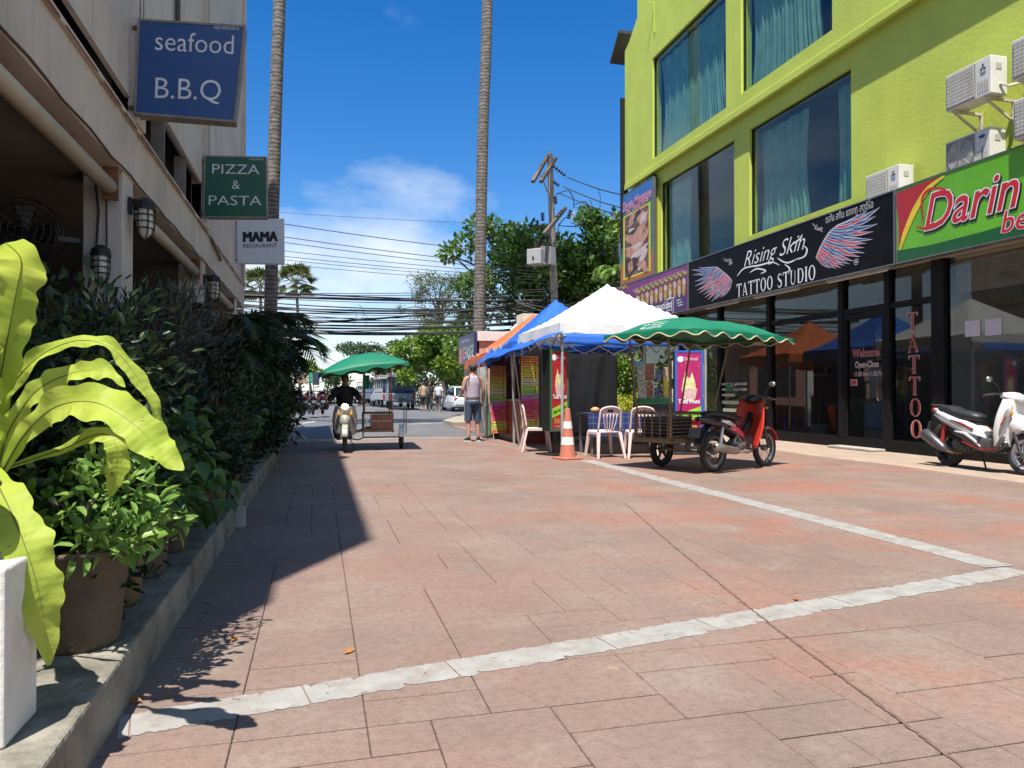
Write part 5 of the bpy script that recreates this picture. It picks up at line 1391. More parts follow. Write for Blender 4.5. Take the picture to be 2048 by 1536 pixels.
for a in ([(1112,388),(1135,380),(1147,395),(1148,415)],[(1150,408),(1170,402),(1184,422)],[(1118,450),(1140,452),(1160,450),(1170,440)],[(1118,450),(1125,440),(1135,432)],[(1118,446),(1116,462),(1112,470)]): jw.tube(catmull([q_(*p,29.7) for p in a],6), .02, 4)
part_(jw, 'jumper_wires', BLK)
p2 = PD(1236,785,34); p2.z = 0
pp2 = thing('utility_pole', 'bare concrete post top showing beside the corner of the lime building', 'utility pole', p2)
MB().tube([V(0,0,0), PD(1233,424,34)-p2], [.2,.16], 4).build('pole', POLE, pp2)
def cable(name, label, pts, r, group, n=8, mat=None):
    P = catmull([Vector(p) for p in pts], n); o = MB().tube(P, r, 4, cap=False).build(name, mat or BLK)
    tag(o, label, 'cable', group); return o
def span(name, label, v568, v960, r, group, sag=.25, v1100=None, tl=27, tr=30.5):
    m = (v960-v568)/392.
    ul, ur = 400, 1108
    a, b = PD(ul, v568+m*(ul-568), tl), PD(ur, v960+m*(ur-960) if v1100 is None else v1100, tr)
    mid = (a+b)/2-V(0,0,sag)
    return cable(name, label, [a, a.lerp(b,.25)-V(0,0,sag*.72), mid, a.lerp(b,.75)-V(0,0,sag*.72), b], r, group)
lv = [(443,496,.015),(469,519,.014),(480,528,.013),(497,536,.011),(508,543,.011),(515,549,.010),(524,556,.010)]
for k,(a,b,r) in enumerate(lv):
    span('power_line', ['uppermost dark power line crossing from the white sign to the pole','second power line from the top crossing the sky','third power line from the top crossing the sky','fourth power line from the top crossing the sky','fifth power line from the top crossing the sky','sixth power line from the top crossing the sky','lowest of the seven power lines crossing the sky'][k], a, b, r, 'power lines across the street end', .12)
span('power_line', 'faint thin wire high above the power lines', 421, 442, .007, 'power lines across the street end', .1)
r_ = random.Random(31); BG = 'black telecom cables sagging across the street end'
lab = 'thin black cable in the dense bundle sagging across the street end'
for k in range(26):
    a = 578+k*3.2+r_.gauss(0,2.5); b = 588+k*2.7+r_.gauss(0,7)
    span('telecom_cable', lab, a, b, r_.choice([.011,.013,.016,.022,.028]), BG, r_.uniform(.05,.45), v1100=b+r_.gauss(0,6))
span('telecom_cable', 'thickest black cable along the top of the dense bundle', 590, 598, .05, BG, .10)
span('telecom_cable', 'thick black cable rising rightward through the dense bundle', 641, 611, .038, BG, .2)
span('telecom_cable', 'thick black cable along the bottom of the dense bundle', 655, 655, .030, BG, .28)
for k in range(4):
    u = r_.uniform(620,900); a = PD(u,r_.uniform(600,645),28.5)
    cable('loose_wire', 'loose wire end dangling from the cable bundle', [a, a+V(.2,0,-.25), a+V(.1,0,-.6)], .007, 'loose wires under the bundle')
lab = 'black cable in the tangle between the pole and the lime building'
for k in range(16):
    a = PD(r_.uniform(965,1110), r_.uniform(585,655), 30); b = PD(r_.uniform(1150,1290), r_.uniform(540,650), r_.uniform(27,31)); s_ = r_.uniform(.1,.6)
    cable('tangled_cable', lab, [a, a.lerp(b,.35)-V(0,0,s_), a.lerp(b,.7)-V(0,0,s_*.8), b], r_.choice([.01,.014,.02]), 'tangled cables right of the pole')
for k in range(3):
    cc = PD(1040+k*35, 625-k*8, 29); cable('cable_coil', ['coil of spare cable hanging left of the pole','coil of spare cable hanging at the pole','coil of spare cable hanging right of the pole'][k], [cc+V(.32*math.cos(a*.5),.05*math.sin(a*1.7),.26*math.sin(a*.5)) for a in range(26)], .014, 'coils of spare cable', 3)
for k,(a,b,lab) in enumerate((((1134,353),(1252,387),'upper line from the pole insulators to the lime building'),((1126,372),(1252,414),'middle line from the pole insulators to the lime building'),((1118,385),(1252,430),'lower line from the pole insulators to the lime building'))):
    a_, b_ = PD(*a,29.6), PD(*b,27); b2 = a_+(b_-a_)*1.25
    cable('service_line', lab, [a_, a_.lerp(b2,.5)-V(0,0,.10), b2], .022, 'lines from the pole to the lime building')
for (u,v0,v1) in ((1195,374,420),(1180,398,425),(1168,410,432)):
    a_ = PD(u,v0,28.5); cable('line_dropper', ['long dropper wire with clamp from the upper line','dropper wire with clamp from the middle line','short dropper wire with clamp from the lower line'][[374,398,410].index(v0)], [a_, a_+V(.12,0,-.3), PD(u+5,v1,28.5)], .012, 'dropper wires')
# street lamps far down the road
for k,(u,vb,vt,t_,s_) in enumerate(((785,806,702,58,1),(752,812,745,66,-1))):
    b0 = PD(u,785,t_); b0.z = 0; t = thing('street_lamp', ['double armed street lamp far behind the tricycle canopy','single street lamp post near the far trucks'][k], 'street lamp', b0)
    tp_ = PD(u,vt,t_)-b0
    MB().tube([V(0,0,0), tp_], [.09,.06], 8).build('post', STEEL, t)
    MB().tube([tp_, tp_+V(-.6,0,.35), tp_+V(-1.4,0,.5)], .04, 6).build('arm', STEEL, t); MB().ell(tp_+V(-1.6,0,.5), .32,.12,.08).build('lamp_head', M('lamp_grey', (.55,.55,.55), .4), t)
    if k == 0:
        MB().tube([tp_, tp_+V(.5,0,.2), tp_+V(1.1,0,-.1)], .04, 6).build('arm', STEEL, t); MB().ell(tp_+V(1.3,0,-.15), .32,.12,.08).build('lamp_head', M('lamp_grey'), t)
# ================================================================== TENTS AND STALLS
def canvas(name, c, var=.06, rough=.6):
    return M(name, c, rough, var=var, scale=2.0, bump=.55, bscale=6, spec=.25, dirt=tuple(x*.72+.04 for x in c), dscale=2.2, damt=.5)
def tent(label, x0, x1, y0, y1, ze, zp, mat, val=.22, seed=0, pole_z=0., valmat=None, peak=None, drop=(0,0,0,0)):
    cx, cy = (x0+x1)/2, (y0+y1)/2; t = thing('market_tent', label, 'tent', (cx,cy,0), 0, 'row of pop up tents')
    a, b = (x1-x0)/2, (y1-y0)/2; r_ = random.Random(seed); ph = [r_.uniform(0,6) for _ in range(4)]
    def zz(s, q):
        r = max(abs(s),abs(q)); m = min(abs(s),abs(q))
        dr = (drop[0]*(1-s)*(1-q)+drop[1]*(1+s)*(1-q)+drop[2]*(1+s)*(1+q)+drop[3]*(1-s)*(1+q))/4
        sag = .055*(1-(m/max(r,1e-3))**2)*r**2*math.sin(math.pi*min(1,r))**.5 if r > 0 else 0
        return ze+(zp-ze)*(1-r)**1.18-sag-dr*r-.015*math.sin(s*7+ph[0])*math.sin(q*6+ph[1])*r
    MB().grid(lambda s,q: ((2*s-1)*a,(2*q-1)*b,zz(2*s-1,2*q-1)), 26, 26).build('roof', mat, t, smooth=True)
    vm = MB()
    for side in range(4):
        def fn(s, q, side=side):
            e = 2*s-1; X_, Y_ = ((e,-1),(1,e),(-e,1),(-1,-e))[side]; k = 1.004+.012*q+.006*math.sin(e*9+ph[side])*q
            return (X_*a*k, Y_*b*k, zz(X_,Y_)-q*(val+.018*math.sin(e*11+ph[side])))
        vm.grid(fn, 28, 3)
    vm.build('valance', valmat or mat, t, smooth=True)
    PM = M('tent_pole', (.48,.47,.45), .4, metal=.5)
    for i,(sx,sy) in enumerate(((-1,-1),(1,-1),(1,1),(-1,1))):
        MB().box(sx*(a-.04)-.02,sx*(a-.04)+.02,sy*(b-.04)-.02,sy*(b-.04)+.02,0,zz(sx*.97,sy*.97)-.03).box(sx*(a-.04)-.05,sx*(a-.04)+.05,sy*(b-.04)-.05,sy*(b-.04)+.05,0,.012).build('pole', PM, t)
    tr = MB()
    for sx,sy,ex,ey in ((-1,-1,1,-1),(1,-1,1,1),(1,1,-1,1),(-1,1,-1,-1)):
        A, B = V(sx*(a-.05),sy*(b-.05),0), V(ex*(a-.05),ey*(b-.05),0)
        for k in range(4):
            p, q = A.lerp(B,k/4), A.lerp(B,(k+1)/4); h1, h0 = ze-.06, ze-.40
            tr.bar(p+V(0,0,h1),q+V(0,0,h0),.016,.022); tr.bar(p+V(0,0,h0),q+V(0,0,h1),.016,.022)
    tr.build('scissor_truss', PM, t); return t
TW, TB, TO = canvas('white_canvas', (.74,.74,.74), .03), canvas('blue_canvas', (.022,.12,.50), .10), canvas('orange_canvas', (.62,.155,.05), .08)
for m_, tr_ in ((TW,.18),(TB,.12),(TO,.2)):
    N, L = m_.node_tree.nodes, m_.node_tree.links; b = N['Principled BSDF']
    t_ = N.new('ShaderNodeBsdfTranslucent'); L.new(b.inputs['Base Color'].links[0].from_socket, t_.inputs['Color'])
    ms = N.new('ShaderNodeMixShader'); ms.inputs[0].default_value = tr_; L.new(b.outputs[0], ms.inputs[1]); L.new(t_.outputs[0], ms.inputs[2]); L.new(ms.outputs[0], N['Material Output'].inputs['Surface'])
tent('white peaked pop up tent over the plastic chairs', 4.12,7.0,12.35,15.1, 2.33,3.26, TW, .20, 1)
tent('blue peaked pop up tent behind the white tent', 4.0,6.85,15.2,18.0, 2.25,3.30, TB, .22, 2, drop=(.05,0,0,.35))
tent('orange peaked pop up tent farthest along the row', 4.05,7.3,18.05,20.6, 2.2,3.24, TO, .24, 3, drop=(.1,0,0,.2))
# blue awning sheet slung below the eaves on the street and front sides
aw = thing('awning_sheet', 'blue tarpaulin awning slung under the white tent eaves', 'awning', (4.0,15,0))
def awf(s, q):
    y = 12.25+(17.9-12.25)*s; zt = 2.17+.02*math.sin(s*14)-.02*s; zb = 1.99-.20*s+.02*math.sin(s*18+1)
    return (4.14-.40*q-4.0, y-15, zt+(zb-zt)*q+.02*math.sin(q*3)*math.sin(s*11))
MB().grid(awf, 40, 5).build('street_flap', TB, aw, smooth=True, solid=.004)
MB().grid(lambda s,q: (4.16+2.6*s-4.0, 12.32-.05*q-15, 2.14-.20*q+.012*math.sin(s*25)*q), 40, 3).build('front_flap', TB, aw, smooth=True, solid=.004)
MB().tube([(3.78-4,12.3-15,1.99),(4.2-4,12.3-15,2.10)],.012,6).build('spreader', M('tent_pole'), aw)
for k,(x,y,z) in enumerate(((3.86,14.8,1.92),(3.72,17.3,1.80))):
    MB().tube([(x+.18-4,y-15,0),(x+.05-4,y-15,z*.5),(x-4,y-15,z)],.016,6).build('leaning_pole', M('tent_pole'), aw)
# dark tarpaulin hung across the back of the white tent
def tarp(s, q):
    return (4.25+1.95*s, 14.95-.25*math.sin(s*2.2)+.07*math.sin(s*15+q*2.2)+.04*math.sin(s*31+q*4), 2.0*(1-q)+.22*q-.15*s*s*(1-q)+.04*math.sin(s*9))
tag(MB().grid(tarp, 40, 14).build('tarpaulin', M('dark_tarp', (.075,.085,.095), .6, var=.25, scale=3, bump=.3, bscale=12), smooth=True, solid=.006), 'dark grey tarpaulin hanging behind the table under the white tent', 'tarpaulin')
# menu boards
def menuboard(label, x, y, w, z0, z1, n, seed, lean, plastic=False):
    t = thing('menu_board', label, 'menu board', (x,y,z0), -.15, 'menu boards of the drink stall'); t.rotation_euler = (R(lean), 0, -.15)
    H_ = z1-z0; MB().box(-.02,w+.02,0,.02,0,H_).build('backing', M('board_dark', (.07,.03,.02), .7), t)
    cols = [(.55,.20,.05),(.62,.28,.05),(.62,.45,.06),(.65,.58,.06),(.66,.60,.10),(.62,.62,.50),(.45,.60,.12),(.22,.55,.10),(.42,.16,.42),(.55,.04,.18),(.55,.03,.12),(.56,.05,.10),(.58,.10,.14),(.62,.50,.08),(.40,.58,.10),(.58,.16,.04)]
    r_ = random.Random(seed); h = H_/n
    for k in range(n):
        c = cols[(k*len(cols)//n) % len(cols)]; z = H_-h*(k+1)
        s_ = MB().box(0,w,-.012,-.001,z+.004,z+h-.004).build('menu_strip', M('menu_%d' % cols.index(c), c, .5, var=.06), t)
        tx = MB(); xx = .04
        while xx < w*.62:
            l_ = r_.uniform(.02,.06); tx.box(xx,xx+l_,-.0145,-.013,z+h*.40,z+h*.60); xx += l_+.012
        tx.build('print', M('menu_ink', (.10,.03,.02), .6), s_)
        MB().add([(w*.82+.045*math.cos(q*.785)*w*1.4,-.0145,z+h*.5+h*.36*math.sin(q*.785)) for q in range(8)],[tuple(range(7,-1,-1))]).build('fruit_print', M('menu_fruit%d' % (k % 3), [(.5,.12,.03),(.35,.05,.05),(.15,.35,.05)][k % 3], .6, var=.4, scale=30), s_)
    return t
menuboard('colourful menu board on bamboo poles nearer the white chair', 4.02,14.55,.36,.36,1.86,15,1,-5)
menuboard('colourful menu board beside the standing man', 3.93,16.9,.36,.14,1.74,17,2,-5)
for k,(x,y,lab) in enumerate(((3.90,14.5,'knotted bamboo pole leaning in front of the nearer menu board'),(3.80,16.85,'knotted bamboo pole leaning in front of the farther menu board'))):
    mb = MB(); a, b = V(x+.16,y-.1,0), V(x-.06,y,1.95)
    for i in range(9):
        p, q = a.lerp(b,i/9), a.lerp(b,(i+1)/9); mb.tube([p,p.lerp(q,.06),p.lerp(q,.5),p.lerp(q,.94),q],[.018,.013,.012,.013,.018],6)
    tag(mb.build('bamboo_pole', M('pale_bamboo', (.42,.33,.22), .6, var=.2, scale=9), smooth=True), lab, 'pole')
pl = MB(); pl.box(3.86,3.875,17.1,18.1,.12,1.72)
tag(pl.build('plastic_screen', glassmat('cloudy_plastic', (.55,.56,.5), 1.2, .15)), 'cloudy plastic screen at the end of the drink stall', 'screen')
# stall counters, cabinets and goods in the shade
def boxthing(name, label, cat, x0,x1,y0,y1,z0,z1, mat, top=None, **k):
    t = thing(name, label, cat, ((x0+x1)/2,(y0+y1)/2,z0)); a,b,h = (x1-x0)/2,(y1-y0)/2,z1-z0
    MB().box(-a,a,-b,b,0,h-.04).build('body', mat, t, bevel=.008); MB().box(-a-.02,a+.02,-b-.02,b+.02,h-.039,h).build('top', top or mat, t, bevel=.006)
    return t
boxthing('stall_counter', 'red stall counter under the blue tent', 'counter', 4.3,4.9,15.4,17.6,0,.95, M('counter_red', (.30,.05,.03), .5), M('counter_steel', (.4,.4,.4), .35, metal=.6))
boxthing('stall_counter', 'green and red counter under the orange tent', 'counter', 4.3,5.0,18.3,20.2,0,1.0, M('counter_green', (.12,.22,.06), .5), M('counter_steel'))
boxthing('freezer', 'white chest freezer at the back of the drink stall', 'freezer', 5.4,6.2,16.2,17.4,0,.95, M('freezer_white', (.5,.5,.5), .4), M('freezer_lid', (.35,.4,.45), .3))
pb = MB(); pb.box(4.25,6.6,17.9,17.93,.2,2.0)
tag(pb.build('poster_wall', M('brown_poster', (.20,.06,.03), .6, var=.5, scale=5)), 'brown poster covered screen between blue and orange tents', 'screen')
tl = thing('tube_light', 'short yellowish tube lamp hanging in the drink stall', 'light', (4.75,15.2,1.78)); MB().cyl((-.16,0,0),(.16,.05,.03),.018,n=8).build('tube', M('warm_tube', (.75,.62,.25), .4), tl); MB().box(-.17,.17,-.01,.04,.02,.05).build('housing', M('dusty_white'), tl)
r_ = random.Random(77)
for k in range(6):
    x, y = 4.2+.11*k, 15.3+.05*(k % 2); c = [(.35,.33,.38),(.3,.1,.3),(.4,.4,.4),(.15,.2,.3),(.4,.3,.2),(.3,.3,.3)][k]
    mb = MB(); mb.ell((x,y,1.78),.05,.05,.07,8,6); mb.tube([(x,y,1.84),(x,y,2.0)],.004,4)
    tag(mb.build('hanging_bag', M('bag_%d' % k, c, .5), smooth=True), ['pale plastic bag hanging first in the row under the awning','purple plastic bag hanging under the awning','grey plastic bag hanging third in the row under the awning','bluish plastic bag hanging under the awning','tan plastic bag hanging under the awning','grey plastic bag hanging last in the row under the awning'][k], 'bag', 'plastic bags hanging in the stall')
# table with blue printed cloth
tb = thing('table', 'low table with blue checked cloth behind the chairs', 'table', (5.35,12.55,0))
CH_ = bpy.data.materials.new('blue_checked_cloth'); CH_.use_nodes = True
N, L = CH_.node_tree.nodes, CH_.node_tree.links
g = N.new('ShaderNodeNewGeometry'); br = N.new('ShaderNodeTexBrick'); br.offset = 0; br.inputs['Scale'].default_value = 9.0; br.inputs['Mortar Size'].default_value = .035; br.inputs['Brick Width'].default_value = 1.0; br.inputs['Row Height'].default_value = 1.0
br.inputs['Color1'].default_value = (.010,.022,.10,1); br.inputs['Color2'].default_value = (.014,.032,.13,1); br.inputs['Mortar'].default_value = (.14,.16,.28,1)
mp_ = N.new('ShaderNodeMapping'); mp_.inputs['Rotation'].default_value = (R(90),0,0); L.new(g.outputs['Position'], mp_.inputs['Vector']); L.new(mp_.outputs[0], br.inputs['Vector']); L.new(br.outputs['Color'], N['Principled BSDF'].inputs['Base Color']); N['Principled BSDF'].inputs['Roughness'].default_value = .6
MB().box(-.75,.75,-.35,.35,.70,.73).build('tabletop', M('table_wood', (.2,.12,.07), .6), tb)
MB().grid(lambda s,q: (-.78+1.56*s, -.37-.015*q+.012*math.sin(s*22)*q, .735-.42*q+.02*math.sin(s*9)*q), 50, 4).grid(lambda s,q: (-.78+1.56*s, -.37+.74*q, .736), 4, 2).build('cloth', CH_, tb, smooth=True)
for sx in (-1,1):
    for sy in (-1,1): MB().box(sx*.68-.02,sx*.68+.02,sy*.28-.02,sy*.28+.02,0,.70).build('leg', M('table_steel', (.2,.2,.2), .4, metal=.5), tb)
for k,(x,lab) in enumerate(((4.75,'orange fruit packet at the left end of the blue table'),(5.62,'orange fruit packet by the tent pole on the blue table'))):
    tag(MB().ell((x,12.3,.79),.09,.06,.055,10,6).build('fruit_packet', M('packet_orange', (.5,.25,.10), .5, var=.3, scale=25), smooth=True), lab, 'packet')
sh = thing('display_rack', 'rack of newspapers and framed photos between tent and shop', 'rack', (7.3,14.4,0), -.2)
MB().box(-.75,.75,0,.35,.0,.85).build('cabinet', M('rack_dark', (.05,.06,.07), .6), sh)
for k in range(16):
    rk_ = random.Random(k+5); x = -.74+.185*(k % 8)+rk_.uniform(-.02,.02); h = rk_.uniform(.22,.42); zr = (.92 if k < 8 else 1.32)+rk_.uniform(-.05,.08); MB().box(x,x+rk_.uniform(.12,.19),-.012-.004*(k//8)-.001*(k % 3),-.002-.004*(k//8)-.001*(k % 3),zr,zr+h).build('print', M('rack_print%d' % (k % 4), [(.4,.38,.36),(.3,.14,.10),(.12,.16,.28),(.42,.30,.22)][k % 4], .6, var=.6, scale=18), sh)
MB().box(-.72,.0,-.03,.3,.86,.98).build('green_crate', M('crate_green', (.03,.22,.10), .5), sh); MB().box(-.72,.1,-.04,.3,.60,.72).build('red_crate', M('crate_red', (.25,.07,.05), .5), sh); MB().box(.1,.7,-.03,.3,.3,.8).build('blue_crate', M('crate_blue', (.03,.07,.18), .5), sh)
hk = thing('hanging_basket', 'small blue basket hanging on a wire loop under the tent', 'basket', PD(1277,730,13.6)); MB().lathe([(0,0),(.07,0),(.10,.07),(.105,.07)], n=14).build('bowl', M('basket_blue', (.10,.35,.6), .5), hk); MB().tube([(-.1,0,.07),(-.03,0,.25),(0,0,.38),(.03,0,.25),(.1,0,.07)],.005,4).build('loop', M('pale_grey'), hk)
tag(MB().box(7.0,7.09,14.15,14.2,1.05,1.4).build('yellow_bottle', M('bottle_yellow', (.6,.6,.05), .4), bevel=.02), 'tall yellow bottle in the gap beside the dark tarpaulin', 'bottle')
# ---- ice cream light boxes
def lightbox(label, p, rz, w, z0, z1, fcol, frame, seed, stand=True, d=.16):
    t = thing('lightbox_sign', label, 'sign', p, rz); 
    MB().box(-w/2,w/2,0,d,z0,z1).build('casing', M('casing_black', (.015,.016,.015), .35), t, bevel=.01)
    fr = MB(); e = .035
    for a,b,c,f in ((-w/2-.004,w/2+.004,z0-.004,z0+e),(-w/2-.004,w/2+.004,z1-e,z1+.004),(-w/2-.004,-w/2+e,z0+e,z1-e),(w/2-e,w/2+.004,z0+e,z1-e)): fr.box(a,b,-.015,-.001,c,f)
    fr.build('frame', frame, t)
    MB().box(-w/2+e,w/2-e,-.008,-.002,z0+e,z1-e).build('face', M('face_red%d' % seed, fcol, .4, var=.10, scale=4), t)
    W_, H_ = w-2*e, z1-z0-2*e; zb = z0+e
    def gq(pts, lf): return [(-W_/2+a*W_,-.009-lf,zb+b*H_) for a,b in pts]
    MB().poly(gq([(.0,.14),(1,.24),(1,.36),(.0,.26)],.001)).build('green_band', M('band_green', (.30,.58,.04), .4), t)
    IC = M('icecream_cream', (.66,.62,.30), .5, var=.2, scale=18)
    for k,(a,ht,hw) in enumerate(((.36,.76,.15),(.62,.75,.16),(.50,.70,.14))):
        mb = MB(); P = []
        for q in range(18):
            tt = q*2*math.pi/18; s_ = math.sin(tt); P.append((a+hw*math.cos(tt)*(1-.35*max(0,s_)), .575+(ht-.575)*s_*(1+.1*math.sin(5*tt)) if s_ > 0 else .575+.07*s_))
        mb.poly(gq(P,.002+.0008*k)).build('icecream_print', IC, t)
    MB().poly(gq([(.18,.57),(.84,.57),(.76,.45),(.68,.42),(.34,.42),(.26,.45)],.005)).build('cup_print', M('cup_pink', (.62,.42,.38), .5, var=.25, scale=20), t)
    mb = MB(); text_on(mb, 'Tutti Frutti', (0,-.0145,zb+.415*H_), (1,0,0), (0,0,1), .10, bold=.03, width=W_*.9); mb.build('lettering', M('letter_white'), t)
    mb = MB(); text_on(mb, 'Fried Ice Cream', (0,-.0115,zb+.25*H_), (1,0,.10*H_/W_), (0,0,1), .10, bold=.03, shear=.2, width=W_*.92); mb.build('lettering', M('letter_black'), t)
    mb = MB(); text_on(mb, 'Original', (.05*W_,-.0115,zb+.925*H_), (1,0,0), (0,0,1), .09, bold=.02, width=W_*.62); mb.build('lettering', M('letter_pale', (.6,.45,.5), .5), t)
    mb = MB(); text_on(mb, '炒冰淇淋', (0,-.0115,zb+.10*H_), (1,0,0), (0,0,1), .11, bold=.01, width=W_*.7); mb.build('lettering', M('letter_yellow', (.6,.45,.05), .5), t)
    mb = MB(); text_on(mb, 'ICE CREAM ROLL', (0,-.0115,zb+.035*H_), (1,0,0), (0,0,1), .05, width=W_*.7); mb.build('lettering', M('letter_pale'), t)
    MB().lathe([(0,-.0115),(.055,-.0115)], (-W_*.36,0,zb+.92*H_), 'Y', 16).build('round_emblem', M('letter_white'), t)
    mb = MB(); r_ = random.Random(seed)
    for k in range(26):
        a,b = r_.uniform(.06,.94), r_.uniform(.66,.88); q = r_.uniform(.008,.02); mb.poly(gq([(a,b),(a+q*1.6,b+q*.3),(a+q*1.3,b+q*.8)],.0012))
    mb.build('confetti_print', M('letter_yellow'), t)
    if stand:
        MB().box(-.04,.04,.03,.13,.03,z0).build('stem', M('casing_black'), t); MB().box(-w*.62,w*.62,-.18,.34,0,.03).build('foot', M('casing_black'), t, bevel=.008)
    return t
lightbox('red ice cream light box with dark casing beside the cone', (4.12,12.42,0), .42, .43,.42,1.86, (.42,.015,.03), M('green_edge', (.05,.14,.08), .3), 1, d=.22)
lightbox('pink ice cream light box in a blue frame behind the parked motorcycle', (6.42,12.0,0), -.24, .50,.28,1.85, (.42,.01,.12), M('frame_blue', (.02,.12,.48), .4), 2)
# ---- traffic cone
cn = thing('traffic_cone', 'faded orange traffic cone with two white bands', 'traffic cone', G(1135,918))
CO = M('faded_orange', (.42,.125,.075), .7, var=.12, scale=8, dirt=(.30,.14,.10), dscale=6, damt=.6)
MB().box(-.20,.20,-.20,.20,0,.035).build('base', CO, cn, bevel=.012)
MB().lathe([(.15,.035),(.14,.06),(.045,.90),(.042,.91),(.025,.915),(.0,.915)], n=24).build('body', CO, cn, smooth=True)
for a,b in ((.26,.40),(.55,.68)):
    rr = lambda z: .14-.095*(z-.06)/.84+.0025
    MB().lathe([(rr(a),a),(rr(b),b)], n=24).build('white_band', M('cone_white', (.68,.66,.63), .6, var=.08, scale=10), cn, smooth=True)
cn.rotation_euler = (0,0,.25); cn.scale = (.93,.93,.92)
# ---- plastic chairs
PK = M('pink_plastic', (.66,.50,.48), .45, var=.05, scale=5)
def ringpath(z0, z1, w0, w1, n=10):
    P = [V(-w0,0,z0)]
    P += [V(-w0+(w0-w1)*k/4, 0, z0+(z1-.08-z0)*k/4) for k in range(1,5)]
    P += [V(-w1*math.cos(a*math.pi/10), 0, z1-.08+.08*math.sin(a*math.pi/10)) for a in range(1,10)]
    P += [V(w1+(w0-w1)*k/4, 0, z1-.08-(z1-.08-z0)*k/4) for k in range(0,5)]
    return P
def chair(label, p, rz, group='pink plastic chairs'):
    t = thing('plastic_chair', label, 'chair', p, rz, group)     # faces +y, back at -y
    bend = lambda q: V(q.x, -.20-.30*(q.z-.43)*.55, q.z)
    MB().grid(lambda s,q: (-.21+.42*s, -.21+.42*q, .435-.018*math.sin(math.pi*s)*math.sin(math.pi*q)+.02*(q > .98)), 10, 10).build('seat', PK, t, smooth=True, solid=.012)
    MB().box(-.22,.22,.20,.215,.385,.44).box(-.22,-.205,-.2,.2,.39,.44).box(.205,.22,-.2,.2,.39,.44).build('seat_rim', PK, t, bevel=.004)
    bk = MB(); P = [bend(q) for q in ringpath(.43,.86,.205,.185)]; bk.tube(P, .017, 8)
    A = MB(); bkobj = bk.build('backrest', PK, t, smooth=True)
    tp_ = MB()
    for a,b,c,d in ((-.17,.17,.815,.845),(-.17,-.055,.755,.815),(.055,.17,.755,.815),(-.175,.175,.725,.755)):
        v = [bend(V(x,0,z)) for x,z in ((a,c),(b,c),(b,d),(a,d))]; tp_.prism(v, (0,.014,0))
    tp_.build('top_panel', PK, bkobj)
    for k in range(5):
        x0, x1 = (k-2)*.030, (k-2)*.062
        mb = MB(); q = [bend(V(x0+(x1-x0)*i/6+.012*math.sin(i/6*3.14)*(k-2)*.5,0,.44+.29*i/6)) for i in range(7)]; 
        mb.tube(q, .0095, 6); mb.build('slat', PK, bkobj, smooth=True)
    for sx in (-1,1):
        for sy,dy in ((-1,-.10),(1,.05)):
            x0,y0 = sx*.195, sy*.195; x1,y1 = sx*.245, sy*.195+dy
            mb = MB(); mb.loft([[V(x0+a*.030,y0+b*.022,.43) for a,b in ((-1,-1),(1,-1),(1,1),(-1,1))],[V(x1+a*.018,y1+b*.018,0) for a,b in ((-1,-1),(1,-1),(1,1),(-1,1))]])
            mb.build('leg', PK, t, bevel=.006)
    return t
chair('pink plastic chair seen from behind beside the traffic cone', (4.72,11.80,0), .05)
chair('pink plastic chair partly hidden by the sidecar basket', (5.30,11.62,0), -.25)
chair('pink plastic chair turned sideways in front of the menu board', (3.98,13.35,0), -1.75)
# ---- exchange kiosk
ks = thing('exchange_kiosk', 'small pink exchange kiosk behind the orange tent', 'kiosk', (5.6,22.2,0))
MB().box(-1.05,1.0,-1.1,1.2,0,2.85).build('wall', M('kiosk_pink', (.52,.30,.27), .6, var=.06), ks)
MB().box(-1.12,1.05,-1.18,1.25,2.60,2.88).build('roof_band', M('kiosk_white', (.66,.60,.60), .6), ks, bevel=.01)
MB().box(-.7,.7,-1.12,-1.101,1.0,2.1).build('window', M('kiosk_glass', (.05,.05,.06), .15), ks)
MB().box(-1.22,-1.13,-1.18,1.25,1.98,2.86).build('sign_box', M('kiosk_navy', (.02,.025,.10), .4, var=.1), ks, bevel=.01)
mb = MB(); text_on(mb, 'CHANGE', (-1.222,-.30,2.30), (0,-1,0), (0,0,1), .52, bold=-.006, width=1.55, lift=.002); text_on(mb, 'MONEY EXCHANGE', (-1.222,.1,2.68), (0,-1,0), (0,0,1), .11, width=1.2, lift=.002); mb.build('lettering', WHITEL, ks)
MB().box(-1.226,-1.221,.55,1.15,2.02,2.48).build('red_square', M('sign_red'), ks); mb = MB(); text_on(mb, 'EX', (-1.228,.85,2.26), (0,-1,0), (0,0,1), .34, width=.45, lift=.001); mb.build('lettering', M('pink_print'), ks)
ac = thing('roof_condenser', 'cream condenser with lattice guard on the kiosk roof', 'air conditioner', (6.55,22.0,2.885), .1)
MB().box(-.55,.5,-.3,.3,0,.62).build('body', M('cream_metal', (.55,.48,.38), .6), ac, bevel=.015); MB().box(-.15,.46,-.306,-.301,.06,.58).build('opening', M('dark_void', (.08,.05,.04), .8), ac)
lt = MB()
for k in range(6): lt.box(-.15+.12*k-.01,-.15+.12*k+.01,-.33,-.307,.05,.6)
for k in range(4): lt.box(-.16,.47,-.345,-.331,.08+.15*k,.10+.15*k)
lt.build('lattice_guard', M('cream_metal'), ac)
MB().tube([(-.55,-.1,.1),(-.75,-.2,.25),(-.95,-.4,.1),(-1.1,-.7,-.02)],.05,8).build('duct', M('duct_grey', (.45,.45,.45), .5), ac)
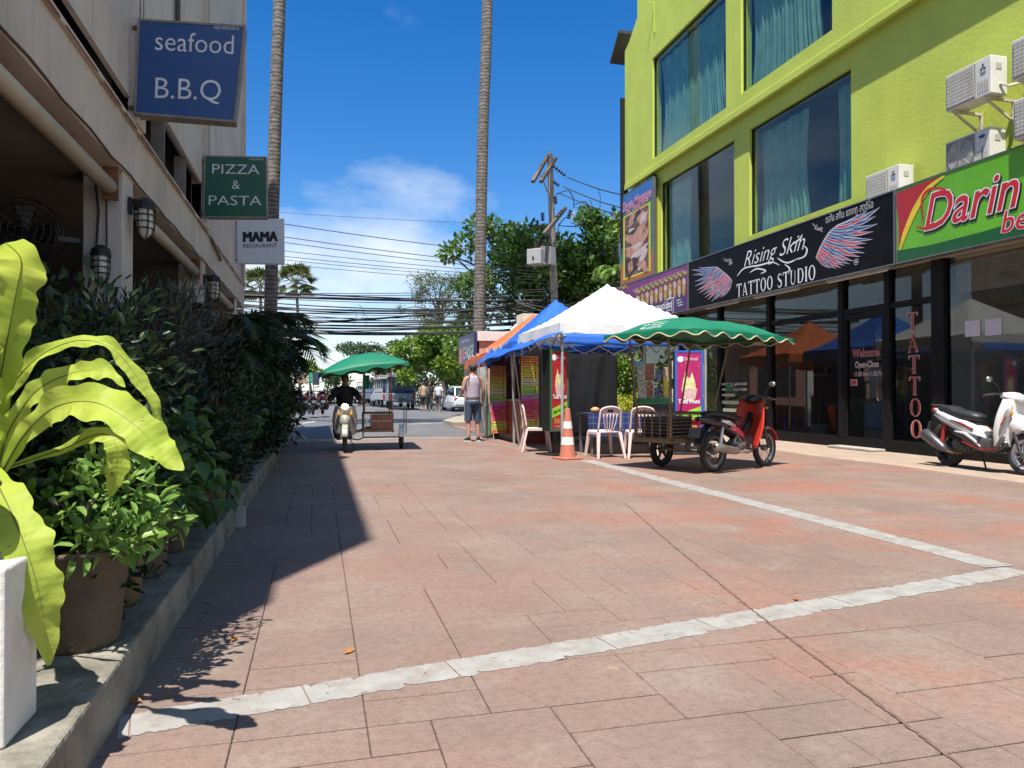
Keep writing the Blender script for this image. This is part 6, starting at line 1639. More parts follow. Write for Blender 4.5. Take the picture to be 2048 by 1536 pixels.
# ---- white folding barrier at the lane mouth, and boards behind the hedge
bf = thing('barrier_stand', 'white tripod barrier stand at the left edge of the road', 'barrier', G(588,886))
WP = M('white_enamel', (.66,.66,.64), .5, dirt=(.35,.28,.22), dscale=9, damt=.4)
MB().tube([(0,0,0),(0,0,.45)],.03,8).build('post', WP, bf)
for k in range(3): a = k*2.1; MB().tube([(0,0,.25),(.22*math.cos(a),.22*math.sin(a),.12),(.28*math.cos(a),.28*math.sin(a),0)],.018,6).build('leg', WP, bf)
MB().bar((.05,0,.06),(1.2,.1,.04),.04).build('rail', WP, bf)
for k,(u0,v0,u1,v1,t_,c,lab) in enumerate(((588,745,616,766,33,(.40,.30,.2),'brown signboard beyond the hedge end'),(617,745,625,766,33,(.05,.35,.2),'green edge signboard beyond the hedge end'),(625,744,639,770,33,(.04,.045,.07),'dark patterned signboard beyond the hedge end'))):
    a, b = PD(u0,v0,t_), PD(u1,v1,t_); t = thing('signboard', lab, 'sign', (a.x,a.y,.12)); w = (b-a).length*.7
    MB().box(0,abs(b.x-a.x),0,.05,b.z-.12,a.z-.12).build('panel', M('board_%d' % k, c, .6, var=.4, scale=6), t); MB().box(.02,.06,.01,.04,0,b.z-.12).build('post', STEEL, t)
# ================================================================== MOTORCYCLES, TRICYCLES, CARS
TYRE = M('tyre_rubber', (.018,.018,.018), .8, var=.25, scale=20, bump=.3, bscale=90)
CHROME = M('dull_chrome', (.45,.44,.42), .28, metal=.9, var=.1); DARKM = M('dark_engine', (.05,.05,.052), .5, metal=.4, var=.3, scale=14)
ENG = M('engine_alloy', (.22,.21,.20), .45, metal=.6, var=.25, scale=16, dirt=(.06,.05,.04), dscale=9, damt=.8)
BLKP = M('black_plastic', (.016,.016,.017), .38, var=.2, scale=8); SEATM = M('seat_vinyl', (.022,.022,.024), .5, var=.15, scale=12)
RUSTM = M('rusty_frame', (.22,.145,.085), .75, metal=.2, var=.4, scale=12, bump=.3, bscale=60)
def wheel(par, x, y, r, w, rim=None, n=18, spoke='wire', name='wheel'):
    a = r-w*.95
    prof = [(a,-w*.40),(a+w*.35,-w*.52),(r-w*.22,-w*.46),(r-w*.04,-w*.22),(r,0),(r-w*.04,w*.22),(r-w*.22,w*.46),(a+w*.35,w*.52),(a,w*.40)]
    o = MB().lathe(prof, (x,y,r), 'Y', 32).build(name, TYRE, par, smooth=True)
    rim = rim or CHROME
    MB().lathe([(a+.004,-w*.42),(a-.012,-w*.40),(a-.018,0),(a-.012,w*.40),(a+.004,w*.42)], (x,y,r), 'Y', 32).build('rim', rim, o, smooth=True)
    s = MB()
    if spoke == 'wire':
        for k in range(n):
            t = 2*math.pi*k/n; e = .35*(1 if k % 2 else -1); yy = w*.45*(1 if k % 4 < 2 else -1)
            s.tube([(x+.03*math.cos(t+e),y+yy,r+.03*math.sin(t+e)),(x+a*math.cos(t),y,r+a*math.sin(t))],.0028,3)
    else:
        for k in range(5):
            t = 2*math.pi*k/5+.3; s.bar((x+.03*math.cos(t),y,r+.03*math.sin(t)),(x+a*math.cos(t+.12),y,r+a*math.sin(t+.12)),.03,.022,up=(0,1,0))
    s.build('spokes', rim, o)
    MB().lathe([(0,-w*.6),(.035,-w*.6),(.045,-w*.3),(.045,w*.3),(.035,w*.6),(0,w*.6)], (x,y,r), 'Y', 14).build('hub', ENG, o, smooth=True)
    return o
def sec(x, z, hw, hh, y=0., tilt=0., n=12, p=2.6):
    out = []
    for k in range(n):
        t = 2*math.pi*k/n; c, s_ = math.cos(t), math.sin(t)
        a, b = hw*math.copysign(abs(c)**(2/p), c), hh*math.copysign(abs(s_)**(2/p), s_)
        out.append(V(x-b*math.sin(tilt), y+a, z+b*math.cos(tilt)))
    return out
def loftp(par, name, mat, secs, smooth=True, **k):
    return MB().loft([sec(*s) for s in secs]).build(name, mat, par, smooth=smooth, **k)
def mirrors(par, x, z, mat=BLKP, sp=.30):
    for s_ in (-1,1):
        o = MB().tube([(x,s_*.18,z),(x+.02,s_*.22,z+.10),(x,s_*sp,z+.17)],.007,6).build('mirror', BLKP, par)
        MB().ell((x-.01,s_*(sp+.02),z+.19),.02,.055,.038,10,6).build('mirror_glass', CHROME, o, smooth=True)
def underbone(par, red, k_trim):
    wheel(par, 0, 0, .285, .085, M('rim_dull', (.25,.24,.23), .4, metal=.7)); wheel(par, 1.27, 0, .28, .075, M('rim_dull'))
    loftp(par, 'seat', SEATM, [(-.22,.80,.07,.02),(-.12,.815,.11,.035),(.10,.80,.125,.045),(.30,.765,.125,.05),(.48,.735,.10,.045),(.60,.735,.06,.03)])
    loftp(par, 'rear_cowl', M('cowl_dark', (.03,.02,.022), .3, coat=.4), [(-.36,.74,.04,.03),(-.22,.725,.08,.055),(.0,.69,.12,.07),(.22,.64,.13,.08),(.42,.56,.12,.07),(.56,.48,.10,.05)])
    for s_ in (-1,1):
        m1, m2 = M('stripe_white', (.6,.56,.5), .35), M('trim_crimson', k_trim, .3, coat=.5)
        MB().loft([sec(x,z,.008,h,s_*y,-.5) for x,z,h,y in ((.02,.715,.018,.125),(.18,.68,.030,.136),(.32,.63,.020,.138))]).build('side_stripe', m1, par, smooth=True)
        MB().loft([sec(x,z,.010,h,s_*y,-.5) for x,z,h,y in ((.20,.62,.02,.138),(.36,.57,.045,.140),(.52,.50,.035,.125),(.62,.42,.012,.10))]).build('side_panel', m2, par, smooth=True)
    MB().box(-.40,-.36,-.06,.06,.66,.72).build('tail_light', M('tail_red', (.4,.02,.02), .3), par, bevel=.01)
    MB().grid(lambda s,q: (-.02-.33*math.cos(.2+1.25*s), (q-.5)*.15, .30+.36*math.sin(.2+1.25*s)), 8, 4).build('rear_fender', BLKP, par, solid=.006, smooth=True)
    MB().obox((-.42,0,.56),.008,.18,.14,Matrix.Rotation(.25,3,'Y')).build('number_plate', M('plate_blank', (.09,.10,.11), .5), par)
    # leg shield: wide swept sheet
    def shield(s, q):
        e = 2*q-1; w = .155+.095*math.sin(math.pi*min(1,.15+.75*s)); x = .88+.17*s-.12*abs(e)**1.6*(1.15-.6*s)-.05*s*s
        return (x, e*w, .30+.70*s)
    MB().grid(shield, 14, 14).build('leg_shield', red, par, smooth=True, solid=.02)
    loftp(par, 'centre_cover', BLKP, [(.52,.52,.06,.08),(.66,.48,.055,.09),(.80,.56,.05,.10),(.90,.72,.05,.10)])
    loftp(par, 'handlebar_cowl', BLKP, [(.84,1.00,.05,.03),(.92,1.01,.12,.06),(1.02,1.00,.13,.075),(1.10,.98,.09,.06),(1.14,.965,.05,.035)])
    MB().ell((1.12,0,.97),.03,.075,.05,12,8).build('headlight', M('lamp_glass', (.5,.5,.48), .15), par, smooth=True)
    MB().tube([(.93,-.34,1.01),(.97,-.2,1.03),(1.0,0,1.03),(.97,.2,1.03),(.93,.34,1.01)],.012,8).build('handlebar', CHROME, par)
    for s_ in (-1,1):
        MB().tube([(.90,s_*.36,1.0),(.96,s_*.22,1.03)],.018,8).build('grip', BLKP, par); MB().tube([(.97,s_*.36,1.0),(1.02,s_*.24,1.02)],.006,5).build('lever', CHROME, par)
        MB().tube([(1.03,s_*.075,.86),(1.27,s_*.075,.285)],[.022,.024],8).build('fork_leg', M('fork_dark', (.08,.07,.06), .4, metal=.5), par)
        MB().tube([(-.01,s_*.11,.30),(.06,s_*.11,.62)],[.028,.024],8).build('shock_absorber', CHROME, par)
        MB().tube([(.0,s_*.085,.285),(.48,s_*.07,.36)],.018,6).build('swing_arm', DARKM, par)
        MB().tube([(.66,s_*.08,.30),(.66,s_*.22,.30)],.016,6).build('foot_peg', BLKP, par)
        MB().ell((1.0,s_*.2,.88),.03,.03,.02,8,6).build('indicator', M('amber', (.5,.2,.02), .3), par)
    mirrors(par, .97, 1.03)
    MB().grid(lambda s,q: (1.27+.315*math.cos(.3+1.9*s), (q-.5)*.11, .28+.315*math.sin(.3+1.9*s)), 10, 4).build('front_fender', red, par, solid=.006, smooth=True)
    e = MB(); e.ell((.56,0,.36),.16,.12,.12,14,8); e.cyl((.62,0,.38),(.84,0,.42),.075,.07,12)
    for k in range(6): e.lathe([(.05,0),(.095,0),(.095,.008),(.05,.008)], (.66+.03*k,0,.385+.006*k), 'X', 12)
    e.build('engine', ENG, par, smooth=False)
    MB().tube([(.80,-.06,.36),(.78,-.10,.26),(.60,-.15,.25),(.35,-.17,.28)],.020,8).build('exhaust_pipe', CHROME, par, smooth=True)
    MB().tube([(.35,-.17,.28),(.28,-.175,.29),(.0,-.185,.33),(-.22,-.19,.37),(-.24,-.19,.373)],[.03,.052,.06,.058,.03],14).build('muffler', M('muffler_worn', (.30,.27,.24), .35, metal=.7, var=.25, scale=9), par, smooth=True)
    MB().tube([(-.235,-.19,.373),(-.25,-.19,.376)],.026,10).build('muffler_tip', BLKP, par)
    MB().box(.0,.50,.10,.13,.28,.36).build('chain_guard', BLKP, par, bevel=.01)
    MB().tube([(.5,.10,.26),(.42,.22,.02)],.012,6).build('side_stand', DARKM, par)
    MB().tube([(.28,-.15,.42),(.24,-.22,.52),(.34,-.20,.44)],.016,6).build('passenger_peg', CHROME, par)
def scooter(par, body, lower, accent, lit=False, full=True):
    rm = M('rim_black', (.03,.03,.035), .4, metal=.5)
    wheel(par, 0, 0, .265, .10, rm, spoke='cast'); wheel(par, 1.26, 0, .275, .09, M('rim_white', (.55,.55,.57), .4, metal=.3) if full else rm, n=24)
    loftp(par, 'seat', SEATM, [(-.20,.845,.06,.02),(-.10,.855,.11,.04),(.08,.825,.135,.06),(.16,.785,.14,.06),(.30,.755,.145,.07),(.46,.735,.125,.065),(.56,.725,.08,.04)])
    loftp(par, 'rear_body', body, [(-.31,.83,.04,.02),(-.22,.79,.085,.05),(-.04,.73,.135,.08),(.18,.66,.16,.095),(.40,.58,.17,.115),(.58,.48,.155,.115),(.70,.40,.12,.08)])
    loftp(par, 'under_body', lower, [(-.30,.70,.04,.02),(-.05,.60,.09,.045),(.20,.50,.13,.07),(.45,.40,.15,.09),(.62,.34,.15,.07),(.80,.30,.15,.045)])
    loftp(par, 'floor_board', lower, [(.52,.33,.15,.05),(.70,.30,.17,.045),(.92,.31,.165,.05),(1.06,.40,.14,.06)])
    def shield(s, q):
        e = 2*q-1; w = .17+.085*math.sin(math.pi*min(1,.1+.8*s)); x = 1.06+.07*s-.10*abs(e)**1.8*(1.1-.5*s)
        return (x, e*w, .36+.62*s)
    MB().grid(shield, 12, 14).build('front_shield', body, par, smooth=True, solid=.03)
    loftp(par, 'front_nose', body, [(1.02,.62,.10,.16,0,.3),(1.12,.66,.12,.15,0,.3),(1.20,.68,.085,.11,0,.3),(1.25,.68,.03,.05,0,.3)])
    loftp(par, 'inner_tunnel', lower, [(.55,.46,.08,.09),(.78,.45,.07,.10),(1.0,.60,.08,.16)])
    loftp(par, 'handlebar_cowl', body if full else BLKP, [(.90,1.02,.06,.03),(.96,1.03,.14,.05),(1.05,1.02,.15,.065),(1.13,1.00,.10,.055),(1.17,.985,.05,.03)])
    hl = M('headlight_lit', (1.,.72,.38), .3, emit=9.) if lit else M('lamp_glass', (.5,.5,.48), .15)
    MB().ell((1.165,0,.985) if not lit else (1.16,.0,.97),.035,.075,.055,14,8).build('headlight', hl, par, smooth=True)
    MB().tube([(.95,-.35,1.03),(.99,-.2,1.05),(1.0,0,1.05),(.99,.2,1.05),(.95,.35,1.03)],.012,8).build('handlebar', DARKM, par)
    for s_ in (-1,1):
        MB().tube([(.93,s_*.37,1.02),(.98,s_*.22,1.05)],.018,8).build('grip', BLKP, par)
        MB().tube([(1.08,s_*.07,.66),(1.26,s_*.08,.275)],[.022,.022],8).build('fork_leg', DARKM, par)
        MB().loft([sec(x,z,.012,h,s_*y,-.45) for x,z,h,y in ((-.22,.745,.010,.10),(-.02,.67,.024,.145),(.22,.59,.030,.172),(.45,.50,.030,.172),(.64,.40,.010,.150))]).build('side_panel', accent if full else body, par, smooth=True)
        MB().loft([sec(x,z,.010,h,s_*y,-.3) for x,z,h,y in ((.16,.68,.006,.158),(.36,.635,.018,.172),(.56,.56,.014,.155))]).build('red_trim', M('trim_red', (.30,.025,.02), .35, coat=.4), par, smooth=True)
        MB().loft([sec(x,z,.014,h,s_*y,.55) for x,z,h,y in ((.95,.46,.05,.18),(1.02,.60,.07,.195),(1.10,.76,.06,.17),(1.14,.88,.02,.13))]).build('shield_wing', accent, par, smooth=True)
        if full:
            MB().loft([sec(x,z,.014,h,s_*y,-.2) for x,z,h,y in ((.26,.50,.015,.172),(.42,.46,.05,.182),(.60,.41,.085,.186),(.80,.37,.085,.184),(.98,.38,.075,.176),(1.08,.46,.05,.165))]).build('side_fairing', M('fairing_grey', (.085,.082,.08), .3, coat=.4), par, smooth=True)
            MB().loft([sec(x,z,.012,h,s_*y,-.6) for x,z,h,y in ((.28,.52,.012,.190),(.46,.50,.022,.200),(.62,.42,.020,.204),(.74,.33,.010,.196))]).build('white_swoosh', body, par, smooth=True)
            MB().tube([(.42,s_*.20,.385),(.60,s_*.204,.325),(.80,s_*.20,.295),(.98,s_*.19,.325)],.008,6).build('red_line', M('trim_red', (.30,.025,.02), .35, coat=.4), par)
            MB().tube([(1.0,s_*.20,.60),(1.08,s_*.20,.68),(1.12,s_*.19,.76)],.008,6).build('orange_line', M('trim_orange', (.55,.14,.02), .4), par)
        MB().ell((1.13,s_*.13,.80),.03,.03,.05,8,6).build('indicator', M('amber'), par, smooth=True)
        MB().tube([(-.02,s_*.13,.30),(.02,s_*.12,.62)],[.03,.026],8).build('shock_absorber', M('shock_red', (.35,.03,.02), .4) if full else DARKM, par)
    mirrors(par, 1.0, 1.05, sp=.32)
    MB().grid(lambda s,q: (1.26+.315*math.cos(.2+2.0*s), (q-.5)*.13, .275+.315*math.sin(.2+2.0*s)), 10, 4).build('front_fender', body, par, solid=.008, smooth=True)
    MB().grid(lambda s,q: (-.02-.34*math.cos(.1+1.2*s), (q-.5)*.13, .30+.36*math.sin(.1+1.2*s)), 8, 4).build('rear_fender', BLKP, par, solid=.006, smooth=True)
    MB().obox((-.34,0,.58),.008,.18,.13,Matrix.Rotation(.3,3,'Y')).build('number_plate', M('plate_blank'), par)
    MB().box(-.33,-.28,-.06,.06,.79,.85).build('tail_light', M('tail_red'), par, bevel=.01)
    MB().tube([(-.16,-.10,.88),(-.28,-.09,.89),(-.32,0,.89),(-.28,.09,.89),(-.16,.10,.88)],.014,6).build('grab_rail', DARKM, par)
    e = MB(); e.ell((.16,.06,.32),.22,.09,.11,14,8); e.ell((.32,-.09,.33),.13,.07,.12,12,8); e.lathe([(0,-.17),(.085,-.17),(.10,-.15),(.10,-.10)],(.30,0,.34),'Y',16)
    for k in range(5): e.box(.26+.022*k,.272+.022*k,-.18,-.168,.28,.40)
    e.build('engine', M('engine_black', (.04,.04,.042), .45, metal=.3, var=.2), par)
    MB().tube([(.35,-.12,.22),(.20,-.16,.21),(.08,-.175,.24)],.018,8).build('exhaust_pipe', M('pipe_brown', (.16,.10,.06), .5, metal=.5), par)
    MB().tube([(.12,-.175,.235),(.06,-.18,.27),(-.14,-.20,.40),(-.25,-.21,.475),(-.28,-.212,.495)],[.03,.062,.072,.066,.035],16).build('muffler', M('muffler_grey', (.10,.10,.105), .35, metal=.5), par, smooth=True)
    MB().loft([[V(*(Vector((-.02,-.18,.30)).lerp(Vector((-.30,-.205,.455)),t)+V(a*.05,-.062+abs(a)*.02,a*.06))) for a in (-.6,.6)]+[V(*(Vector((-.02,-.18,.30)).lerp(Vector((-.30,-.205,.455)),t)+V(a*.05,-.070+abs(a)*.02,a*.06))) for a in (.6,-.6)] for t in (0,.5,1)]).build('heat_shield', CHROME, par)
    MB().tube([(.46,.10,.24),(.40,.24,.01)],.012,6).build('side_stand', DARKM, par)
def canopy(par, x0, x1, y0, y1, ze, h, mat, text=None, tiltx=0., cream=True, tilty=0.):
    cx, cy, a, b = (x0+x1)/2, (y0+y1)/2, (x1-x0)/2, (y1-y0)/2
    def zz(s, q):
        ex = max(0., (abs(s)-.52)/.48); return ze+h*(1-abs(q)**2.1)*(1-ex**2.0)+tiltx*s+tilty*q-.018*abs(math.sin(math.pi*(s+1)*1.5))*(1-q*q)-.008*math.sin(s*11+q*5)*math.sin(q*9)
    MB().grid(lambda s,q: (cx+(2*s-1)*a, cy+(2*q-1)*b, zz(2*s-1,2*q-1)), 30, 20).build('canopy', mat, par, smooth=True, solid=.006)
    per = []
    for k in range(60): per.append((-1+2*k/60,-1))
    for k in range(40): per.append((1,-1+2*k/40))
    for k in range(60): per.append((1-2*k/60,1))
    for k in range(40): per.append((-1,1-2*k/40))
    top = [V(cx+s*a*1.003,cy+q*b*1.004,zz(s,q)) for s,q in per]; n = len(per)
    sc = [.055+.032*math.cos(2*math.pi*k/10) for k in range(n)]
    bot = [V(cx+(p.x-cx)*1.004,cy+(p.y-cy)*1.006,p.z-d) for p,d in zip(top,sc)]
    vo = MB().add(top+bot, [(k,(k+1)%n,n+(k+1)%n,n+k) for k in range(n)]).build('valance', mat, par, smooth=True)
    if cream: MB().tube([p+V(0,0,0) for p in bot], .008, 5, closed=True).build('piping', M('cream_piping', (.60,.52,.30), .6), par)
    fr = MB()
    for q in (-.96,.96): fr.tube([(cx-a*.97,cy+q*b,ze-.02+tiltx*-.97+tilty*q),(cx+a*.97,cy+q*b,ze-.02+tiltx*.97+tilty*q)],.014,6)
    for s_ in (-.95,0,.95): fr.tube([(cx+s_*a,cy+q*b,zz(s_*.5,q)-.02 if s_ == 0 else ze-.02+tiltx*s_+tilty*q) for q in (-.96,-.6,-.3,0,.3,.6,.96)],.012,6)
    fr.build('canopy_frame', RUSTM, par)
    if text:
        mb = MB()
        for i, tx in enumerate(text):
            vs, fs = textgeo(tx, .12, .004, 0, 'CENTER'); xs = [v[0] for v in vs]; k = .42/max(.01,max(xs)-min(xs))
            mb.add([(lambda s,q: V(cx+s*a, cy+q*b, zz(s,q)+.006))(-.93+.062*(2-i)+v[1]*.36/a*1.4, .02-v[0]*k*.85/b) for v in vs], fs)
        mb.build('lettering', M('canopy_ink', (.55,.60,.55), .6), par)
def sidecar(par, wheel_y, wheel_x, wooden):
    wheel(par, wheel_x, wheel_y, .25, .085, DARKM, spoke='cast', name='sidecar_wheel')
    x0,x1,y0,y1,zf,zt = -.42,.62,.40,1.04,.44,.80
    fr = MB()
    for z in (zf,zt):
        for p,q in (((x0,y0),(x1,y0)),((x1,y0),(x1,y1)),((x1,y1),(x0,y1)),((x0,y1),(x0,y0))): fr.bar((*p,z),(*q,z),.028)
    for p in ((x0,y0),(x1,y0),(x0,y1),(x1,y1)): fr.bar((*p,zf-.06),(*p,zt),.028)
    fr.bar((.05,-.0,.36),(.05,y0,zf-.02),.03); fr.bar((.55,-.0,.34),(.55,y0,zf-.02),.03); fr.tube([(.0,.05,.22),(.2,.3,.20),(.2,y0,.24),(.2,y0,zf)],.016,6); fr.bar((wheel_x,y0,.26),(wheel_x,wheel_y+.06,.26),.03)
    fr.build('sidecar_frame', RUSTM, par)
    MB().box(x0+.01,x1-.01,y0+.01,y1-.01,zf+.015,zf+.035).build('floor_plate', M('worn_ply', (.10,.07,.05), .8, var=.3), par)
    for k in range(5):
        y = y0+.04+(y1-y0-.08)*k/4; MB().bar((x0-.012,y,zf),(x0-.012,y,zt),.014).build('rear_slat', RUSTM, par)
        if not wooden: MB().bar((x1+.012,y,zf),(x1+.012,y,zt),.014).build('front_slat', RUSTM, par)
    for k in range(6):
        z = zf+.03+.05*k; MB().bar((x0+.03,y0+.03,z),(x0+.03,y1-.03,z),.008).build('basket_wire', CHROME, par); MB().bar((x0,y0-.012,z+.02),(x1,y0-.012,z+.02),.010).build('side_rail', RUSTM, par); MB().bar((x0,y1+.012,z+.02),(x1,y1+.012,z+.02),.010).build('side_rail', RUSTM, par)
    MB().box(x0+.10,x1-.1,y1-.30,y1-.03,zf+.04,zt-.06).build('bench_box', M('bench_dark', (.04,.03,.028), .6), par, bevel=.01)
    for k in range(7): MB().tube([(x0+.01,y1-.02-.05*k,zt+.01),(x0+.015,y1-.02-.05*k-.012,zt+.05)],.006,5).build('hook', DARKM, par)
    if wooden:
        WD = M('brown_panel', (.22,.075,.045), .5, var=.25, scale=9)
        MB().box(x1+.02,x1+.05,y0+.16,y1-.02,zf+.02,zt-.02).build('front_panel', WD, par, bevel=.008)
        MB().box(x1+.051,x1+.056,y0+.16,y1-.02,zf+.19,zf+.205).build('panel_stripe', M('stripe_cream', (.5,.5,.35), .6), par)
        MB().tube([(x1+.054,y0+.30,zf+.06),(x1+.054,y0+.30,zf+.26),(x1+.054,y0+.36,zf+.30),(x1+.054,y0+.50,zf+.30),(x1+.054,y0+.54,zf+.26),(x1+.054,y0+.54,zf+.06)],.008,5).build('panel_motif', M('motif_tan', (.34,.19,.13), .6), par)
        MB().grid(lambda s,q: (wheel_x+.29*math.cos(.1+1.6*s), wheel_y+(q-.5)*.12, .25+.29*math.sin(.1+1.6*s)), 8, 3).build('mudguard', WHITE_EN, par, solid=.006)
        MB().tube([(x1-.1,wheel_y+.1,zf-.1),(x1-.1,wheel_y+.1,zt+.12),(x0+.3,wheel_y+.1,zt+.12),(x0+.3,wheel_y+.1,zf-.1)],.012,6).build('guard_rail', RUSTM, par)
        MB().bar((x1+.03,y0+.02,zf+.06),(x1+.03,y0+.10,zf+.24),.04).build('white_brace', WHITE_EN, par)
    MB().box(x0-.02,x1+.02,y0-.03,y1+.03,zf-.05,zf-.015).build('sidecar_sill', RUSTM, par)
WHITE_EN = M('white_enamel')
CG = canvas('green_canvas', (.008,.145,.082), .10, .5)
# --- parked tricycle on the right
trk = thing('motor_tricycle', 'parked red motorcycle with rusty sidecar under a green canopy', 'tricycle', (5.29,9.2,0), R(24.8))
underbone(trk, M('shield_red', (.50,.035,.02), .35, coat=.5, var=.05), (.35,.02,.04))
sidecar(trk, .98, .10, False)
canopy(trk, -.96, 1.35, -.43, 1.14, 1.90, .24, CG, ['บริการรถรับจ้าง','หน้า โรงแรม','081-6025733'], tiltx=-.01)
for a,b in (((-.40,.42,.80),(-.52,.36,1.9)),((-.40,1.02,.80),(-.5,1.08,1.9)),((.60,.42,.80),(.95,.38,1.9)),((.60,1.02,.80),(.95,1.08,1.9))):
    MB().tube([a,b],.014,6).build('canopy_post', RUSTM, trk)
# --- moving tricycle on the left with its rider
trl = thing('motor_tricycle', 'cream scooter tricycle with lit headlight driving toward the camera', 'tricycle', (.52,15.0,0), R(-92)); trl.scale = (.87,.87,.87)
scooter(trl, M('scooter_cream', (.27,.26,.225), .35, coat=.3), M('scooter_dark', (.05,.05,.05), .4), M('scooter_grey', (.20,.19,.17), .4), lit=True, full=False)
sidecar(trl, 1.24, .35, True)
canopy(trl, -1.0, 1.40, -.53, 1.33, 1.79, .33, CG, None, cream=False, tilty=.13)
for a,b in (((-.40,.42,.80),(-.5,.42,1.9)),((-.40,1.02,.80),(-.5,1.02,1.88)),((.60,.42,.80),(.85,.42,1.9)),((.60,1.02,.80),(.85,.98,1.88))): MB().tube([a,b],.016,6).build('canopy_post', RUSTM, trl)
MB().grid(lambda s,q: (.84+.02*math.sin(s*9), .40+.12*s, 1.64-.30*q), 6, 4).build('rolled_flap', CG, trl, smooth=True)
# --- white scooter by the shop
ws = thing('scooter', 'white and black scooter with red trim parked by the shop front', 'scooter', (8.93,8.85,.022), R(-93))
ws.rotation_euler = (R(-3),0,R(-93))
scooter(ws, M('scooter_white', (.68,.67,.64), .3, coat=.5, var=.03), M('scooter_black', (.03,.03,.032), .35, coat=.3), M('scooter_silver', (.30,.29,.28), .35, metal=.4))
# --- bikes parked far off at the left
for k,(u,v,rz,lab) in enumerate(((606,832,1.9,'parked motorbike farthest left beyond the hedge'),(626,830,1.7,'parked motorbike in the middle of the far row'),(646,829,1.6,'parked motorbike nearest the rider in the far row'))):
    t = thing('parked_scooter', lab, 'scooter', G(u,v,.12), rz, 'motorbikes parked beyond the hedge')
    scooter(t, M(['far_red','far_black','far_maroon'][k], [(.10,.02,.02),(.03,.03,.03),(.08,.025,.03)][k], .4), BLKP, BLKP, full=False)
# --- white car
def ring_car(x, zb, zt, hw, hwt): return [V(x,-hw,zb),V(x,hw,zb),V(x,hw*1.02,(zb+zt)*.5),V(x,hwt,zt),V(x,-hwt,zt),V(x,-hw*1.02,(zb+zt)*.5)]
def car(label, p, rz):
    t = thing('car', label, 'car', p, rz); W = M('car_white', (.68,.68,.68), .25, coat=.6, var=.02); GLS = M('car_glass', (.02,.025,.03), .08)
    MB().loft([ring_car(*a) for a in ((-2.0,.42,.70,.70,.62),(-1.92,.28,.86,.80,.70),(-1.2,.20,.92,.84,.76),(0,.18,.93,.85,.78),(1.1,.20,.90,.84,.74),(1.85,.26,.74,.78,.66),(2.05,.36,.60,.66,.56))]).build('body', W, t, smooth=False, bevel=.04)
    MB().loft([ring_car(*a) for a in ((-1.75,.86,.90,.72,.66),(-1.15,.88,1.38,.74,.58),(-.1,.88,1.46,.76,.60),(.45,.88,1.38,.75,.58),(1.15,.86,.92,.72,.66))]).build('cabin', GLS, t, bevel=.03)
    MB().loft([ring_car(*a) for a in ((-1.22,1.36,1.40,.60,.55),(-.1,1.44,1.49,.62,.57),(.5,1.36,1.40,.60,.55))]).build('roof', W, t, bevel=.02)
    for s_ in (-1,1):
        for a,b in (((-1.70,s_*.70,.90),(-1.18,s_*.60,1.38)),((-.25,s_*.75,.9),(-.2,s_*.62,1.44)),((1.10,s_*.70,.90),(.46,s_*.60,1.38))): MB().bar(a,b,.07,.05).build('pillar', W, t)
        wheel(t, -1.25, s_*.74, .31, .19, M('rim_dull'), spoke='cast'); wheel(t, 1.28, s_*.74, .31, .19, M('rim_dull'), spoke='cast')
        MB().box(-1.98,-1.90,s_*.68-.10,s_*.68+.10,.62,.80).build('tail_lamp', M('tail_red'), t, bevel=.02); MB().ell((.55,s_*.90,.98),.06,.09,.06,10,6).build('wing_mirror', W, t, smooth=True)
        MB().ell((1.92,s_*.56,.62),.10,.15,.08,10,6).build('headlamp', M('lamp_glass'), t, smooth=True)
        MB().box(-.45,-.30,s_*.865-.01,s_*.865+.01,.74,.77).build('door_handle', CHROME, t)
    MB().box(-2.02,-1.99,-.25,.25,.45,.57).build('number_plate', M('plate_pale', (.4,.4,.4), .5), t); MB().box(-1.98,-1.6,-.55,.55,.93,.965).build('spoiler', W, t, bevel=.01)
    return t
car('white car parked at the kerb behind the standing man', G(921,823)+V(.3,1.6,0), R(92))
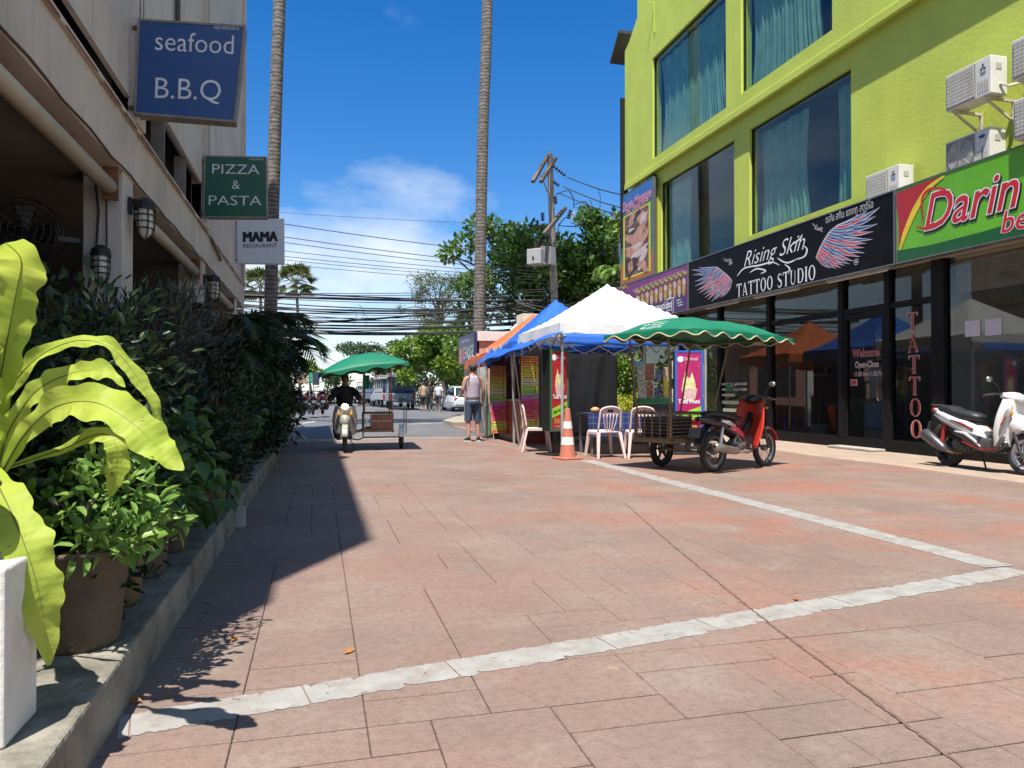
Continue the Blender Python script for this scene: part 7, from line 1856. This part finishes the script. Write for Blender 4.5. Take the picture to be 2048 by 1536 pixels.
# --- open sided passenger trucks
def truck(label, p, rz, tone):
    t = thing('passenger_truck', label, 'truck', p, rz, 'passenger trucks parked in a row'); B = M('truck_%s' % tone[0], tone[1], .4, var=.1); RF = M('truck_roof', (.50,.46,.40), .6, var=.12, scale=3)
    MB().box(-2.6,.6,-.85,.85,.55,1.05).build('bed', B, t, bevel=.03)
    MB().loft([ring_car(*a) for a in ((.62,.45,1.75,.85,.74),(1.35,.45,1.72,.85,.70),(1.75,.45,1.12,.85,.74),(2.5,.45,1.0,.82,.70))]).build('cab', B, t, bevel=.03)
    MB().loft([ring_car(*a) for a in ((.9,1.14,1.62,.87,.77),(1.34,1.14,1.62,.87,.77))]).build('cab_window', M('car_glass'), t); MB().quad((1.40,-.66,1.64),(1.40,.66,1.64),(1.77,.70,1.16),(1.77,-.70,1.16)).build('windscreen', M('car_glass'), t)
    MB().box(-2.75,.75,-.92,.92,2.10,2.20).build('roof', RF, t, bevel=.04); rk = MB()
    for y in (-.85,.85): rk.bar((-2.7,y,2.36),(.7,y,2.36),.04)
    for k in range(6): rk.bar((-2.7+.68*k,-.85,2.36),(-2.7+.68*k,.85,2.36),.03); rk.bar((-2.7+.68*k,-.85,2.2),(-2.7+.68*k,-.85,2.36),.03); rk.bar((-2.7+.68*k,.85,2.2),(-2.7+.68*k,.85,2.36),.03)
    rk.build('roof_rack', STEEL, t)
    for k in range(5):
        for s_ in (-1,1): MB().bar((-2.55+.77*k,s_*.83,1.05),(-2.55+.77*k,s_*.83,2.1),.05).build('roof_post', B, t)
    for s_ in (-1,1):
        MB().box(-2.5,.5,s_*.60-.2,s_*.60+.2,1.06,1.18).build('bench', SEATM, t); MB().box(-2.5,.5,s_*.82-.015,s_*.82+.015,1.15,1.40).build('side_board', B, t)
        wheel(t,-1.7,s_*.72,.34,.2,M('rim_dull'),spoke='cast'); wheel(t,1.75,s_*.72,.34,.2,M('rim_dull'),spoke='cast'); MB().box(-2.64,-2.60,s_*.74-.07,s_*.74+.07,.66,.98).build('tail_lamp', M('tail_red'), t)
    MB().box(-2.62,-2.56,-.84,.84,1.42,2.08).build('rear_window', M('truck_glass', (.05,.07,.10), .2), t); MB().box(-2.95,-2.62,-.6,.6,.42,.47).build('step', STEEL, t); MB().box(-2.64,-2.60,-.25,.25,.60,.75).build('number_plate', M('plate_blank'), t)
    return t
tones = [('steel_blue',(.20,.25,.31)),('pale_blue',(.33,.35,.38)),('mid_blue',(.13,.18,.27)),('grey_blue',(.30,.31,.32))]
for k,(u,v,rz,lab) in enumerate(((808,819,88,'open sided blue passenger truck nearest, with its back to the camera'),(780,815,96,'second passenger truck in the row, partly behind the tricycle posts'),(757,811,100,'third passenger truck in the row'),(738,808,104,'farthest passenger truck in the row, beside the rider'))):
    truck(lab, G(u,v)+V(0,2.6,0), R(rz), tones[k])
# ================================================================== PEOPLE
def skinned(nodes, edges, root):
    names = list(nodes); me = bpy.data.meshes.new('body')
    me.from_pydata([nodes[n][0] for n in names], [(names.index(a), names.index(b)) for a, b in edges], [])
    ob = bpy.data.objects.new('body', me); COL.objects.link(ob)
    md = ob.modifiers.new('skin', 'SKIN'); md.use_smooth_shade = True; md.branch_smoothing = .6
    for i, n in enumerate(names):
        r = nodes[n][1]; sv = me.skin_vertices[0].data[i]; sv.radius = (r, r) if not isinstance(r, tuple) else r; sv.use_root = (n == root)
    s2 = ob.modifiers.new('sub', 'SUBSURF'); s2.levels = s2.render_levels = 2
    dg = bpy.context.evaluated_depsgraph_get(); m2 = bpy.data.meshes.new_from_object(ob.evaluated_get(dg))
    vs = [tuple(v.co) for v in m2.vertices]; fs = [tuple(p.vertices) for p in m2.polygons]
    bpy.data.objects.remove(ob); bpy.data.meshes.remove(me); bpy.data.meshes.remove(m2)
    return MB().add(vs, fs)
def hand(mb, wrist, d, palm_n, s=1.):
    d = Vector(d).normalized(); n = Vector(palm_n); n = (n-d*n.dot(d)).normalized(); sd = d.cross(n); w = Vector(wrist)
    mb.loft([[w+d*t*s+sd*a*k*s+n*b*.013*s for a,b in ((-1,-1),(1,-1),(1,1),(-1,1))] for t,k in ((-.01,.022),(.04,.036),(.085,.036))])
    for i in range(4):
        o = w+d*.08*s+sd*(-.028+.019*i)*s; L_ = [.065,.075,.070,.055][i]*s
        mb.tube([o, o+d*L_*.5+n*.010*s, o+d*L_*.8+n*.030*s, o+d*L_*.85+n*.045*s], [.009*s,.0085*s,.008*s,.006*s], 6)
    o = w+d*.02*s-sd*.03*s; mb.tube([o, o+d*.03*s-sd*.022*s+n*.01*s, o+d*.06*s-sd*.024*s+n*.025*s], [.011*s,.010*s,.007*s], 6)
def head(mb, c, face, s=1.):
    f = Vector(face).normalized(); sd = f.cross(V(0,0,1)).normalized(); up = sd.cross(f)
    m = Matrix((sd,f,up)).transposed(); c = Vector(c)
    mb.ell(c, .075*s,.095*s,.115*s, 16, 12, m); mb.ell(c+f*.03*s-up*.06*s, .055*s,.06*s,.06*s, 12, 8, m)
    mb.ell(c+f*.095*s-up*.015*s, .013*s,.018*s,.022*s, 8, 6, m)
    for e in (-1,1): mb.ell(c+sd*e*.076*s-f*.005*s-up*.005*s, .012*s,.022*s,.032*s, 8, 6, m)
    return m
def faceparts(t, c, m, s=1.):
    c = Vector(c)
    for e in (-1,1): MB().ell(c+m@V(e*.032*s,.083*s,.012*s), .012*s,.008*s,.007*s, 8, 6).build('eye', M('eye_dark', (.03,.02,.02), .3), t, smooth=True)
    MB().ell(c+m@V(0,.088*s,-.058*s), .022*s,.008*s,.006*s, 8, 6).build('mouth', M('lip', (.25,.10,.08), .5), t, smooth=True)
def oval(c, rx, ry, n=18): return [V(c[0]+rx*math.cos(2*math.pi*k/n), c[1]+ry*math.sin(2*math.pi*k/n), c[2]) for k in range(n)]
def standing(label, p, rz, skin, shirt, shorts, hairm, s=1., cap=True, tank=True, stride=0., arm=0, longp=False, group=None, shoes=None):
    t = thing('person', label, 'person', p, rz, group); t.scale = (s,s,s)          # faces +y
    a = stride
    N_ = {'pel':((0,0,.93),(.135,.10)),'bel':((0,.005,1.07),(.125,.095)),'che':((0,0,1.27),(.15,.105)),'nb':((0,-.01,1.42),(.08,.07)),'nk':((0,.005,1.50),.052),'hd':((0,.015,1.56),.05),
          'hl':((-.085,0,.86),.085),'kl':((-.10,.03+a,.48),.056),'al':((-.11,-.03+a*1.2,.09),.040),'tl':((-.13,.12+a*1.2,.035),.034),
          'hr':((.085,0,.86),.085),'kr':((.10,.02-a,.48),.056),'ar':((.12,-.03-a*1.6,.09),.040),'tr':((.15,.12-a*1.6,.035),.034),
          'sl':((-.175,-.01,1.385),.058),'el':((-.245,-.03,1.12),.042),'wl':((-.21,.20,1.06),.028) if arm else ((-.26,.03,.87),.028),
          'sr':((.175,-.01,1.385),.058),'er':((.245,-.02,1.12),.042),'wr':((.255,.08,.88),.028)}
    E_ = [('pel','bel'),('bel','che'),('che','nb'),('nb','nk'),('nk','hd'),('pel','hl'),('hl','kl'),('kl','al'),('al','tl'),('pel','hr'),('hr','kr'),('kr','ar'),('ar','tr'),('nb','sl'),('sl','el'),('el','wl'),('nb','sr'),('sr','er'),('er','wr')]
    b = skinned(N_, E_, 'pel'); hc = (0,.03,1.60); m = head(b, hc, (0,1,-.15))
    hand(b, N_['wl'][0], V(*N_['wl'][0])-V(*N_['el'][0]), (.5,.3,.3)); hand(b, N_['wr'][0], V(*N_['wr'][0])-V(*N_['er'][0]), (-.6,.4,0))
    b.build('body', skin, t, smooth=True); faceparts(t, hc, m)
    # shirt
    if tank: rings = [((0,0,.92),.158,.125),((0,0,1.0),.152,.122),((0,0,1.12),.146,.116),((0,0,1.25),.166,.124),((0,-.005,1.33),.160,.118),((0,-.01,1.40),.115,.09),((0,-.01,1.435),.10,.08)]
    else: rings = [((0,0,.90),.165,.13),((0,0,1.0),.158,.125),((0,0,1.12),.15,.118),((0,0,1.27),.178,.128),((0,-.005,1.36),.19,.112),((0,-.01,1.42),.13,.09),((0,-.01,1.46),.075,.07)]
    sh = MB().loft([oval(*r) for r in rings], cap=False).build('shirt', shirt, t, smooth=True, solid=.008)
    if tank:
        for e in (-1,1): MB().tube([(e*.125,.075,1.33),(e*.095,.03,1.45),(e*.10,-.06,1.44),(e*.14,-.10,1.30)],.012,6).build('strap', M('strap_dark', (.05,.05,.06), .7), sh)
        MB().loft([oval((0,0,.885),.160,.127), oval((0,0,.94),.159,.126)], cap=False).build('hem', M('white_hem', (.62,.62,.64), .8), sh, smooth=True)
    else:
        for sn,en in (('sl','el'),('sr','er')):
            p0, p1 = V(*N_[sn][0]), V(*N_[en][0]); MB().tube([p0-V(p0.x*.3,0,-.01), p0.lerp(p1,.3), p0.lerp(p1,.75)],[.07,.068,.06],10,cap=False).build('sleeve', shirt, sh, smooth=True)
    st = MB().loft([oval((0,0,.97),.150,.118), oval((0,0,.86),.168,.132), oval((0,0,.80),.165,.13)]).build('shorts', shorts, t, smooth=True)
    for h_,k_,a_ in (('hl','kl','al'),('hr','kr','ar')):
        p0, p1, p2 = V(*N_[h_][0]), V(*N_[k_][0]), V(*N_[a_][0])
        MB().tube([p0+V(0,0,-.01), p0.lerp(p1,.5), p1+V(0,0,-.02)] + ([p2+V(0,0,.05)] if longp else []), [.105,.092,.086]+([.07] if longp else []), 12, cap=False).build('shorts_leg', shorts, st, smooth=True)
    for f_,a_ in (('tl','al'),('tr','ar')):
        q, w = V(*N_[f_][0]), V(*N_[a_][0]); d = (q-w); d.z = 0; d.normalize(); sd = V(-d.y,d.x,0); c = w+d*.06
        fo = MB().loft([[c+d*x+sd*y*hw+V(0,0,z-c.z+.0) for y,z in ((-1,.028),(1,.028),(.9,hh),(-.9,hh))] for x,hw,hh in ((-.11,.034,.09),(-.03,.04,.095),(.06,.044,.065),(.125,.032,.045))]).build('shoe', shoes or M('shoe_black', (.02,.02,.022), .6), t, smooth=False, bevel=.008)
        MB().loft([[c+d*x+sd*y*hw+V(0,0,z-c.z) for y,z in ((-1,.0),(1,.0),(1,.027),(-1,.027))] for x,hw in ((-.115,.036),(-.03,.042),(.06,.046),(.13,.034))]).build('sole', M('sole_white', (.62,.62,.62), .6), fo)
    hc_ = V(*hc)
    MB().ell(hc_+V(0,-.012,.018), .082,.100,.108, 16, 10).build('hair', hairm, t, smooth=True)
    if cap:
        o = MB().ell(hc_+V(0,-.005,.045), .088,.104,.085, 16, 10).build('cap', M('cap_dark', (.05,.045,.05), .8), t, smooth=True); MB().ell(hc_+V(0,.10,.06), .065,.07,.012, 12, 6).build('peak', M('cap_dark'), o, smooth=True)
    return t
SKIN = M('skin_tan', (.40,.22,.15), .55, var=.06); SKIN2 = M('skin_brown', (.22,.12,.075), .55, var=.06); HAIR = M('hair_black', (.015,.012,.01), .5)
standing('man in lavender tank top and denim shorts standing with his back turned', G(946,883), .12, SKIN, M('lavender_cloth', (.36,.31,.37), .85, var=.08, scale=5, bump=.2, bscale=25), M('denim', (.045,.075,.125), .85, var=.2, scale=9, bump=.2, bscale=60), HAIR, 1.02, True, True, 0., 1)
GP = 'people walking far down the road'
for k,(u,v,lab,sk,shc,soc,cp,tk) in enumerate(((847,824,'far pedestrian with bare arms and dark shorts',SKIN,(.45,.30,.22),(.03,.03,.04),False,True),(859,822,'far pedestrian dressed in dark clothes',SKIN2,(.02,.02,.025),(.03,.03,.035),False,False),(877,823,'far pedestrian in a white shirt walking near the white car',SKIN,(.55,.55,.58),(.03,.03,.045),True,False))):
    standing(lab, G(u,v), [0.2,3.0,2.6][k], sk, M('far_shirt%d' % k, shc, .8), M('far_shorts%d' % k, soc, .8), HAIR, 1.0, cp, tk, .06, 0, k == 1, GP)
# --- the rider on the moving tricycle: seated, hands on the grips (bike frame: x forward)
rd = thing('person', 'rider in a dark shirt steering the cream scooter tricycle', 'person', (.52,15.0,0), R(-92)); rd.scale = (.87,.87,.87)
N_ = {'pel':((.20,0,.86),(.15,.12)),'bel':((.24,0,1.02),(.135,.11)),'che':((.30,0,1.22),(.165,.12)),'nb':((.31,0,1.37),(.085,.075)),'nk':((.34,0,1.45),.055),'hd':((.36,0,1.50),.05)}
E_ = [('pel','bel'),('bel','che'),('che','nb'),('nb','nk'),('nk','hd')]
for s_,n_ in ((1,'l'),(-1,'r')):
    N_.update({'h'+n_:((.28,s_*.09,.84),.09),'k'+n_:((.70,s_*.17,.80),.065),'a'+n_:((.72,s_*.13,.42),.042),'t'+n_:((.86,s_*.14,.38),.036),'s'+n_:((.32,s_*.19,1.33),.062),'e'+n_:((.56,s_*.32,1.12),.045),'w'+n_:((.84,s_*.31,1.06),.03)})
    E_ += [('pel','h'+n_),('h'+n_,'k'+n_),('k'+n_,'a'+n_),('a'+n_,'t'+n_),('nb','s'+n_),('s'+n_,'e'+n_),('e'+n_,'w'+n_)]
b = skinned(N_, E_, 'pel'); hc = (.37,0,1.555); m = head(b, hc, (1,0,-.05))
for s_,n_ in ((1,'l'),(-1,'r')): hand(b, N_['w'+n_][0], (1,0,-.25), (0,0,-1))
b.build('body', SKIN2, rd, smooth=True); faceparts(rd, hc, m)
DS = M('rider_shirt', (.022,.020,.022), .8, var=.15)
def ringx(c, rx, ry, tilt=-.25, n=18): return [V(c[0]+rx*math.cos(2*math.pi*k/n), c[1]+ry*math.sin(2*math.pi*k/n), c[2]+rx*math.cos(2*math.pi*k/n)*tilt) for k in range(n)]
sh = MB().loft([ringx((.20,0,.86),.14,.18),ringx((.24,0,1.02),.13,.165),ringx((.29,0,1.20),.145,.195),ringx((.31,0,1.31),.125,.21),ringx((.32,0,1.38),.09,.13),ringx((.335,0,1.42),.07,.08)], cap=False).build('shirt', DS, rd, smooth=True, solid=.008)
for s_,n_ in ((1,'l'),(-1,'r')):
    p0, p1, p2 = V(*N_['s'+n_][0]), V(*N_['e'+n_][0]), V(*N_['w'+n_][0]); MB().tube([p0-V(0,s_*.06,0), p0.lerp(p1,.4), p1, p1.lerp(p2,.15)],[.078,.074,.062,.058],10,cap=False).build('sleeve', DS, sh, smooth=True)
    q0, q1, q2 = V(*N_['h'+n_][0]), V(*N_['k'+n_][0]), V(*N_['a'+n_][0]); MB().tube([q0-V(.05,0,0), q0.lerp(q1,.5), q1, q1.lerp(q2,.5), q2],[.105,.10,.085,.075,.065],10,cap=False).build('trouser_leg', M('rider_trousers', (.03,.03,.035), .8), rd, smooth=True)
    f_ = V(*N_['a'+n_][0]); MB().loft([[f_+V(x,y*hw,z) for y,z in ((-1,-.055),(1,-.055),(.9,hh),(-.9,hh))] for x,hw,hh in ((-.06,.035,.03),(.05,.042,.02),(.18,.034,-.015))]).build('shoe', M('shoe_black'), rd, bevel=.008)
MB().ell(V(*hc)+V(-.015,0,.02), .102,.085,.108, 16, 10).build('hair', M('hair_reddish', (.045,.018,.014), .6), rd, smooth=True)
